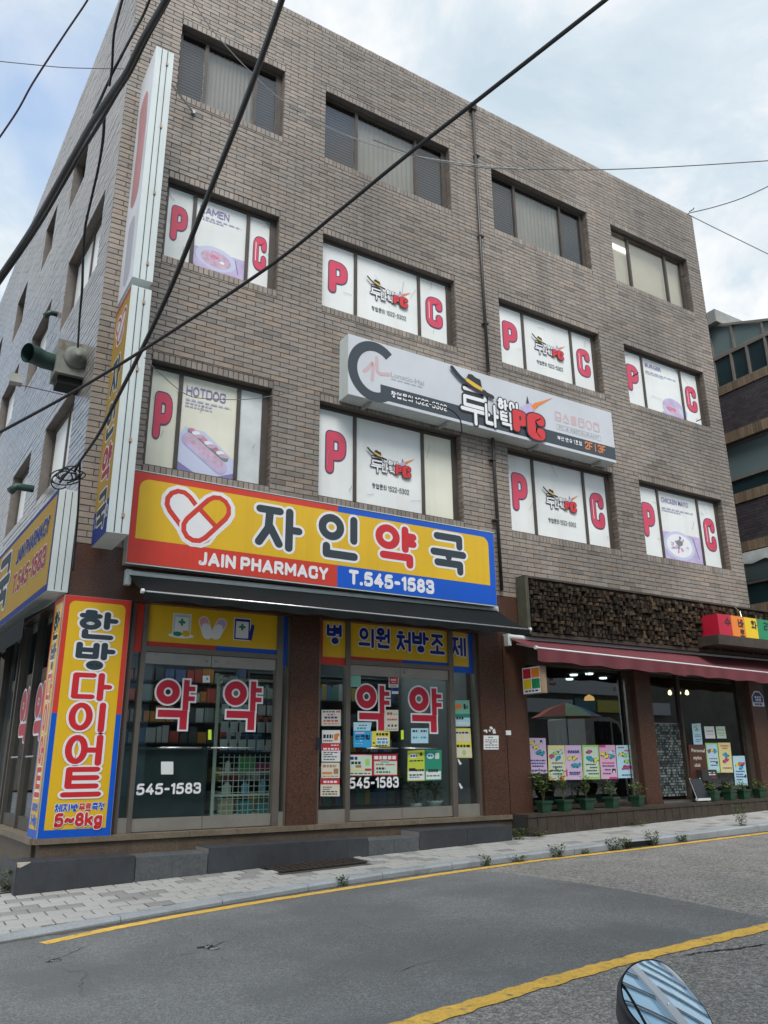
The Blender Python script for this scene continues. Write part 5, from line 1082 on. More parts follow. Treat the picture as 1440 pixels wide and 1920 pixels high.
mb = MB(); mb.obox(LP(0.215, (BZ0+BZ1)/2, 0.017), DL*0.245, NL*0.016, (0, 0, (BZ1-BZ0)/2)); mb.build('board', sheet_dk, bn)
mb = MB(); panel(mb, ff, 0.004, W2, zmid, BZ1-0.004, 0, 1); panel(mb, ff, 0.004, W2, BZ0+0.004, zmid, 0, 2); poly(mb, ff, rrect(0.06, W2-0.05, BZ0+0.115, BZ1-0.065, 0.05, 'cd'), 0.001, 0); mb.build('face', SM, bn)
for c_, m_, za, zb_ in (('한', 4, 1.44, 1.78), ('방', 4, 1.075, 1.405), ('다', 5, 0.715, 1.045), ('이', 5, 0.355, 0.70), ('어', 5, -0.015, 0.335), ('트', 5, -0.355, -0.025)): write(bn, c_, ff, 0.12, za, zb_-za, 0.084, m_, 3, 0.05, sx=0.27/(zb_-za), mats=SM)
write(bn, '체지방', ff, 0.12, -0.50, 0.09, 0.085, 2, 3, 0.05, mats=SM, wfit=0.27); write(bn, '5~8kg', ff, 0.12, -0.65, 0.12, 0.12, 2, 3, 0.05, mats=SM, wfit=0.27)

# pharmacy board along the alley side
sg = thing('side_pharmacy_sign', 'long shaded yellow pharmacy signboard with blue rim along the alley side above a dark awning', 'signboard', (1.3, 3, 2.0))
e1, e0 = -0.03, 9.0; oz0, oz1, of = 1.98, 3.27, 0.245
mb = MB(); mb.obox(LP((e0+e1)/2, (oz0+oz1)/2, of/2+0.002), DL*((e0-e1)/2), NL*(of/2-0.006), (0, 0, (oz1-oz0)/2)); mb.build('tray', sheet, sg)
mb = MB()
for q in (0.085, 0.165): mb.obox(LP(e1-0.001, (oz0+oz1)/2, q), DL*0.002, NL*0.004, (0, 0, (oz1-oz0)/2-0.02))
mb.build('groove', seal_m, sg)
ff = Fr(LP(e0, oz0, of), -DL, (0, 0, 1)); W2, H2 = e0-e1, oz1-oz0
mb = MB(); panel(mb, ff, 0.004, W2-0.004, 0.004, H2-0.004, 0, 1); panel(mb, ff, 0.05, W2-0.06, 0.09, H2-0.06, 0.001, 0); mb.build('face', SM_SHADE, sg)
write(sg, '자인약국', ff, W2-7.75, 0.26, 0.88, 0.085, 4, 3, 0.05, mats=SM_SHADE, gap=0.2, wfit=4.95)
write(sg, 'JAIN PHARMACY', ff, W2-2.42, 0.80, 0.24, 0.10, 1, 3, 0.06, mats=SM_SHADE, wfit=2.10)
write(sg, 'T.545-1583', ff, W2-2.42, 0.36, 0.29, 0.10, 5, 3, 0.06, mats=SM_SHADE, wfit=2.12)

# ================================================================== AWNINGS
blackfab = mat('black_awning_fabric', (0.0075, 0.0095, 0.0105), 0.85, [(2, 0.85, 1.15)], (300, 0.2, 0.001), spec=0.2); maroon = mat('maroon_awning_fabric', (0.145, 0.030, 0.039), 0.75, [(2, 0.85, 1.12)], (300, 0.2, 0.001), streak=(5, (0.13, 0.035, 0.04), 0.6))
def awning(name, label, A, B, C, D, drop, fab, rnd, wav=0.008, scal=0.0):
    """A, B wall line ends; C, D front bar ends"""
    A, B, C, D = map(Vector, (A, B, C, D)); t_ = thing(name, label, 'awning', (A+B)/2); n = 48; mb = MB()
    rows = 5; grid = []
    for j in range(rows+1):
        q = j/rows
        for i in range(n+1):
            p = i/n; P = A.lerp(B, p).lerp(C.lerp(D, p), q); P.z -= 0.030*math.sin(math.pi*q)*(1+0.25*math.sin(p*23)); grid.append(P)
    mb.add(grid, [(j*(n+1)+i, j*(n+1)+i+1, (j+1)*(n+1)+i+1, (j+1)*(n+1)+i) for j in range(rows) for i in range(n)]); mb.build('fabric', fab, t_, True)
    mb = MB(); g2 = []; n2 = 120
    for j in range(4):
        for i in range(n2+1):
            p = i/n2; P = C.lerp(D, p); w_ = wav*j*math.sin(p*95+1.5*math.sin(p*13))+rnd.uniform(-1, 1)*0.001*j; g2.append(P+Vector((0, -0.028+w_, -0.012-drop*j/3-(0.004*math.sin(p*61)*j))))
    mb.add(g2, [(j*(n2+1)+i, j*(n2+1)+i+1, (j+1)*(n2+1)+i+1, (j+1)*(n2+1)+i) for j in range(3) for i in range(n2)]); mb.build('valance', fab, t_, True)
    mb = MB(); mb.tube([C+Vector((0, -0.012, 0)), D+Vector((0, -0.012, 0))], 0.015, 10); mb.build('front_bar', white_p if fab is maroon else steel, t_, True)
    mb = MB(); mb.tube([A, B], 0.045, 12); mb.build('roller', sheet, t_, True)
    for k, (p, q) in enumerate(((0.02, 0.02), (0.5, 0.5), (0.98, 0.98))):
        s_ = A.lerp(B, p)+Vector((0, 0.0, -0.10)); e_ = C.lerp(D, q)+Vector((0, 0.02, -0.02)); m_ = (s_+e_)/2+Vector((0.22 if k < 2 else -0.22, 0, -0.01)); mb = MB(); mb.tube([s_, m_, e_], 0.016, 6); mb.build('arm', sheet, t_)
    for p in (0.0, 1.0):
        s_ = A.lerp(B, p); mb = MB(); mb.box((s_.x-0.035, s_.y-0.02, s_.z-0.14), (s_.x+0.035, 0.0, s_.z+0.05)); mb.build('end_bracket', sheet, t_)
    for e_ in (C, D): mb = MB(); mb.lathe(e_+Vector((-0.03 if e_ is C else 0.0, -0.012, 0)), [(0.0, 0), (0.03, 0.0), (0.03, 0.035), (0.0, 0.035)], 10, axis=(1, 0, 0)); mb.build('end_cap', white_p, t_)
    return t_
ra = random.Random(6)
awning('black_awning', 'black retractable awning over the two pharmacy doors', (2.30, -0.08, 2.285), (8.20, -0.08, 2.36), (2.34, -0.72, 1.945), (8.30, -0.72, 1.955), 0.085, blackfab, ra, 0.002)
awning('maroon_awning', 'faded maroon awning with a dirty valance over the cafe front', (8.42, -0.10, 1.93), (16.3, -0.10, 1.96), (8.52, -0.62, 1.70), (16.1, -0.62, 1.575), 0.19, maroon, ra, 0.006)
# dark awning under the alley sign
mb = MB(); A_, B_ = LP(0.55, 1.93, 0.05), LP(6.2, 1.93, 0.05); C_, D_ = LP(0.55, 1.72, 0.35), LP(6.2, 1.72, 0.35); mb.add([A_, B_, D_, C_, C_+Vector((0, 0, -0.25)), D_+Vector((0, 0, -0.25))], [(0, 1, 2, 3), (3, 2, 5, 4)]); mb.build('side_awning', blackfab, label='dark awning hanging under the shaded yellow signboard along the alley side', cat='awning')

# ================================================================== CAFE
wood_d = mat('dark_stained_wood', (0.050, 0.036, 0.026), 0.65, [(4, 0.7, 1.3), (30, 0.75, 1.25)], streak=(8, (0.02, 0.016, 0.012), 0.6)); wood_b = mat('weathered_block_wood', (0.040, 0.027, 0.017), 0.8, [(18, 0.6, 1.35), (70, 0.75, 1.2)], tint=True, spec=0.25); wood_edge = mat('mossy_panel_edge', (0.075, 0.072, 0.05), 0.85, [(6, 0.7, 1.2)])
MX0, MX1, MZ0, MZ1, MY = 8.78, 16.6, 2.02, 2.93, -0.22
wp = thing('wood_block_panel', 'dark panel of many small protruding wood blocks above the maroon awning', 'wood panel', (12.6, -0.1, MZ0))
bx('backboard', (MX0, MY+0.03, MZ0), (MX1, -0.025, MZ1), wood_d, wp)
bx('rim', (MX0-0.07, MY-0.03, MZ0-0.03), (MX0, -0.022, MZ1+0.04), wood_edge, wp); bx('rim', (MX0, MY-0.03, MZ1), (MX1, -0.023, MZ1+0.035), wood_d, wp); bx('rim', (MX0, MY-0.03, MZ0-0.06), (MX1, -0.024, MZ0-0.001), wood_d, wp)
rw = random.Random(12); BS = 0.0785; blocks = []
nz_ = int((MZ1-MZ0)/BS); nx_ = int((MX1-MX0-0.02)/BS)
for i in range(nx_):
    for j in range(nz_):
        dpt = rw.choice([0.0, 0.012, 0.025, 0.04, 0.055, 0.075])+rw.uniform(0, 0.012); t_ = rw.choice([0.35, 0.6, 0.85, 1.0, 1.25, 1.7, 2.3])*rw.uniform(0.8, 1.2); wv = rw.uniform(-0.1, 0.1); hw_ = BS*rw.choice([0.30, 0.38, 0.47, 0.49])
        blocks.append((MX0+0.01+BS*(i+0.5)+rw.uniform(-0.008, 0.008), MZ0+BS*(j+0.55)+rw.uniform(-0.01, 0.01), hw_, BS*rw.choice([0.34, 0.42, 0.47, 0.49]), dpt, (t_*(1+wv), t_, t_*(1-wv))))
def block_geo(mb, b, ox=0, oz=0):
    x_, z_, hw_, hh_, d, t_ = b; x_ -= ox; z_ -= oz; y0 = (MY+0.028) if not ox else 0.028-0.0; yq = y0-0.03-d; k = 0.006
    F_ = [(x_-hw_, yq+k, z_-hh_), (x_+hw_, yq+k, z_-hh_), (x_+hw_, yq+k, z_+hh_), (x_-hw_, yq+k, z_+hh_)]; Gk = [(p[0], y0, p[2]) for p in F_]; T_ = [(x_-hw_+k, yq, z_-hh_+k), (x_+hw_-k, yq, z_-hh_+k), (x_+hw_-k, yq, z_+hh_-k), (x_-hw_+k, yq, z_+hh_-k)]
    mb.add(Gk+F_+T_, [(8, 9, 10, 11)]+[(i, (i+1) % 4, 4+(i+1) % 4, 4+i) for i in range(4)]+[(4+i, 4+(i+1) % 4, 8+(i+1) % 4, 8+i) for i in range(4)], 0, t_)
blocks.sort(key=lambda b: b[0]); g = MB()
pr_b = []
for k in range(24): mb = MB(); block_geo(mb, rw.choice(blocks), 0, 0); 
for k in range(24):
    mb = MB(); b = rw.choice(blocks); block_geo(mb, (1e-6+0, 0, b[2], b[3], b[4], b[5]), 1e-6, 0); pr_b.append(mb.mesh('wood_block', wood_b, Vector((0, 0, 0))))
for b in blocks[:300]: inst('wood_block', rw.choice(pr_b), wp, (b[0], MY, b[1]))
for b in blocks[300:]: block_geo(g, b)
g.build('small_blocks', wood_b, wp, kind='stuff')
# coloured cube lamps on a shelf
CY = -0.62; cs = []
bx_s = fp(1340, 1188, CY); shx0 = fp(1345, 1188, CY-0.06).x-0.04
mb = MB(); mb.box((shx0, CY-0.10, fp(1347, 1207, CY-0.1).z), (17.0, -0.26, fp(1347, 1189, CY-0.1).z)); mb.build('sign_shelf', wood_d, label='dark wooden shelf carrying four coloured cube lamps above the cafe', cat='shelf')
shz = fp(1347, 1189, CY-0.1).z
def pmat(n, c): return mat('cube_'+n, c, 0.35, (1.5, 0.93, 1.05))
px = [1347, 1372, 1396.5, 1422]; xq = [fp(p, 1172, CY).x for p in px]; side_ = xq[1]-xq[0]
for k, (nm, c_, ch, lb) in enumerate((('red', (0.50, 0.015, 0.04), '수', 'red cube lamp with a dark letter, first on the shelf from the pharmacy side'), ('orange', (0.85, 0.24, 0.03), '바', 'orange cube lamp with dark letters between the red and yellow cubes'), ('yellow', (0.85, 0.58, 0.02), '화', 'yellow cube lamp with a dark letter between the orange and green cubes'), ('green', (0.02, 0.26, 0.11), '리', 'green cube lamp with a dark letter at the far end of the shelf'))):
    x0 = xq[0]+k*side_+0.004; x1 = x0+side_-0.012; z1 = shz+0.42
    cb_ = thing('cube_lamp', lb, 'cube lamp', ((x0+x1)/2, CY+0.2, shz), 'coloured cube lamps above the cafe'); bx('body', (x0, CY, shz+0.002), (x1, CY+0.42, z1), pmat(nm, c_), cb_)
    mb = MB(); f_ = front(x0, shz, CY-0.001); write(mb, ch, f_, (x1-x0)*0.50, 0.20, 0.17, 0.085, 0, sx=1.05, round_cap=False)
    if ch == '바': write(mb, '로', f_, (x1-x0)*0.56, 0.03, 0.14, 0.085, 0, sx=1.05, round_cap=False)
    mb.build('lettering', ink, cb_)
mb = MB(); mb.tube([(xq[0]+0.9, CY+0.1, shz+0.42), (xq[0]+0.93, CY+0.14, shz+0.56), (xq[0]+0.86, CY+0.2, shz+0.66), (xq[0]+1.0, CY+0.2, shz+0.68)], 0.008, 6); mb.build('lamp_bracket', steel, label='small bent metal bracket rising behind the cube lamps', cat='bracket')
# four coloured lightbox on the pier
lbx0, lby0, lby1 = 8.66, -0.52, -0.10; lz0 = fp(985, 1300, -0.3).z; lz1 = fp(985, 1250, -0.3).z
t_ = thing('small_lightbox', 'small wooden lightbox with red, orange, yellow and green squares on the granite pier', 'lightbox', (8.7, -0.3, lz0))
bx('case', (lbx0, lby0, lz0), (lbx0+0.13, lby1, lz1), mat('pale_wood', (0.30, 0.20, 0.12), 0.6, (6, 0.8, 1.2)), t_)
ff = Fr((lbx0-0.001, lby1, lz0), (0, -1, 0), (0, 0, 1)); mb = MB(); W2 = lby1-lby0; H2 = lz1-lz0; panel(mb, ff, 0.005, W2-0.005, 0.005, H2-0.005, 0, 0)
for k, (i, j) in enumerate(((0, 1), (1, 1), (0, 0), (1, 0))): panel(mb, ff, 0.02+i*(W2-0.02)/2, (i+1)*(W2-0.02)/2+0.005, H2*0.18+j*H2*0.40, H2*0.18+(j+1)*H2*0.40-0.015, 0.001, 1+k)
dash_text(mb, ff, 0.05, W2-0.04, H2*0.07, 0.025, 0.001, 5, 4); mb.build('face', [swhite, pmat('red', 0), pmat('orange', 0), pmat('yellow', 0), pmat('green', 0), navy], t_)
mb = MB(); mb.tube([(lbx0+0.07, lby1, lz1-0.1), (lbx0+0.07, 0, lz1-0.1)], 0.015, 6); mb.build('arm', steel, t_)
# cafe structure
CZ = -0.66                                      # top of the wooden ledge
bx('cafe_band', (8.80, 0.02, 1.55), (XR+1.6, 0.3, 1.957), wood_d, bld)
bx('cafe_pilaster', (fp(1213, 1511, 0).x, -0.01, CZ-0.1), (fp(1243, 1511, 0).x, 0.35, 1.548), granite, bld); bx('cafe_pilaster', (fp(1431, 1480, 0).x, -0.01, CZ-0.1), (XR+0.0, 0.35, 1.548), granite, bld)
bx('cafe_pier_return', (XR+0.002, 0.0, CZ-0.1), (XR+1.6, 0.3, 1.548), dark_in, bld)
lg = thing('wooden_ledge', 'dark weathered wooden plank ledge in front of the cafe windows', 'ledge', (12, -0.2, -1.0))
def ledge_z(x): return CZ-0.10+0.012*(x-8.8)
n = 24; xa, xb = 8.36, 17.0
for k in range(6): a = xa+(xb-xa)*k/6; b = xa+(xb-xa)*(k+1)/6; mb = MB(); mb.obox(((a+b)/2, -0.19, ledge_z((a+b)/2)-0.02), ((b-a)/2-0.002, 0, (b-a)/2*0.012), (0, 0.20, 0), (0, 0, 0.02)); mb.build('top_plank', wood_d, lg)
n = 46
for k in range(n):
    a = xa+(xb-xa)*k/n; b = xa+(xb-xa)*(k+1)/n; zt = ledge_z(a)-0.045; zb2 = top_z(a, -0.4)-0.03; o_ = rw.uniform(0, 0.008); mb = MB(); mb.box((a+0.004, -0.375-o_, zb2), (b-0.004, -0.34, zt)); mb.build('plank', wood_d, lg)
bx('core', (xa, -0.335, -1.4), (xb, 0.3, CZ-0.13), dark_in, lg)
gl_cafe = glass('cafe_glass', (0.60, 0.66, 0.64), 1.5, 0.0, 0.10); GC_ = 0.18
cxA = (8.82, fp(1213, 1511, 0).x-0.01); cxB = (fp(1243, 1511, 0).x+0.02, fp(1431, 1480, 0).x-0.02)
for (u0, u1) in (cxA, cxB):
    bx('cafe_frame', (u0-0.03, 0.13, CZ-0.08), (u0+0.02, 0.24, 1.548), wood_d, bld); bx('cafe_frame', (u1-0.13, 0.11, CZ-0.08), (u1+0.03, 0.24, 1.548), wood_d, bld); bx('cafe_frame', (u0+0.02, 0.13, CZ-0.08), (u1-0.13, 0.24, CZ-0.02), wood_d, bld)
chrome = mat('chrome_strip', (0.6, 0.58, 0.55), 0.2, metal=0.95)
bx('chrome_strip', (cxA[1]-0.15, 0.10, CZ-0.06), (cxA[1]-0.131, 0.125, 1.4), chrome, bld); bx('chrome_strip', (8.80, 0.10, CZ-0.06), (8.818, 0.125, 1.2), chrome, bld)
bx('cafe_glass', (cxA[0]+0.02, GC_, CZ-0.02), (cxA[1]-0.131, GC_+0.008, 1.548), gl_cafe, bld)
dsp = cxB[0]+0.02+(cxB[1]-cxB[0])*0.31
bx('cafe_frame', (dsp, 0.13, CZ-0.02), (dsp+0.05, 0.235, 1.548), wood_d, bld); bx('cafe_glass', (dsp+0.05, GC_, CZ-0.02), (cxB[1]-0.131, GC_+0.008, 1.548), gl_cafe, bld); bx('cafe_door_glass', (cxB[0]+0.021, GC_, 0.66), (dsp-0.001, GC_+0.008, 1.548), gl_cafe, bld)
bx('door_sill', (cxB[0]-0.01, -0.02, CZ-0.075), (dsp, 0.22, CZ-0.03), steel, bld)
# bead curtain in the doorway
bc = thing('bead_curtain', 'curtain of pale bead strings hanging in the dark cafe doorway', 'bead curtain', ((cxB[0]+dsp)/2, 0.2, CZ)); bead = mat('bead_glass', (0.12, 0.14, 0.14), 0.25, tint=True); rb2 = random.Random(3)
mb = MB()
mb.box((-0.012, -0.008, -0.02), (0.012, 0.008, 0.02)); bm_ = [MB().box((-0.0125, -0.008, -0.021), (0.0125, 0.008, 0.021), 0, (q, q, q)) for q in (0.35, 0.7, 1.1, 1.6)]
g = MB(); nb = 24
for i in range(nb):
    x_ = cxB[0]+0.05+(dsp-cxB[0]-0.08)*i/(nb-1)
    for j in range(27):
        z_ = 0.62-j*0.047; q = rb2.choice((0.3, 0.5, 0.8, 1.2, 1.8)); g.box((x_-0.013, 0.20, z_-0.019), (x_+0.013, 0.214, z_+0.019), 0, (q, q*1.02, q))
g.build('bead_strings', bead, bc, kind='stuff'); bx('rail', (cxB[0]+0.02, 0.195, 0.64), (dsp, 0.22, 0.658), steel, bc)
# interior
mb = MB(); mb.quad((8.46, 0.3, CZ-0.05), (XR, 0.3, CZ-0.05), (XR, 4.4, CZ-0.05), (8.46, 4.4, CZ-0.05)); mb.build('cafe_floor', mat('cafe_floor_wood', (0.07, 0.05, 0.035), 0.5, (3, 0.8, 1.2)), bld)
mb = MB(); mb.quad((8.46, 0.3, 1.74), (XR, 0.3, 1.74), (XR, 4.4, 1.74), (8.46, 4.4, 1.74)); mb.build('cafe_ceiling', dark_in, bld)
lamp_w = mat('cool_downlight', (0.9, 0.95, 1.0), 0.5, emit=2.2); lamp_y = mat('warm_bulb', (1.0, 0.72, 0.35), 0.5, emit=4.0)
for k, (px_, py_) in enumerate(((1010, 1258), (1078, 1251), (1076, 1267), (1105, 1265), (1131, 1273), (1068, 1275), (1006, 1275))):
    d_ = ray(px_, py_); P = CAM+d_*(1.70/d_.z)
    mb = MB(); mb.lathe((P.x, P.y, 1.70), [(0.0, 0), (0.075, 0.0), (0.085, 0.03), (0.0, 0.03)], 14); mb.build('downlight', lamp_w, label=('downlight nearest the small lightbox, upper', 'brightest upper middle downlight in the cafe ceiling', 'downlight just below the upper middle one in the cafe', 'downlight right of the middle of the cafe window', 'downlight furthest right in the first cafe window', 'low middle downlight at the top of the window reflection', 'downlight nearest the small lightbox, lower')[k]+', round and white', cat='ceiling light', group='downlights in the cafe ceiling')
for k, px_ in enumerate((1256, 1273, 1288)):
    P = fp(px_, 1299, 1.2); t_ = thing('pendant_bulb', ('left', 'middle', 'right')[k]+' one of three small warm bare bulbs hanging inside the cafe', 'pendant lamp', P, 'warm bulbs hanging in the cafe'); mb = MB(); mb.lathe(P, [(0.0, -0.05), (0.035, -0.03), (0.04, 0.0), (0.02, 0.05), (0.0, 0.06)], 12); mb.build('bulb', lamp_y, t_, True); mb = MB(); mb.tube([P+Vector((0, 0, 0.05)), (P.x, P.y, 1.99)], 0.006, 5); mb.build('cord', ink, t_)
P = fp(1105, 1310, 1.0); t_ = thing('shaded_lamp', 'small tan shaded lamp glowing inside the cafe window', 'pendant lamp', P); mb = MB(); mb.lathe(P, [(0.10, -0.03), (0.085, 0.03), (0.02, 0.07), (0.0, 0.08)], 16); mb.build('lamp_shade', mat('amber_shade', (0.8, 0.42, 0.14), 0.5, emit=0.9), t_, True); mb = MB(); mb.tube([P+Vector((0, 0, 0.07)), (P.x, P.y, 1.99)], 0.006, 5); mb.build('cord', ink, t_)

# ================================================================== PAPERS AND POSTERS
PC_ = dict(white=paper, cream=mat('paper_cream', (0.66, 0.63, 0.52), 0.6), red=mat('poster_red', (0.52, 0.03, 0.05), 0.5), blue=mat('poster_blue', (0.03, 0.36, 0.72), 0.5), yellow=mat('poster_yellow', (0.74, 0.66, 0.10), 0.5), lime=mat('poster_lime', (0.50, 0.58, 0.06), 0.5), green=mat('poster_green', (0.02, 0.26, 0.16), 0.5), mint=mat('poster_mint', (0.22, 0.48, 0.38), 0.5), sky=mat('poster_sky', (0.45, 0.68, 0.78), 0.5), pink=mat('poster_pink', (0.70, 0.42, 0.58), 0.5), lilac=mat('poster_lilac', (0.62, 0.48, 0.66), 0.5), orange=orange_p, ink=ink, navy=navy, crimson=mat('poster_magenta', (0.55, 0.06, 0.25), 0.5), teal=mat('poster_teal', (0.02, 0.33, 0.45), 0.5), fluo=mat('fluo_tab', (0.60, 0.85, 0.05), 0.5), palegreen=mat('poster_pale_green', (0.55, 0.68, 0.56), 0.5), grass=mat('poster_grass', (0.35, 0.58, 0.14), 0.5), sand=mat('poster_sand', (0.72, 0.62, 0.30), 0.5), brown=mat('brown_board', (0.075, 0.028, 0.018), 0.5), tan=mat('poster_tan', (0.35, 0.2, 0.1), 0.5))
PK = list(PC_); PM_ = [PC_[k] for k in PK]; pi_ = {k: i for i, k in enumerate(PK)}
rq = random.Random(77)
def sheet_of(name, label, cat, quad, Y, base, draw=None, group=None, th=0.003):
    """quad: photo corners (tl, tr, br, bl) of a sheet hanging at depth Y"""
    P = [fp(q[0], q[1], Y) for q in quad]; tl, tr, br2, bl2 = P; O = bl2; u = (br2-bl2); v_ = (tl-bl2)
    mb = MB(); mb.prism([bl2, br2, tr, tl], (0, th, 0)); mb.m = [pi_[base]]*len(mb.f)
    class Q(Fr):
        def at(s, a, b, h=0): return bl2.lerp(br2, a).lerp(tl.lerp(tr, a), b)+Vector((0, -h, 0))
    if draw: draw(mb, Q(O, u, v_))
    return mb.build(name, PM_, label=label, cat=cat, group=group)
def R4(x0, y0, x1, y1): return [(x0, y0), (x1, y0), (x1, y1), (x0, y1)]
def D(*ops):
    """ops: ('b', x0, x1, y0, y1, colour) block; ('t', x0, x1, y, h, colour[, words]) print line"""
    def f(mb, q):
        for k, o in enumerate(ops):
            h = 0.0012+0.0004*k
            if o[0] == 'b': panel(mb, q, o[1], o[2], o[3], o[4], h, pi_[o[5]])
            elif o[0] == 't': dash_text(mb, q, o[1], o[2], o[3], o[4], h, pi_[o[5]], o[6] if len(o) > 6 else 4, rq)
            elif o[0] == 'd': disc(mb, q, o[1], o[2], o[3], o[4], h, pi_[o[5]], 14)
            elif o[0] == 'w': write(mb, o[1], q, o[2], o[3], o[4], 0.10, pi_[o[5]], wfit=o[6], base=h, step=0.00005)
    return f
YP = 0.098
G1 = 'notices on the pharmacy glass'
def note(label, box, base, *ops, Y=YP, quad=None, name='poster', cat='poster', group=G1): return sheet_of(name, label, cat, quad or R4(*box), Y, base, D(*ops) if ops else None, group)
note('cream notice with blue and red print, alone at the top of the narrow side light', (603, 1331, 639, 1361), 'cream', ('t', .06, .7, .84, .08, 'navy'), ('b', .76, .96, .84, .93, 'crimson'), ('t', .3, .7, .66, .08, 'red', 2), ('t', .15, .85, .46, .12, 'navy', 4), ('t', .1, .9, .26, .1, 'red', 4), ('t', .1, .9, .1, .06, 'tan'))
note('white poster with black letters and an orange figure above red headed poster', (604, 1369, 638, 1393), 'white', ('t', .06, .6, .36, .3, 'ink', 3), ('b', .66, .86, .2, .7, 'orange'), ('d', .85, .62, .1, .14, 'orange'), ('t', .06, .6, .12, .1, 'ink', 5))
note('poster with broad red heading over black lines on white, second in the side light column', (603, 1393.5, 638, 1428), 'white', ('b', 0, 1, .6, 1, 'red'), ('t', .5, .9, .86, .06, 'white', 3), ('t', .08, .92, .64, .1, 'white', 4), ('t', .1, .9, .47, .05, 'ink'), ('t', .1, .6, .36, .05, 'ink'), ('t', .1, .8, .24, .05, 'ink'), ('t', .1, .7, .1, .05, 'ink'))
note('beige poster with small brown picture and orange strip in the side light column', (602.5, 1430, 637, 1459), 'cream', ('t', .08, .8, .7, .16, 'tan', 4), ('b', .04, .58, .26, .4, 'orange'), ('b', .66, .92, .28, .62, 'tan'), ('t', .06, .9, .1, .05, 'tan'))
note('red and cream poster lowest in the side light column', (601, 1460.5, 637, 1493), 'cream', ('b', 0, 1, .68, 1, 'red'), ('t', .15, .9, .77, .12, 'white', 4), ('t', .12, .6, .5, .05, 'ink'), ('t', .12, .5, .38, .05, 'ink'), ('t', .1, .9, .24, .06, 'ink'), ('t', .1, .85, .1, .06, 'ink'))
note('blank pale green sheet in the upper corner of the second pharmacy door', (655, 1263, 676.5, 1288), 'mint', name='sheet_of_paper', cat='paper')
note('red card with small white print at the top edge of the second pharmacy door', (729, 1266, 747, 1289), 'white', ('b', .05, .95, .25, .95, 'red'), ('t', .22, .78, .55, .14, 'white', 3), ('t', .3, .7, .4, .05, 'white'), ('t', .1, .8, .08, .08, 'ink'), name='card', cat='card')
note('small blue and white card under the red card', (735, 1290, 747, 1301), 'white', ('b', 0, 1, .45, 1, 'navy'), name='card', cat='card')
note('pale sheet with three icons covering the edge of the red letter', (722, 1331, 747, 1370.5), 'cream', ('t', .15, .55, .76, .12, 'red', 2), ('t', .6, .95, .78, .03, 'ink'), ('t', .15, .9, .5, .08, 'red'), ('b', .2, .34, .2, .3, 'ink'), ('b', .46, .6, .2, .3, 'ink'), ('b', .72, .86, .2, .3, 'ink'), ('t', .1, .9, .07, .03, 'ink'), Y=YP-0.008)
note('pale torn notice above the blue poster', None, 'sky', ('t', .3, .75, .6, .1, 'ink', 3), ('t', .2, .75, .2, .2, 'teal', 3), quad=[(663, 1354.3), (697, 1354.3), (694.5, 1370.3), (663, 1370.3)], Y=YP-0.004)
note('bright blue poster with three dark characters', (663, 1371, 696.5, 1401), 'blue', ('b', .1, .6, .84, .94, 'lilac'), ('w', '선크림', .08, .48, .30, 'ink', .84), ('t', .35, .5, .38, .05, 'white', 1), ('t', .1, .5, .2, .03, 'sky'))
note('yellow price poster right of the bright blue poster', (697, 1371, 731, 1400), 'yellow', ('t', .25, .9, .72, .16, 'ink', 4), ('b', .25, .95, .14, .62, 'white'), ('t', .3, .85, .44, .1, 'navy'), ('t', .3, .9, .2, .16, 'blue', 3), ('t', .05, .22, .2, .08, 'ink', 1), ('t', .2, .85, .03, .07, 'ink'))
note('pale poster with green box, yellow strip and red rim above the phone number', (654, 1414, 698, 1455), 'red', ('b', .02, .98, .03, .96, 'palegreen'), ('t', .05, .38, .74, .14, 'navy', 2), ('b', .7, .88, .48, .78, 'grass'), ('t', .1, .5, .54, .12, 'ink', 3), ('b', .28, .52, .38, .5, 'tan'), ('b', .04, .66, .24, .34, 'sand'), ('b', .68, .96, .24, .34, 'red'), ('t', .05, .9, .1, .04, 'ink'))
note('poster with crimson heading above the phone number, next to the green box poster', (699, 1413.5, 745, 1454.5), 'red', ('b', .06, .98, .05, .66, 'palegreen'), ('t', .06, .94, .75, .16, 'white', 5), ('b', .3, .66, .58, .7, 'mint'), ('t', .12, .45, .48, .07, 'red'), ('t', .52, .9, .48, .06, 'red'), ('t', .14, .5, .28, .1, 'ink', 3), ('t', .14, .7, .14, .06, 'ink'))
note('short fluorescent yellow tab on the meeting edge of the second pharmacy doors', (752, 1369, 757, 1386.5), 'fluo', name='tab', cat='sticker', Y=YP-0.03)
note('pale blue sheet with four words in grey below the rightmost red letter', (771, 1365.5, 803, 1393.5), 'sky', ('t', .08, .4, .74, .14, 'ink', 2), ('t', .55, .92, .74, .14, 'ink', 2), ('t', .08, .4, .32, .12, 'teal', 2), ('t', .55, .92, .32, .12, 'teal', 2))
note('lime poster with white foot below the right door handle', None, 'lime', ('d', .34, .82, .24, .08, 'white'), ('t', .15, .55, .79, .06, 'navy', 3), ('b', .72, .86, .82, .92, 'ink'), ('t', .1, .9, .64, .04, 'ink'), ('b', .03, .97, .03, .32, 'white'), ('b', .08, .45, .32, .42, 'ink'), ('t', .45, .95, .31, .07, 'ink', 4), ('t', .1, .9, .17, .05, 'ink'), ('t', .1, .7, .1, .04, 'green'), quad=[(764.5, 1408), (796, 1406), (796.5, 1464), (764, 1464.5)])
note('dark green poster with white foot beside the lime poster', None, 'green', ('d', .32, .80, .22, .10, 'sky'), ('t', .18, .46, .78, .05, 'navy', 2), ('b', .6, .85, .7, .9, 'palegreen'), ('b', .05, .95, .04, .3, 'white'), ('t', .2, .8, .27, .10, 'ink', 4), ('t', .1, .9, .13, .05, 'green'), quad=[(796.7, 1406), (828, 1406), (828, 1463), (797, 1464)])
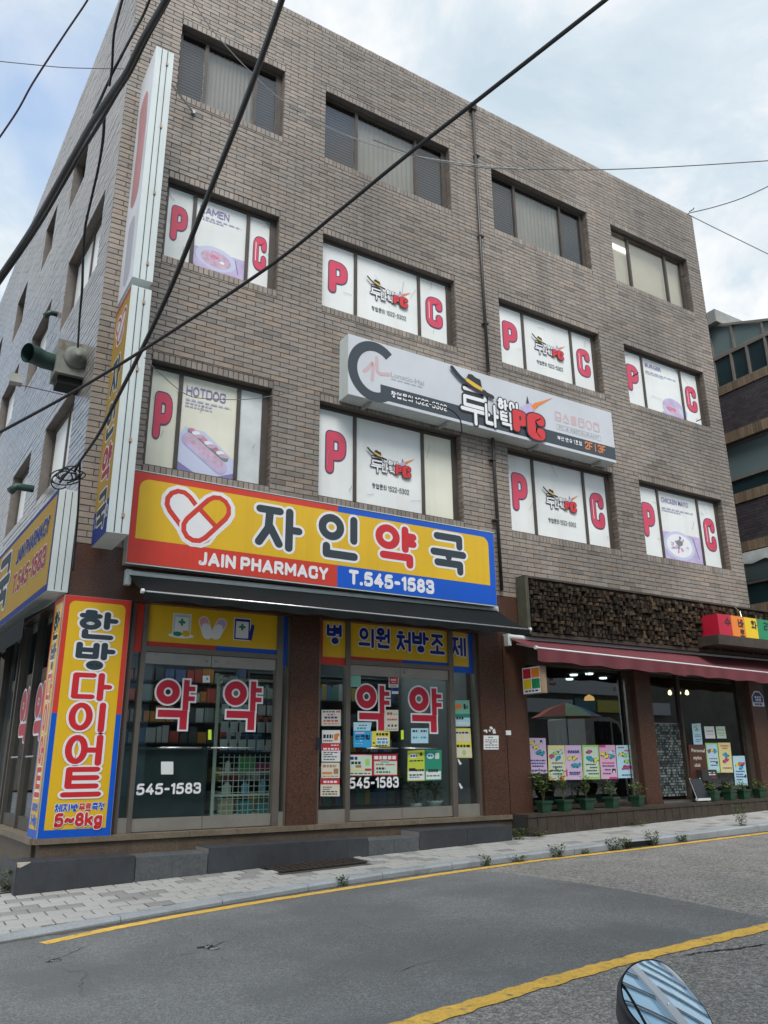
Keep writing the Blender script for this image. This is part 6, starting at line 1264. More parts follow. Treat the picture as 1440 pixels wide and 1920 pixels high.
note('green and white poster upper in the right side light', None, 'mint', ('d', .3, .76, .22, .1, 'orange'), ('b', .62, .74, .66, .86, 'ink'), ('b', .76, .9, .68, .8, 'green'), ('b', 0, 1, .34, .48, 'green'), ('b', .06, 1, .02, .34, 'sky'), ('t', .12, .6, .27, .1, 'ink', 3), ('t', .1, .95, .08, .1, 'white', 4), quad=[(850.5, 1313), (880, 1313), (881.5, 1362.5), (852.5, 1362.5)])
note('yellow poster with a bottle print lower in the right side light', None, 'yellow', ('b', .05, .95, .56, .92, 'cream'), ('t', .06, .9, .82, .06, 'ink', 4), ('b', .38, .52, .6, .82, 'sand'), ('b', .05, .95, .03, .34, 'cream'), ('t', .06, .95, .36, .08, 'ink', 4), ('d', .5, .18, .12, .1, 'grass'), quad=[(853, 1365.5), (882, 1365.5), (885.5, 1421), (855.5, 1421)])
note('white printed notice fixed on the red granite pier between the shops', (907, 1379, 935, 1405.5), 'white', ('t', .3, .65, .84, .06, 'ink', 2), ('t', .1, .9, .66, .05, 'ink'), ('t', .1, .9, .52, .05, 'ink'), ('t', .4, .55, .42, .05, 'ink', 1), ('t', .1, .9, .3, .05, 'ink'), ('t', .1, .95, .12, .05, 'ink'), Y=-0.018, name='notice', cat='notice')
note('blank white square taped on the first pharmacy door below its handle', (302, 1428, 325, 1452), 'white', name='sheet_of_paper', cat='paper')
note('small pale card beside the meeting edge at the top of the first pharmacy door', (380, 1267, 393.5, 1280), 'white', ('b', .5, .75, .35, .75, 'teal'), name='card', cat='card')
note('short fluorescent yellow tab on the meeting edge of the first pharmacy doors', (390.5, 1368, 396.5, 1387), 'fluo', name='tab', cat='sticker', Y=YP-0.03)
mb = MB()
for px_, py_, r_ in ((909, 1370, 0.02), (912, 1371, 0.025), (921, 1365, 0.03), (926, 1371, 0.035), (918, 1370, 0.02), (928, 1373, 0.02)):
    P = fp(px_, py_, -0.0145); disc(mb, front(P.x, P.z, P.y), 0, 0, r_*1.2, r_*0.8, 0.0004*len(mb.f), 0, 7, rq.uniform(0, 3))
mb.build('paper_remnant', paper, label='torn white paper scraps stuck on the red granite pier above the notice', cat='paper scraps')
for px_, py_, lb in ((861, 1428, 'white torn sticker scrap on the right side light, upper of two'), (863, 1473, 'white torn sticker scrap on the right side light, lower of two')):
    P = fp(px_, py_, YP); mb = MB(); f_ = front(P.x, P.z, P.y); poly(mb, f_, [(-.03, .04), (.0, .03), (.02, .0), (.05, -.03), (.01, -.05), (-.02, 0)], 0.001); mb.build('sticker_scrap', paper, label=lb, cat='sticker')
bx('door_bell', (fx(582), -0.035, fp(582, 1405, 0).z), (fx(588), -0.0125, fp(582, 1383, 0).z), ink, None, label='small black door entry box on the granite pilaster between the door bays', cat='door bell')
# cafe posters
G2 = 'hand lettered posters in the cafe window'
def cafe(label, quad, base, head, lines, extra=(), name='poster', Y=0.165):
    def f(mb, q):
        h = 0.0015
        for (x0, x1, y0, y1, c_) in extra: panel(mb, q, x0, x1, y0, y1, h, pi_[c_]); h += 0.0004
        for (x_, y_, c_) in head:
            for c2, gsz in (('ink', 0.145), (c_, 0.115)):
                for a in range(3):
                    an = rq.uniform(0, 3); L_ = 0.10
                    p0 = (x_+0.05*(a-1)-math.cos(an)*L_*0.8, y_+0.03*(a-1)-math.sin(an)*L_*0.5); p1 = (x_+0.05*(a-1)+math.cos(an)*L_*0.8, y_+0.03*(a-1)+math.sin(an)*L_*0.5)
                    v2, f2 = ribbon([p0, p1], gsz*0.45); mb.add([q.at(p.x, (p.y-y_)*0.55+y_, h) for p in v2], f2, pi_[c2]); h += 0.0002
        for (x0, x1, y_, c_) in lines: dash_text(mb, q, x0, x1, y_, 0.03, h, pi_[c_], 5, rq); h += 0.0002
    return sheet_of(name, label, 'poster', quad, Y, base, f, G2)
cafe('pink hand lettered poster with yellow and blue heading, hung higher than the rest', [(990, 1383.5), (1023, 1384), (1026.5, 1450), (993, 1450)], 'lilac', [(.22, .86, 'yellow'), (.4, .74, 'yellow'), (.55, .6, 'teal'), (.75, .56, 'teal')], [(.08, .92, .35, 'navy'), (.12, .88, .27, 'navy'), (.15, .8, .19, 'navy'), (.12, .92, .07, 'navy')], [(.66, .8, .82, .94, 'ink'), (.69, .77, .82, .88, 'white')])
cafe('yellow poster with orange corners and mixed heading, second from the pharmacy side', [(1027, 1397.5), (1058, 1397.5), (1061.5, 1463), (1029, 1463)], 'palegreen', [(.2, .68, 'crimson'), (.45, .78, 'grass'), (.75, .8, 'sky'), (.55, .63, 'teal')], [(.2, .85, .48, 'red'), (.25, .8, .37, 'ink'), (.15, .85, .27, 'ink'), (.25, .8, .17, 'ink')], [(0, .12, .0, 1, 'sand'), (.12, 1, .88, 1, 'sand'), (.9, 1, .0, .88, 'sand'), (.6, .9, 0, .1, 'orange'), (.12, .3, 0, .06, 'orange')])
cafe('lilac poster with pink rays, blue writing top and bottom', [(1059, 1397.5), (1089.5, 1397.5), (1093, 1462), (1061.5, 1462)], 'lilac', [(.25, .62, 'yellow'), (.55, .62, 'yellow'), (.5, .42, 'teal'), (.75, .42, 'teal')], [(.15, .85, .82, 'navy'), (.15, .85, .78, 'navy'), (.2, .85, .2, 'navy'), (.2, .8, .15, 'navy')], [(.0, .1, .1, .3, 'crimson'), (.9, 1, .6, .8, 'pink'), (.0, .12, .7, .9, 'pink'), (.85, 1, .05, .25, 'pink')])
cafe('green framed poster with pink and blue heading', [(1091, 1397), (1122, 1397), (1126, 1461), (1094, 1461.5)], 'grass', [(.4, .8, 'crimson'), (.35, .62, 'teal'), (.5, .58, 'teal'), (.78, .56, 'yellow')], [(.18, .75, .42, 'ink'), (.4, .85, .33, 'ink'), (.18, .8, .24, 'ink'), (.3, .9, .15, 'ink')], [(.08, .92, .07, .94, 'palegreen')])
cafe('magenta cornered pink poster with yellow and blue heading and a small face', [(1123, 1397), (1153, 1397), (1158, 1460.5), (1127.5, 1460.5)], 'pink', [(.2, .74, 'yellow'), (.4, .66, 'yellow'), (.68, .78, 'sky'), (.75, .66, 'teal')], [(.12, .88, .46, 'crimson'), (.12, .85, .37, 'navy'), (.25, .6, .26, 'navy'), (.12, .6, .15, 'navy')], [(.0, .4, .93, 1, 'crimson'), (.7, .92, .18, .30, 'ink'), (.76, .87, .17, .24, 'white'), (.5, 1, 0, .06, 'crimson')])
cafe('light blue poster with green and black heading, sixth and furthest in the first cafe window', [(1154.5, 1397.5), (1183.5, 1397), (1188.5, 1458.5), (1159, 1459)], 'sky', [(.3, .72, 'yellow'), (.55, .68, 'grass'), (.6, .5, 'grass'), (.45, .32, 'crimson'), (.65, .32, 'crimson')], [(.1, .5, .92, 'red'), (.5, .9, .82, 'red'), (.25, .85, .08, 'navy')])
Y2 = 0.165
cafe('small blue and white poster with a green figure beside the cafe doorway', [(1297, 1357), (1313.5, 1356), (1317.5, 1396), (1301, 1396)], 'sky', [(.45, .84, 'yellow'), (.5, .7, 'grass')], [(.2, .9, .44, 'navy'), (.2, .9, .36, 'navy'), (.25, .9, .22, 'navy'), (.2, .8, .14, 'navy')], (), Y=Y2)
cafe('pinkish white notice with two lines of print in the second cafe window', [(1320, 1362), (1338.5, 1362), (1341.5, 1384.6), (1323, 1384.6)], 'white', [], [(.15, .85, .62, 'ink'), (.15, .85, .56, 'ink'), (.2, .8, .34, 'ink')], (), Y=Y2)
cafe('pale green notice with four lines of print beside the pinkish one', [(1342, 1362), (1359, 1362), (1362.5, 1384.6), (1345, 1384.6)], 'palegreen', [], [(.15, .85, .7, 'ink'), (.2, .8, .55, 'sand'), (.15, .85, .4, 'ink'), (.2, .8, .22, 'ink')], (), Y=Y2)
cafe('blue poster with green frame partly behind the brown board', [(1322, 1393), (1345, 1393), (1351, 1449), (1328, 1449)], 'grass', [(.25, .72, 'crimson'), (.5, .75, 'yellow'), (.72, .72, 'blue')], [(.2, .85, .46, 'red'), (.25, .85, .36, 'ink'), (.25, .85, .24, 'ink')], [(.08, .92, .05, .95, 'sky'), (.7, .86, .3, .36, 'ink')], Y=Y2)
cafe('sand yellow poster with a blue splash and magenta heading', [(1346, 1392.5), (1369, 1392.5), (1375, 1448.5), (1352, 1448.5)], 'sand', [(.45, .6, 'blue'), (.6, .55, 'teal'), (.55, .42, 'crimson'), (.4, .38, 'crimson')], [(.15, .85, .88, 'red'), (.3, .7, .8, 'red'), (.2, .9, .14, 'navy')], (), Y=Y2)
cafe('light blue poster with magenta square hung lowest in the second cafe window', [(1373.5, 1417.5), (1396, 1417), (1402.5, 1472.5), (1379, 1472.5)], 'sky', [(.3, .7, 'yellow'), (.5, .72, 'orange'), (.75, .72, 'crimson'), (.6, .6, 'blue')], [(.12, .85, .46, 'navy'), (.12, .7, .36, 'navy'), (.12, .8, .28, 'navy'), (.12, .6, .18, 'navy')], [(.82, .95, .26, .36, 'ink')], Y=Y2)
# brown board with cream handwriting, dark box, small easel board, number plate
def brown(mb, q):
    for s_, x_, y_, wf in (('Personal', .12, .82, .80), ('stylist', .20, .64, .50), ('club', .24, .46, .36)): thin_text(mb, s_, q, x_, y_, .085, pi_['cream'], 0.002, wfit=wf, off=0.012)
sheet_of('sign_board', 'tall brown board with three lines of cream handwriting beside the cafe doorway', 'sign board', [(1291.5, 1396), (1323, 1397), (1328.5, 1473), (1297, 1473)], 0.10, 'brown', brown, None, 0.03)
P0 = fp(1318, 1464, -0.02); P1 = fp(1343.5, 1443, -0.02); t_ = thing('menu_box', 'dark grey box with small white print mounted in front of the brown board', 'box', (P0.x, 0, P0.z)); bx('case', (P0.x, -0.02, P0.z), (P1.x, 0.095, P1.z), mat('charcoal_case', (0.04, 0.035, 0.04), 0.45), t_)
mb = MB(); f_ = front(P0.x, P0.z, -0.021); W2, H2 = P1.x-P0.x, P1.z-P0.z; dash_text(mb, f_, W2*.45, W2*.62, H2*.68, H2*.09, 0.001, 0, 1); dash_text(mb, f_, W2*.75, W2*.85, H2*.68, H2*.09, 0.001, 0, 1); dash_text(mb, f_, W2*.45, W2*.9, H2*.5, H2*.09, 0.001, 0, 3); dash_text(mb, f_, W2*.6, W2*.9, H2*.25, H2*.06, 0.001, 1, 3); mb.build('lettering', [pwhite, red_p], t_)
P0 = fp(1302, 1497, -0.14); t_ = thing('easel_board', 'small black board on a white folding stand by the cafe doorway', 'easel board', P0); gz = ledge_z(P0.x)+0.001
mb = MB(); mb.obox((P0.x+0.16, -0.15, gz+0.22), (0.15, 0, 0), (0, 0.006, 0.0), (0.0, 0.06, 0.17)); mb.build('board', ink, t_)
mb = MB(); mb.obox((P0.x+0.16, -0.20, gz+0.045), (0.17, 0, 0), (0, 0.03, 0), (0, 0, 0.02)); mb.tube([(P0.x+0.02, -0.20, gz+0.0), (P0.x+0.02, -0.07, gz+0.4)], 0.01, 6); mb.tube([(P0.x+0.30, -0.20, gz+0.0), (P0.x+0.30, -0.07, gz+0.4)], 0.01, 6); mb.build('stand', white_p, t_)
P = fp(1421, 1312, -0.012); mb = MB(); f_ = front(P.x, P.z, -0.012); W2 = 0.19; t_ = thing('number_plate', 'small blue house number plate with a white rim on the far cafe pilaster', 'house number', P)
poly(mb, f_, [(-W2, -.13), (W2, -.13), (W2, .06), (0.08, .17), (-0.08, .17), (-W2, .06)], 0.0, 0); poly(mb, f_, [(-W2+.02, -.05), (W2-.02, -.05), (W2-.02, .05), (0.07, .145), (-0.07, .145), (-W2+.02, .05)], 0.001, 1); dash_text(mb, f_, -.1, .1, .03, .04, 0.002, 0, 2); dash_text(mb, f_, -.08, .1, -.03, .05, 0.002, 0, 3); dash_text(mb, f_, -.12, .12, -.11, .04, 0.002, 1, 3); mb.build('plate', [pwhite, navy], t_)
P = fp(953, 1374, -0.0215); bx('socket_plate', (P.x-0.05, -0.03, P.z-0.035), (P.x+0.05, -0.0205, P.z+0.035), paper, None, label='small white socket plate on the granite pier beside the cafe window', cat='plate')
# easels behind the posters, furniture
easel_m = mat('easel_wood', (0.16, 0.075, 0.035), 0.55, (8, 0.8, 1.2)); rz = CZ-0.048
for k, px_ in enumerate((1060, 1092, 1116, 1146, 1172)):
    P = fp(px_, 1470, 0.45); t_ = thing('easel', 'brown wooden easel behind the cafe window, '+('below the yellow poster', 'below the lilac poster', 'below the green framed poster', 'below the magenta cornered poster', 'below the light blue poster')[k], 'easel', (P.x, 0.45, rz), 'easels behind the cafe posters')
    for dx in (-0.10, 0.10): mb = MB(); mb.tube([(P.x+dx*1.3, 0.40, rz), (P.x+dx*0.5, 0.52, rz+1.25)], 0.016, 6); mb.build('leg', easel_m, t_)
    mb = MB(); mb.tube([(P.x, 0.85, rz), (P.x, 0.53, rz+1.2)], 0.016, 6); mb.build('leg', easel_m, t_); mb = MB(); mb.box((P.x-0.2, 0.385, rz+0.22), (P.x+0.2, 0.43, rz+0.255)); mb.build('tray', easel_m, t_)
P0, P1 = fp(1334, 1502, 0.6), fp(1378, 1449, 0.6); t_ = thing('cabinet', 'ochre wooden cabinet with two doors low inside the second cafe window', 'cabinet', ((P0.x+P1.x)/2, 0.6, rz)); bx('body', (P0.x-0.1, 0.6, rz), (P1.x+0.15, 1.0, P1.z+0.3), mat('ochre_wood', (0.24, 0.13, 0.035), 0.55, (6, 0.8, 1.2)), t_)
for a in (0.38, 0.72): bx('door_strip', (P0.x+(P1.x-P0.x)*a, 0.585, rz+0.02), (P0.x+(P1.x-P0.x)*a+0.02, 0.599, P1.z+0.28), mat('pale_strip', (0.4, 0.3, 0.15), 0.5), t_)

# ================================================================== PLANT POTS ON THE LEDGE
potg = mat('green_plastic_pot', (0.016, 0.062, 0.032), 0.38, (6, 0.85, 1.15))
POTS = [(1021, 1528, 'leggy yellow green shrub in a square green pot, nearest the pharmacy', .42, 150, .17, .075, 1.5), (1059, 1524, 'tall bushy plant in a square green pot, second from the pharmacy', .46, 170, .12, .05, 1.0), (1101, 1520, 'sparse dark plant in a square green pot under the green framed poster', .34, 90, .11, .05, 0.9), (1148, 1515, 'rounded small leaved plant in a square green pot under the magenta poster', .22, 170, .13, .04, 1.0), (1196, 1511, 'low yellow green plant in a square green pot before the granite pilaster', .20, 70, .14, .06, 1.4),
        (1339, 1509, 'square green pot with dry brownish sprigs below the dark box', .13, 90, .12, .05, 1.2), (1369, 1506, 'square green pot with short sprigs, second from the cafe doorway', .11, 90, .11, .05, 1.2), (1396, 1503, 'square green pot with yellowing sprigs, third from the cafe doorway', .13, 90, .12, .05, 1.2), (1426, 1500, 'square green pot with drooping sprigs by the far pilaster', .13, 100, .13, .05, 1.2)]
for k, (px_, py_, lb, hh, nl, rad, ls, wm) in enumerate(POTS):
    P = fp(px_, py_, -0.20); x_ = P.x; z_ = ledge_z(x_)+0.001; a, b = 0.072, 0.092; h_ = 0.175; y_ = -0.20; rr = random.Random(100+k)
    t_ = thing('potted_plant', lb, 'potted plant', (x_, y_, z_), 'potted plants along the cafe ledge')
    mb = MB(); ro = rr.uniform(-0.2, 0.2); c_, s_ = math.cos(ro), math.sin(ro)
    def ring(r_, z0): return [(x_+c_*i*r_-s_*j*r_, y_+s_*i*r_+c_*j*r_, z0) for i, j in ((-1, -1), (1, -1), (1, 1), (-1, 1))]
    L_ = ring(a, z_)+ring(b*0.97, z_+h_-0.03)+ring(b+0.012, z_+h_-0.03)+ring(b+0.014, z_+h_)+ring(b-0.004, z_+h_)+ring(b-0.01, z_+h_-0.03)
    mb.add(L_, [(3, 2, 1, 0)]+[(q*4+i, q*4+(i+1) % 4, q*4+4+(i+1) % 4, q*4+4+i) for q in range(5) for i in range(4)]); mb.build('pot', potg, t_)
    mb = MB(); mb.add(ring(b-0.012, z_+h_-0.028), [(0, 1, 2, 3)]); mb.build('soil', soil_m, t_)
    mb = MB(); tips = []
    for _ in range(7 if hh > 0.2 else 4):
        an = rr.uniform(0, 6.28); q = rr.uniform(0.3, 1)*rad; tip_ = Vector((x_+math.cos(an)*q, y_+math.sin(an)*q*0.8, z_+h_+hh*rr.uniform(0.5, 1.0))); mid_ = Vector((x_+math.cos(an)*q*0.35, y_+math.sin(an)*q*0.3, z_+h_+hh*0.4)); mb.tube([(x_, y_, z_+h_-0.03), mid_, tip_], [0.006, 0.004, 0.0015], 5); tips += [mid_, tip_, (mid_+tip_)/2]
    mb.build('stem', stem_m, t_)
    mb = MB()
    for tp in tips: foliage(mb, tp-Vector((0, 0, 0.05)), 0.055, 0.09, max(4, nl//len(tips)), rr, ls, 0.3, (0.6, 1.7), 0.5 if wm > 1.1 else 0.15)
    mb.build('foliage', leaf_m, t_)

# ================================================================== WEEDS
weed_m = mat('weed_green', (0.060, 0.098, 0.026), 0.6, [(10, 0.6, 1.4)], tint=True)
def weed(P, h, r, n, lb, k, nm='weed'):
    rr = random.Random(300+k); mb = MB(); foliage(mb, P, r*0.7, h*0.85, int(n*2.0), rr, 0.036, 0.1, (0.35, 1.3), 0.5)
    for _ in range(6):
        a = rr.uniform(0, 6.28); mb.add([P+Vector((-0.004, 0, 0)), P+Vector((0.004, 0, 0)), P+Vector((math.cos(a)*r*0.7, math.sin(a)*r*0.7, h*rr.uniform(0.8, 1.3)))], [(0, 1, 2)], 0, (1.1, 1.0, 0.8))
    mb.build(nm, weed_m, label=lb, cat='weed', group='weeds along the kerb and walls')
for k, (px_, py_, h, r, n, lb) in enumerate(((644, 1662, .10, .09, 40, 'tiny weed at the foot of the kerb where the kerb begins to rise'), (925, 1626, .13, .10, 45, 'thin pale weed by the kerb below the end of the tiled step'), (975, 1617, .08, .16, 50, 'low spreading dry weed in the gutter right of the thin pale weed'), (1044, 1607, .17, .15, 90, 'bushy weed in the gutter below the first cafe window'), (1090, 1600, .06, .07, 20, 'very small weed in the gutter between two bushy weeds'), (1150, 1594, .17, .17, 90, 'wide weed clump in the gutter below the granite pilaster'), (1170, 1591, .14, .12, 60, 'smaller weed joining the wide clump'), (1222, 1585, .22, .17, 110, 'tall stemmed weed beside the dark gap in the kerb'), (1262, 1577, .11, .12, 60, 'compact weed just past the dark gap in the kerb'))):
    P = fr(px_, py_); P.y = yk(P.x)-0.03; P.z = road_z(P.x)+0.002; weed(P, h, r, n, lb, k)
for k, (px_, py_, Y, h, r, n, lb) in enumerate(((974, 1571, -0.50, .16, .16, 110, 'dense weed at the corner of the tiled step and the wooden ledge'), (1010, 1566, -0.45, .08, .16, 60, 'low weeds along the foot of the wooden ledge'), (1190, 1543, -0.45, .07, .3, 90, 'flat strip of grass at the foot of the ledge under the pilaster'), (1391, 1556, -1.55, .36, .17, 130, 'tall upright weed growing out of the kerb at the far end'), (14, 1672, -0.2, .24, .16, 140, 'green weed at the left end of the tiled step'))):
    P = fp(px_, py_, Y); P.z = top_z(P.x, Y)+0.002; weed(P, h, r, n, lb, 40+k)
P = fr(1198, 1588); mb = MB(); mb.box((P.x-0.28, yk(P.x)-0.012, road_z(P.x)+0.004), (P.x+0.28, yk(P.x)-0.0025, road_z(P.x)+0.075)); mb.build('gully_opening', black, road)

# ================================================================== NEIGHBOUR ON THE RIGHT
NX = 17.5; NY0, NY1 = -0.6, 1.72
nb_ = thing('neighbour_building', 'dark purple brick neighbour building with green glass bands seen beyond the right edge', 'building', (NX+3, 0.6, -1))
pbrick = mat('purple_brick', (0.052, 0.044, 0.050), 0.7, [(1.2, 0.85, 1.15), (12, 0.85, 1.15)], tint=True); tanb = mat('tan_soldier_brick', (0.19, 0.138, 0.092), 0.75, [(3, 0.85, 1.12), (30, 0.85, 1.15)], tint=True); green_gl = mat('green_tinted_glass', (0.016, 0.036, 0.042), 0.04, (0.6, 0.7, 1.3), spec=0.8); pale_gl = mat('pale_green_glass', (0.15, 0.20, 0.205), 0.06, (0.8, 0.85, 1.1), spec=0.8); nframe = mat('neighbour_aluminium', (0.27, 0.24, 0.21), 0.45, (3, 0.85, 1.1), metal=0.4); fascia = mat('weathered_fascia', (0.30, 0.31, 0.29), 0.7, (4, 0.8, 1.1)); olive = mat('olive_post', (0.15, 0.14, 0.085), 0.7)
def nbox(name, y0, y1, z0, z1, d0, d1, m, par=nb_): return bx(name, (NX-d1, y0, z0), (NX-d0, y1, z1), m, par)
bx('core', (NX+0.30, NY0, -1.2), (NX+9, 8, 10.3), dark_in, nb_)
rn = random.Random(31)
def brick_band(z0, z1, nm='wall'):
    wl_ = nbox(nm, NY0, NY1, z0, z1, -0.3, 0.0, mortar); g = MB(); n = int(round((z1-z0)/0.075)); ch = (z1-z0)/n
    for k in range(n):
        y = NY0-(0.11 if k % 2 else 0)
        while y < NY1:
            a, b = max(y, NY0)+0.004, min(y+0.22, NY1)-0.004; y += 0.22
            if b-a > 0.03: q = rn.uniform(0.75, 1.3); g.box((NX-0.008-rn.uniform(0, 0.002), a, z0+k*ch+0.004), (NX-0.0005, b, z0+(k+1)*ch-0.004), 0, (q, q, q))
    g.build('brickwork', pbrick, wl_, kind='stuff')
def soldier(z0, z1):
    s_ = nbox('soldier_course', NY0, NY1, z0, z1, -0.3, 0.02, mortar); g = MB(); y = NY0
    while y < NY1-0.02:
        q = rn.uniform(0.75, 1.3); g.box((NX-0.032-rn.uniform(0, 0.003), y+0.005, z0+0.004), (NX-0.0205, min(y+0.078, NY1)-0.005, z1-0.004), 0, (q, q*0.98, q*0.95)); y += 0.078
    g.build('brickwork', tanb, s_, kind='stuff')
for z0, z1 in ((8.09, 9.16), (5.16, 6.15), (1.5, 3.30)): brick_band(z0, z1)
for z0, z1 in ((9.165, 9.40), (7.80, 8.085), (6.155, 6.42), (4.90, 5.155), (3.305, 3.56)): soldier(z0, z1)
def nwin(z0, z1, cols, tm, set_=0.12, tilt=True):
    wn = thing('w', None, None, (NX, 0, z0)); wn.name = 'window'; wn.parent = nb_; wn.location = Vector((NX, 0, z0))-WL[nb_.name]; WL[wn.name] = Vector((NX, 0, z0))
    mb = MB()
    for y in cols: mb.box((NX+set_-0.05, y-0.028, z0), (NX+set_+0.03, y+0.028, z1))
    ys = sorted(cols); mb.box((NX+set_-0.048, ys[0]+0.0285, z0), (NX+set_+0.028, ys[-1]-0.0285, z0+0.05)); mb.box((NX+set_-0.048, ys[0]+0.0285, z1-0.05), (NX+set_+0.028, ys[-1]-0.0285, z1))
    if tm: mb.box((NX+set_-0.049, ys[0]+0.0285, tm-0.03), (NX+set_+0.029, ys[-1]-0.0285, tm+0.03))
    mb.build('frame', nframe, wn)
    for a, b in zip(ys[:-1], ys[1:]):
        for c, e, m_ in (((z0, tm, green_gl), (tm, z1, pale_gl)) if tm else ((z0, z1, green_gl),)): mb = MB(); mb.box((NX+set_, a+0.03, c+0.05), (NX+set_+0.01, b-0.03, e-0.05)); mb.build('pane', m_, wn)
nwin(9.405, 10.30, [NY0, 0.10, 0.62, 1.08, 1.60], None, 0.10)
slope = lambda y: 10.69+0.40*y
wn = nbox('upper_glazing_rail', NY0, 1.66, 10.301, 10.36, -0.16, -0.05, nframe)
for a, b in ((NY0, 0.10), (0.10, 0.95), (0.95, 1.60)):
    mb = MB(); mb.prism([(NX+0.10, a+0.03, 10.361), (NX+0.10, b-0.03, 10.361), (NX+0.10, b-0.03, slope(b)-0.05), (NX+0.10, a+0.03, slope(a)-0.05)], (0.01, 0, 0)); mb.build('pane', pale_gl, wn)
for y in (0.10, 0.95, 1.60): mb = MB(); mb.box((NX+0.05, y-0.029, 10.361), (NX+0.13, y+0.029, slope(y)-0.04)); mb.build('post', nframe, wn)
mb = MB(); mb.prism([(NX+0.03, NY0, slope(NY0)-0.04), (NX+0.03, 1.66, slope(1.66)-0.04), (NX+0.03, 1.66, slope(1.66)+0.03), (NX+0.03, NY0, slope(NY0)+0.03)], (0.12, 0, 0)); mb.build('sloping_rail', nframe, wn)
mb = MB(); mb.prism([(NX+0.16, NY0, slope(NY0)), (NX+0.16, 1.66, slope(1.66)), (NX+0.16, 1.66, slope(1.66)+0.02), (NX+0.16, NY0, slope(NY0)+0.02)], (2.5, 0, 0.3)); mb.build('glass_roof', pale_gl, wn)
nwin(6.425, 7.795, [NY0, 0.35, 1.70], 6.85, 0.16); nwin(3.565, 4.895, [NY0, 0.75, 1.70], 4.15, 0.16)
nbox('corner_post', 1.67, NY1+0.10, 9.41, 11.20, -0.2, 0.03, olive)
mb = MB(); mb.box((NX-0.12, 1.22, 11.25), (NX+5, NY1+0.5, 11.62)); mb.build('roof_fascia', fascia, nb_)
mb = MB(); pts = [(NX-0.1, NY0, 4.86), (NX-0.1, NY1, 4.86), (NX-0.12, NY1, 4.62), (NX-0.12, 1.25, 4.55), (NX-0.12, 0.9, 4.62), (NX-0.12, 0.6, 4.50), (NX-0.12, NY0, 4.58)]; mb.prism(pts, (0.02, 0, 0)); mb.build('torn_sheet', mat('translucent_sheet', (0.5, 0.53, 0.52), 0.6, (5, 0.8, 1.1)), label='torn pale plastic sheet hanging over a green window of the neighbour building', cat='plastic sheet')

# ================================================================== ALLEY SIDE FITTINGS
rust_g = mat('weathered_grey_green_metal', (0.16, 0.17, 0.15), 0.7, [(5, 0.7, 1.25)], dirt=(7, (0.10, 0.05, 0.025), 0.55, 0.8)); duct_g = mat('green_duct', (0.014, 0.045, 0.038), 0.5, [(6, 0.75, 1.2)], dirt=(6, (0.12, 0.13, 0.11), 0.62, 0.5))
def fanbox(c, s_, label, duct=True):
    t_ = thing('exhaust_fan', label, 'exhaust fan', c); c = Vector(c); mb = MB(); mb.box(c-Vector((s_*.5, s_*.45, s_*.5)), c+Vector((s_*.5, s_*.45, s_*.5))); mb.build('housing', rust_g, t_)
    mb = MB(); mb.lathe(c+Vector((0, -s_*.45, 0.02)), [(s_*.34, -0.002), (s_*.33, 0.03), (s_*.24, 0.035), (s_*.22, 0.10), (s_*.12, 0.105), (s_*.1, 0.15), (0, 0.155)], 20, axis=(0, -1, 0)); mb.build('motor_cap', rust_g, t_, True)
    if duct:
        mb = MB(); p = c+Vector((-s_*.5, 0, -0.02)); path = [p, p+Vector((-s_*.28, -0.02, -0.0)), p+Vector((-s_*.52, -0.06, 0.02)), p+Vector((-s_*.72, -0.12, 0.0))]; mb.tube(path, [s_*.24, s_*.25, s_*.26, s_*.27], 18, 0, False); mb.tube(path[::-1], [s_*.25, s_*.24, s_*.23, s_*.22], 18, 0, False); mb.build('duct', duct_g, t_, True)
        mb = MB(); mb.lathe(p+Vector((-s_*.3, -.02, 0)), [(0.0, 0), (s_*.24, 0.0), (s_*.24, 0.01), (0, 0.01)], 14, axis=(-1, 0, 0)); mb.build('throat', black, t_)
    mb = MB(); mb.box(c+Vector((-s_*.4, -s_*.3, -s_*.5-0.12)), c+Vector((s_*.55, s_*.3, -s_*.5-0.002))); mb.build('bracket', black, t_)
fanbox(fp(137, 686, 0.75), 0.50, 'rusty box exhaust fan with a green duct mouth on the alley side wall')
for k, (px_, py_, lb) in enumerate(((30, 712, 'small white junction box under a window on the alley side'), )): P = fp(px_, py_, 2.2); bx('junction_box', tuple(P-Vector((.09, .08, .07))), tuple(P+Vector((.09, .08, .07))), fascia, None, label=lb, cat='junction box')
for (px_, py_, Y, sz, lb) in ((95, 586, 3.3, 0.065, 'green round vent hood at the top corner of a second alley window'), (31, 912, 2.8, 0.08, 'grey green vent hood at a low alley window')):
    P = fp(px_, py_, Y); mb = MB(); mb.tube([P+Vector((0.25, 0, 0)), P, P+Vector((-0.08, -0.02, -0.10))], [sz*.7, sz*.75, sz*.8], 14); mb.build('vent_hood', duct_g, None, True, label=lb, cat='vent hood')

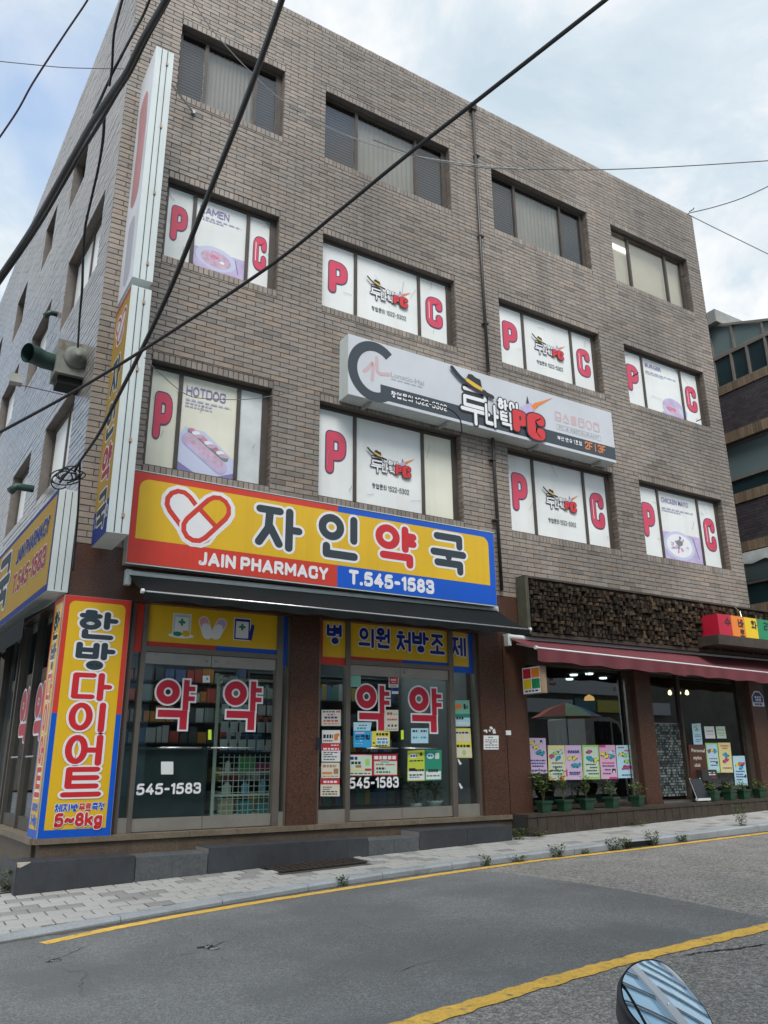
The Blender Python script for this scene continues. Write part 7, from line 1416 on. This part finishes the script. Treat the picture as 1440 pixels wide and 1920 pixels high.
# ================================================================== OVERHEAD CABLES
cab = mat('black_cable', (0.012, 0.013, 0.016), 0.55); wire_g = mat('grey_wire', (0.16, 0.16, 0.16), 0.6); wire_p = mat('plum_wire', (0.06, 0.03, 0.06), 0.6)
def spline(P, n=10):
    o = []
    for i in range(len(P)-1):
        p0, p1, p2, p3 = P[max(i-1, 0)], P[i], P[i+1], P[min(i+2, len(P)-1)]
        for k in range(n):
            t_ = k/n; o.append(0.5*((2*p1)+(p2-p0)*t_+(2*p0-5*p1+4*p2-p3)*t_*t_+(3*p1-p0-3*p2+p3)*t_**3))
    return o+[P[-1]]
def cable(label, pts, wpx, m=cab, name='cable', group=None, d=None):
    """pts: (px, py, metres from the eye); wpx: thickness in photo pixels at those points"""
    P = spline([fd(a, b, c) for a, b, c in pts]); wl_ = wpx if isinstance(wpx, (list, tuple)) else [wpx]*len(pts); rr = []
    for i, p in enumerate(P):
        q = i/(len(P)-1)*(len(wl_)-1); a = int(min(q, len(wl_)-2)); wv = wl_[a]+(wl_[a+1]-wl_[a])*(q-a); rr.append(wv/2*((p-CAM).dot(FW))/FPX)
    off = lambda q: q[0] < -10 or q[0] > 1450 or q[1] < -10
    if off(pts[0]): P = [P[0]+(P[0]-P[2]).normalized()*9]+P; rr = [rr[0]]+rr
    if off(pts[-1]): P = P+[P[-1]+(P[-1]-P[-3]).normalized()*9]; rr = rr+[rr[-1]]
    mb = MB(); mb.tube(P, rr, 8); mb.build(name, m, None, True, label=label, cat='cable', group=group)
cable('thick black bundled cable sweeping from the top edge down along the alley side wall', [(330, -40, 6), (306, 8, 6.2), (268, 72, 6.6), (236, 136, 7), (208, 178, 7.4), (170, 235, 8), (140, 288, 8.6), (108, 345, 9.2), (72, 408, 10), (36, 465, 11), (-30, 560, 12.5)], [12, 12, 11, 10, 12, 12, 11, 11, 10, 10, 9])
cable('second black cable strapped beneath the thick bundle along the alley side', [(336, -40, 6.1), (314, 4, 6.3), (276, 72, 6.7), (245, 136, 7.1), (219, 176, 7.5), (184, 235, 8.1), (150, 290, 8.7), (116, 350, 9.3), (80, 412, 10.1), (42, 470, 11.1), (-30, 572, 12.6)], [7, 7, 7, 6, 7, 8, 7, 6, 6, 6, 6])
cable('slack black cable rising off the bundle beside the brick corner', [(292, -30, 6.4), (270, 25, 6.6), (248, 66, 6.9), (226, 108, 7.2), (212, 135, 7.3), (190, 182, 7.6), (176, 212, 8)], 5)
cable('thin black cable dropping in front of the glazed side wall', [(236, -30, 6.6), (229, 0, 6.7), (214, 62, 7), (210, 125, 7.2), (205, 160, 7.4)], 5)
cable('long black cable crossing the upper windows down to the corner signs', [(540, -40, 4.2), (522, 18, 4.4), (460, 190, 5.2), (392, 362, 6.1), (322, 535, 7), (266, 655, 7.7), (222, 742, 8.4), (186, 812, 9), (152, 862, 9.6), (140, 884, 9.9)], [13, 12, 11, 10, 9, 8, 7, 6, 5, 5])
cable('long straight black cable crossing the whole front from upper right to lower left', [(1180, -36, 4.5), (1135, 0, 4.62), (1000, 106, 4.95), (880, 200, 5.25), (800, 262, 5.47), (720, 326, 5.7), (640, 392, 5.95), (500, 503, 6.4), (270, 655, 7.2), (120, 745, 7.8), (-30, 826, 8.5)], [9, 9, 8.5, 8, 7.5, 7, 6.5, 6, 6])
cable('corrugated black cable hanging down the glazed side wall beside the bundle', [(196, 215, 9.6), (193, 262, 9.6), (185, 312, 9.7), (172, 370, 9.8), (160, 425, 10), (156, 480, 10.1), (154, 540, 10.1), (149, 600, 10.2), (146, 652, 10.2)], [6, 6, 5, 5, 5, 5, 5, 4, 4])
cable('plum coloured wire curving over the open sky on the left', [(178, -30, 7), (163, 2, 7.2), (120, 66, 7.6), (62, 155, 8.2), (30, 212, 8.6), (-20, 285, 9.2)], 3.5, wire_p, 'wire')
cable('fine level wire from the left edge to the brick corner', [(-20, 113, 9), (60, 121, 9.3), (130, 127, 9.6), (232, 129, 10)], 1.7, wire_g, 'wire')
cable('fine pale wire slanting past the first upper window to the parapet joint', [(350, -20, 8), (395, 52, 8.4), (470, 135, 9), (540, 195, 9.6), (640, 250, 10.4), (760, 288, 11.4), (880, 308, 12.3), (982, 317, 13.2)], 1.8, mat('pale_wire', (0.42, 0.42, 0.42), 0.6), 'wire')
cable('fine grey wire sagging from the brick front to the right edge', [(700, 262, 10.5), (800, 298, 11.5), (900, 314, 12.5), (1000, 317, 13.5), (1130, 318, 14), (1290, 311, 15), (1460, 300, 16)], 2, wire_g, 'wire')
cable('fine wire rising from the right parapet corner', [(1290, 400, 16.8), (1340, 388, 16), (1395, 370, 15), (1460, 340, 14)], 1.8, wire_g, 'wire')
cable('fine wire falling from the right parapet corner to the right edge', [(1290, 402, 16.8), (1350, 432, 16), (1460, 486, 14.5)], 1.8, wire_g, 'wire')
cable('fine drooping wire across the first second storey window', [(270, 670, 9.3), (300, 700, 9.4), (350, 740, 9.6), (400, 748, 9.8), (470, 748, 10.1), (540, 736, 10.4), (570, 722, 10.55)], 1.5, wire_g, 'wire')
cable('dark wire drooping under the white cafe signboard', [(745, 742, 11.4), (790, 752, 11.7), (840, 766, 12.0), (862, 786, 12.1), (866, 812, 12.1)], 2.4, cab, 'wire')
cable('slim dark rod between junction box and window on the alley side', [(38, 722, 12), (80, 731, 11.6), (118, 740, 11.2)], 2, wire_p, 'wire')
rk2 = random.Random(17); t_ = thing('cable_coil', 'tangled coil of black cables hanging over the end of the shaded yellow signboard', 'cable coil', fp(125, 900, -0.1))
for k in range(7):
    cxp, cyp, r1, r2, a0 = 124+rk2.uniform(-10, 10), 893+rk2.uniform(-8, 8), rk2.uniform(12, 27), rk2.uniform(9, 17), rk2.uniform(0, 360)
    P = [fd(cxp+r1*math.cos(R(a0+q*24))-r2*0.3*math.sin(R(a0+q*24)), cyp+r2*math.sin(R(a0+q*24)), 9.9+0.08*math.sin(q+k)) for q in range(14)]; mb = MB(); mb.tube(spline(P, 4), 0.008, 5); mb.build('loop', cab, t_, True)
for pts in ([(150, 862, 9.8), (149, 900, 9.9), (146, 960, 9.95), (142, 1010, 10), (136, 1070, 10)], [(146, 870, 9.8), (128, 884, 9.8), (112, 905, 9.85)]): mb = MB(); mb.tube(spline([fd(*p) for p in pts], 5), 0.012, 6); mb.build('loop', cab, t_, True)
HK = ('small dark hook high on the glazed side wall beside the upper projecting sign', 'small dark hook on the glazed side wall above the exhaust fan', 'dark wall anchor beside the rightmost top storey window', 'dark wall anchor beside the rightmost burger window', 'dark wall anchor left of the burger window', 'dark hook at the top right corner of the parapet')
for k, (px_, py_) in enumerate(((220, 255), (176, 597), (1277, 520), (1305, 790), (1186, 705), (1292, 397))):
    Y = 0.4 if px_ < 300 else -0.02; P = fp(px_, py_, Y if px_ > 300 else 0.9); mb = MB(); mb.tube([P, P+Vector((0.03, -0.10, 0.01)), P+Vector((0.04, -0.12, 0.05))], 0.012, 6); mb.build('wall_hook', cab, label=HK[k], cat='hook', group='hooks in the brick walls')

# ================================================================== ACROSS THE STREET (seen in the glass and in the mirror)
tower = thing('glass_tower', 'modern office block of blue glass with dark ledges and a white pier, across the street', 'building', (8, -20, -1.4))
blue_gl = mat('blue_glass', (0.45, 0.76, 0.98), 0.10, (0.4, 0.9, 1.1), metal=0.0, spec=0.4); ledge_w = mat('pale_ledge', (0.55, 0.60, 0.66), 0.5); ledge_d = mat('navy_ledge', (0.015, 0.018, 0.035), 0.5)
TX0, TX1, TY = -1.0, 17.0, -19.0
bx('core', (TX0, TY-8, -1.4), (TX1, TY-0.14, 19), dark_in, tower)
mb = MB(); mb.box((0, 0, 0), (1.5, 0.02, 1.73)); pm_ = mb.mesh('pane', blue_gl, Vector((0, 0, 0)))
for i in range(11):
    for j in range(11): inst('pane', pm_, tower, (TX0+0.05+i*1.533, TY-0.06+0.003*((i*7+j*3) % 4), -1.2+j*1.84))
for j in range(12):
    z_ = -1.32+j*1.84; bx('ledge', (TX0, TY-0.02, z_), (TX1, TY+0.09, z_+0.10), ledge_d, tower); bx('ledge_cap', (TX0, TY-0.02, z_-0.07), (TX1, TY+0.07, z_-0.001), ledge_w, tower)
for x_ in (5.4, 11.6): bx('white_pier', (x_, TY-0.1, -1.4), (x_+0.95, TY+0.22, 19.2), mat('white_pier', (0.6, 0.62, 0.65), 0.6), tower)
ah = thing('alley_house', 'plain brown two storey house closing the far end of the alley', 'building', (-4, 44, -1.3))
bx('wall', (-16, 42, -1.4), (6, 52, 6.5), mat('alley_render', (0.10, 0.085, 0.07), 0.9, (1, 0.8, 1.2)), ah)
for k in range(5): bx('window', (-14.5+3.6*k, 41.93, 2.6), (-12.7+3.6*k, 41.99, 4.2), seal_m, ah)
SY = -15.2
shp = thing('shop_row', 'low row of shops with white, yellow and green signboards across the street', 'building', (28, -17, -1))
bx('wall', (17.6, SY-6, -1.4), (48, SY-0.02, 7.4), mat('shop_render', (0.14, 0.13, 0.12), 0.85, (2, 0.8, 1.2)), shp)
vY = 0.36-SY
def vfront(px_, py_): P = fp(px_, py_, vY); return P.x, P.z
def vboard(name, a, b, m, lab):
    (x0, z1), (x1, z0) = vfront(*a), vfront(*b); bx(name, (x0, SY, z0), (x1, SY+0.25, z1), m, None, label=lab, cat='signboard'); return x0, x1, z0, z1
sh3 = thing('brown_shop', 'two storey brown shop house with dark windows across the street', 'building', (13, -17, -1))
bx('wall', (8.8, SY-7, -1.4), (17.4, SY-0.3, 6.6), mat('brown_render', (0.085, 0.065, 0.05), 0.9, (1.5, 0.75, 1.25)), sh3)
for k in range(4): bx('upper_window', (9.3+2.05*k, SY-0.298, 3.6), (10.8+2.05*k, SY-0.24, 5.3), mat('shop_window_dark', (0.03, 0.04, 0.045), 0.1), sh3)
for k in range(3): bx('shop_front', (9.2+2.75*k, SY-0.297, -1.3), (11.6+2.75*k, SY-0.23, 1.3), mat('shop_window_dark', (0.03, 0.04, 0.045), 0.1), sh3)
bx('shop_signboard', (9.2, SY-0.29, 1.6), (13.0, SY-0.1, 2.5), mat('board_grey', (0.35, 0.36, 0.38), 0.5), None, label='grey signboard on the brown shop house across the street', cat='signboard')
bw = mat('board_white', (0.5, 0.52, 0.55), 0.5); by_ = mat('board_yellow', (0.52, 0.46, 0.08), 0.5)
x0, x1, z0, z1 = vboard('shop_signboard', (988, 1262), (1190, 1307), bw, 'upper white signboard with red letters on the shops across the street')
fr_ = Fr((x1, SY+0.252, z0), (-1, 0, 0), (0, 0, 1)); mb = MB(); H2 = z1-z0
write(mb, '농심가', fr_, 0.9, 0.22*H2, 0.26*H2, 0.085, 0, gap=0.25)
for q, s_ in enumerate(('간', '을')): write(mb, s_, fr_, 5.0+q*2.3, 0.38*H2, 0.6*H2, 0.10, 0, round_cap=False)
mb.build('signboard_lettering', [mat('board_red', (0.35, 0.03, 0.06), 0.5), ink], label='red letters on the white signboard across the street', cat='lettering')
x0, x1, z0, z1 = vboard('shop_signboard', (980, 1309), (1068, 1338), bw, 'lower white signboard with black letters on the shops across the street'); vboard('shop_signboard', (1070, 1310), (1110, 1334), mat('board_teal', (0.08, 0.2, 0.24), 0.5), 'teal signboard between white and yellow ones across the street'); vboard('shop_signboard', (1112, 1313), (1186, 1338), by_, 'yellow signboard on the shops across the street'); vboard('shop_signboard', (1212, 1318), (1250, 1342), bw, 'small pale signboard at the far end of the shops across the street')
for k in range(5): bx('shop_window', (19+5.5*k, SY-0.019, 5.2), (22+5.5*k, SY+0.02, 6.8), mat('shop_window_dark', (0.03, 0.04, 0.045), 0.1), shp)
tower.rotation_euler.z = -0.8; tower.location.x -= 4      # it stands at an angle to the street
# truck and parasol parked on the far side
ty = -6.9; vy = 0.36-ty; tw = mat('truck_white', (0.55, 0.57, 0.56), 0.35, coat=0.4); tg = mat('truck_glass', (0.02, 0.025, 0.03), 0.05); rub = mat('rubber', (0.02, 0.02, 0.02), 0.8)
A_ = fp(1060, 1346, vy); B_ = fp(1192, 1400, vy); tz = road_z(A_.x); x0 = A_.x; top_ = A_.z
tr = thing('small_truck', 'small white pickup truck parked on the far side of the street', 'truck', (x0+1, ty, tz))
prof = [(x0, tz+0.55), (x0, top_-0.05), (x0+0.08, top_), (x0+1.0, top_), (x0+1.35, top_-0.12), (x0+1.85, tz+1.15), (x0+1.98, tz+0.95), (x0+1.98, tz+0.4), (x0+0.2, tz+0.4)]
mb = MB(); mb.prism([(p[0], ty-0.75, p[1]) for p in prof], (0, 1.5, 0)); mb.build('cab', tw, tr)
mb = MB(); mb.prism([(x0+0.35, ty+0.752, tz+1.1), (x0+0.35, ty+0.752, top_-0.12), (x0+1.0, ty+0.752, top_-0.12), (x0+1.0, ty+0.752, tz+1.1)], (0, 0.006, 0)); mb.prism([(x0+1.07, ty+0.752, tz+1.1), (x0+1.07, ty+0.752, top_-0.13), (x0+1.28, ty+0.752, top_-0.18), (x0+1.72, ty+0.752, tz+1.12)], (0, 0.006, 0)); mb.build('side_window', tg, tr)
bx('cargo_bed', (x0-2.4, ty-0.78, tz+0.55), (x0-0.05, ty+0.78, tz+0.95), tw, tr)
for dx in (1.35, -1.6):
    for dy in (-0.7, 0.62): mb = MB(); mb.lathe((x0+dx, ty+dy, tz+0.28), [(0.0, 0), (0.20, 0.0), (0.28, 0.02), (0.28, 0.15), (0.20, 0.17), (0, 0.17)], 18, axis=(0, 1, 0)); mb.build('wheel', rub, tr)
py_ = -5.3; vy = 0.36-py_; Pk = fp(1060, 1317, vy); El, Er = fp(1016, 1344, vy), fp(1112, 1338, vy); rr_ = (Er.x-El.x)/2; pz = El.z
pa = thing('street_parasol', 'multicoloured street parasol standing at the far kerb', 'parasol', (Pk.x, py_, road_z(Pk.x)))
pcs = [mat('parasol_'+n, c, 0.7) for n, c in (('salmon', (0.75, 0.22, 0.12)), ('blue', (0.12, 0.22, 0.45)), ('sage', (0.30, 0.48, 0.30)), ('maroon', (0.30, 0.08, 0.08)))]
mb = MB()
for k in range(8):
    a, b = R(k*45), R(k*45+45); mid1 = Vector((Pk.x+rr_*.5*math.cos(a), py_+rr_*.5*math.sin(a), pz+(Pk.z-pz)*.62)); mid2 = Vector((Pk.x+rr_*.5*math.cos(b), py_+rr_*.5*math.sin(b), pz+(Pk.z-pz)*.62)); e1 = Vector((Pk.x+rr_*math.cos(a), py_+rr_*math.sin(a), pz)); e2 = Vector((Pk.x+rr_*math.cos(b), py_+rr_*math.sin(b), pz)); tp = Vector((Pk.x, py_, Pk.z))
    mb.add([tp, mid1, mid2, e1, e2], [(0, 1, 2), (1, 3, 4, 2)], k % 4)
mb.build('canopy', pcs, pa); mb = MB(); mb.tube([(Pk.x, py_, road_z(Pk.x)), (Pk.x, py_, Pk.z)], 0.02, 8); mb.build('pole', steel, pa)

# ================================================================== REAR VIEW MIRROR AT THE LOWER RIGHT
MD = 0.80; dm = ray(1248, 1868).normalized(); MC = CAM+dm*MD; rm = Vector((0.22, -0.63, 0.75)).normalized(); nm_ = (rm-dm).normalized()
def onm(px_, py_, off=0.0): d = ray(px_, py_); return CAM+d*((nm_.dot(MC-CAM))/nm_.dot(d))
OUT = [(1161, 1858), (1163, 1838), (1173, 1820), (1189, 1808), (1209, 1802), (1231, 1804), (1249, 1813), (1267, 1829), (1284, 1849), (1302, 1871), (1318, 1893), (1329, 1912), (1337, 1935), (1336, 1962), (1322, 1982), (1296, 1988), (1268, 1980), (1236, 1960), (1205, 1934), (1180, 1906), (1166, 1880)]
OUT = spline([Vector((a, b, 0)) for a, b in OUT+OUT[:1]], 3)[:-1]
mir = thing('rear_view_mirror', 'black rimmed teardrop rear view mirror reflecting blue sky and glass at the lower edge', 'mirror', MC)
cpx = Vector((sum(p.x for p in OUT)/len(OUT), sum(p.y for p in OUT)/len(OUT), 0))
rim_m = mat('mirror_housing', (0.012, 0.012, 0.02), 0.45); glass_m = mat('mirror_glass', (0.9, 0.93, 0.96), 0.015, metal=1.0)
c0_ = onm(*cpx.xy); n = len(OUT); NR = 14; mb = MB(); gv = []      # convex glass
for q in range(NR+1):
    for p in OUT:
        P = onm(*(cpx+(p-cpx)*0.966*max(q, 0.02)/NR).xy); gv.append(P+nm_*(0.0005-((P-c0_).length_squared-0.0049)/(2*0.55)))
mb.add(gv, [(q*n+i, q*n+(i+1) % n, (q+1)*n+(i+1) % n, (q+1)*n+i) for q in range(NR) for i in range(n)]+[tuple(range(n))]); mb.build('mirror_glass', glass_m, mir, True)
A1 = [onm(*(cpx+(p-cpx)*0.963).xy)+nm_*0.002 for p in OUT]; A2 = [onm(*p.xy)+nm_*0.0035 for p in OUT]; A3 = [onm(*(cpx+(p-cpx)*1.006).xy)-nm_*0.006 for p in OUT]; A4 = [onm(*(cpx+(p-cpx)*0.80).xy)-nm_*0.035 for p in OUT]; n = len(OUT); mb = MB()
mb.add(A1+A2+A3+A4, [(q*n+i, q*n+(i+1) % n, (q+1)*n+(i+1) % n, (q+1)*n+i) for q in range(3) for i in range(n)]+[tuple(range(3*n, 4*n))]); mb.build('housing', rim_m, mir, True)
e_ = onm(1310, 1984)-nm_*0.02; mb = MB(); mb.tube(spline([e_, e_+Vector((0.02, 0.01, -0.08)), e_+Vector((0.0, -0.08, -0.22)), e_+Vector((-0.06, -0.2, -0.33))], 6), 0.006, 8); mb.build('stem', rim_m, mir, True)
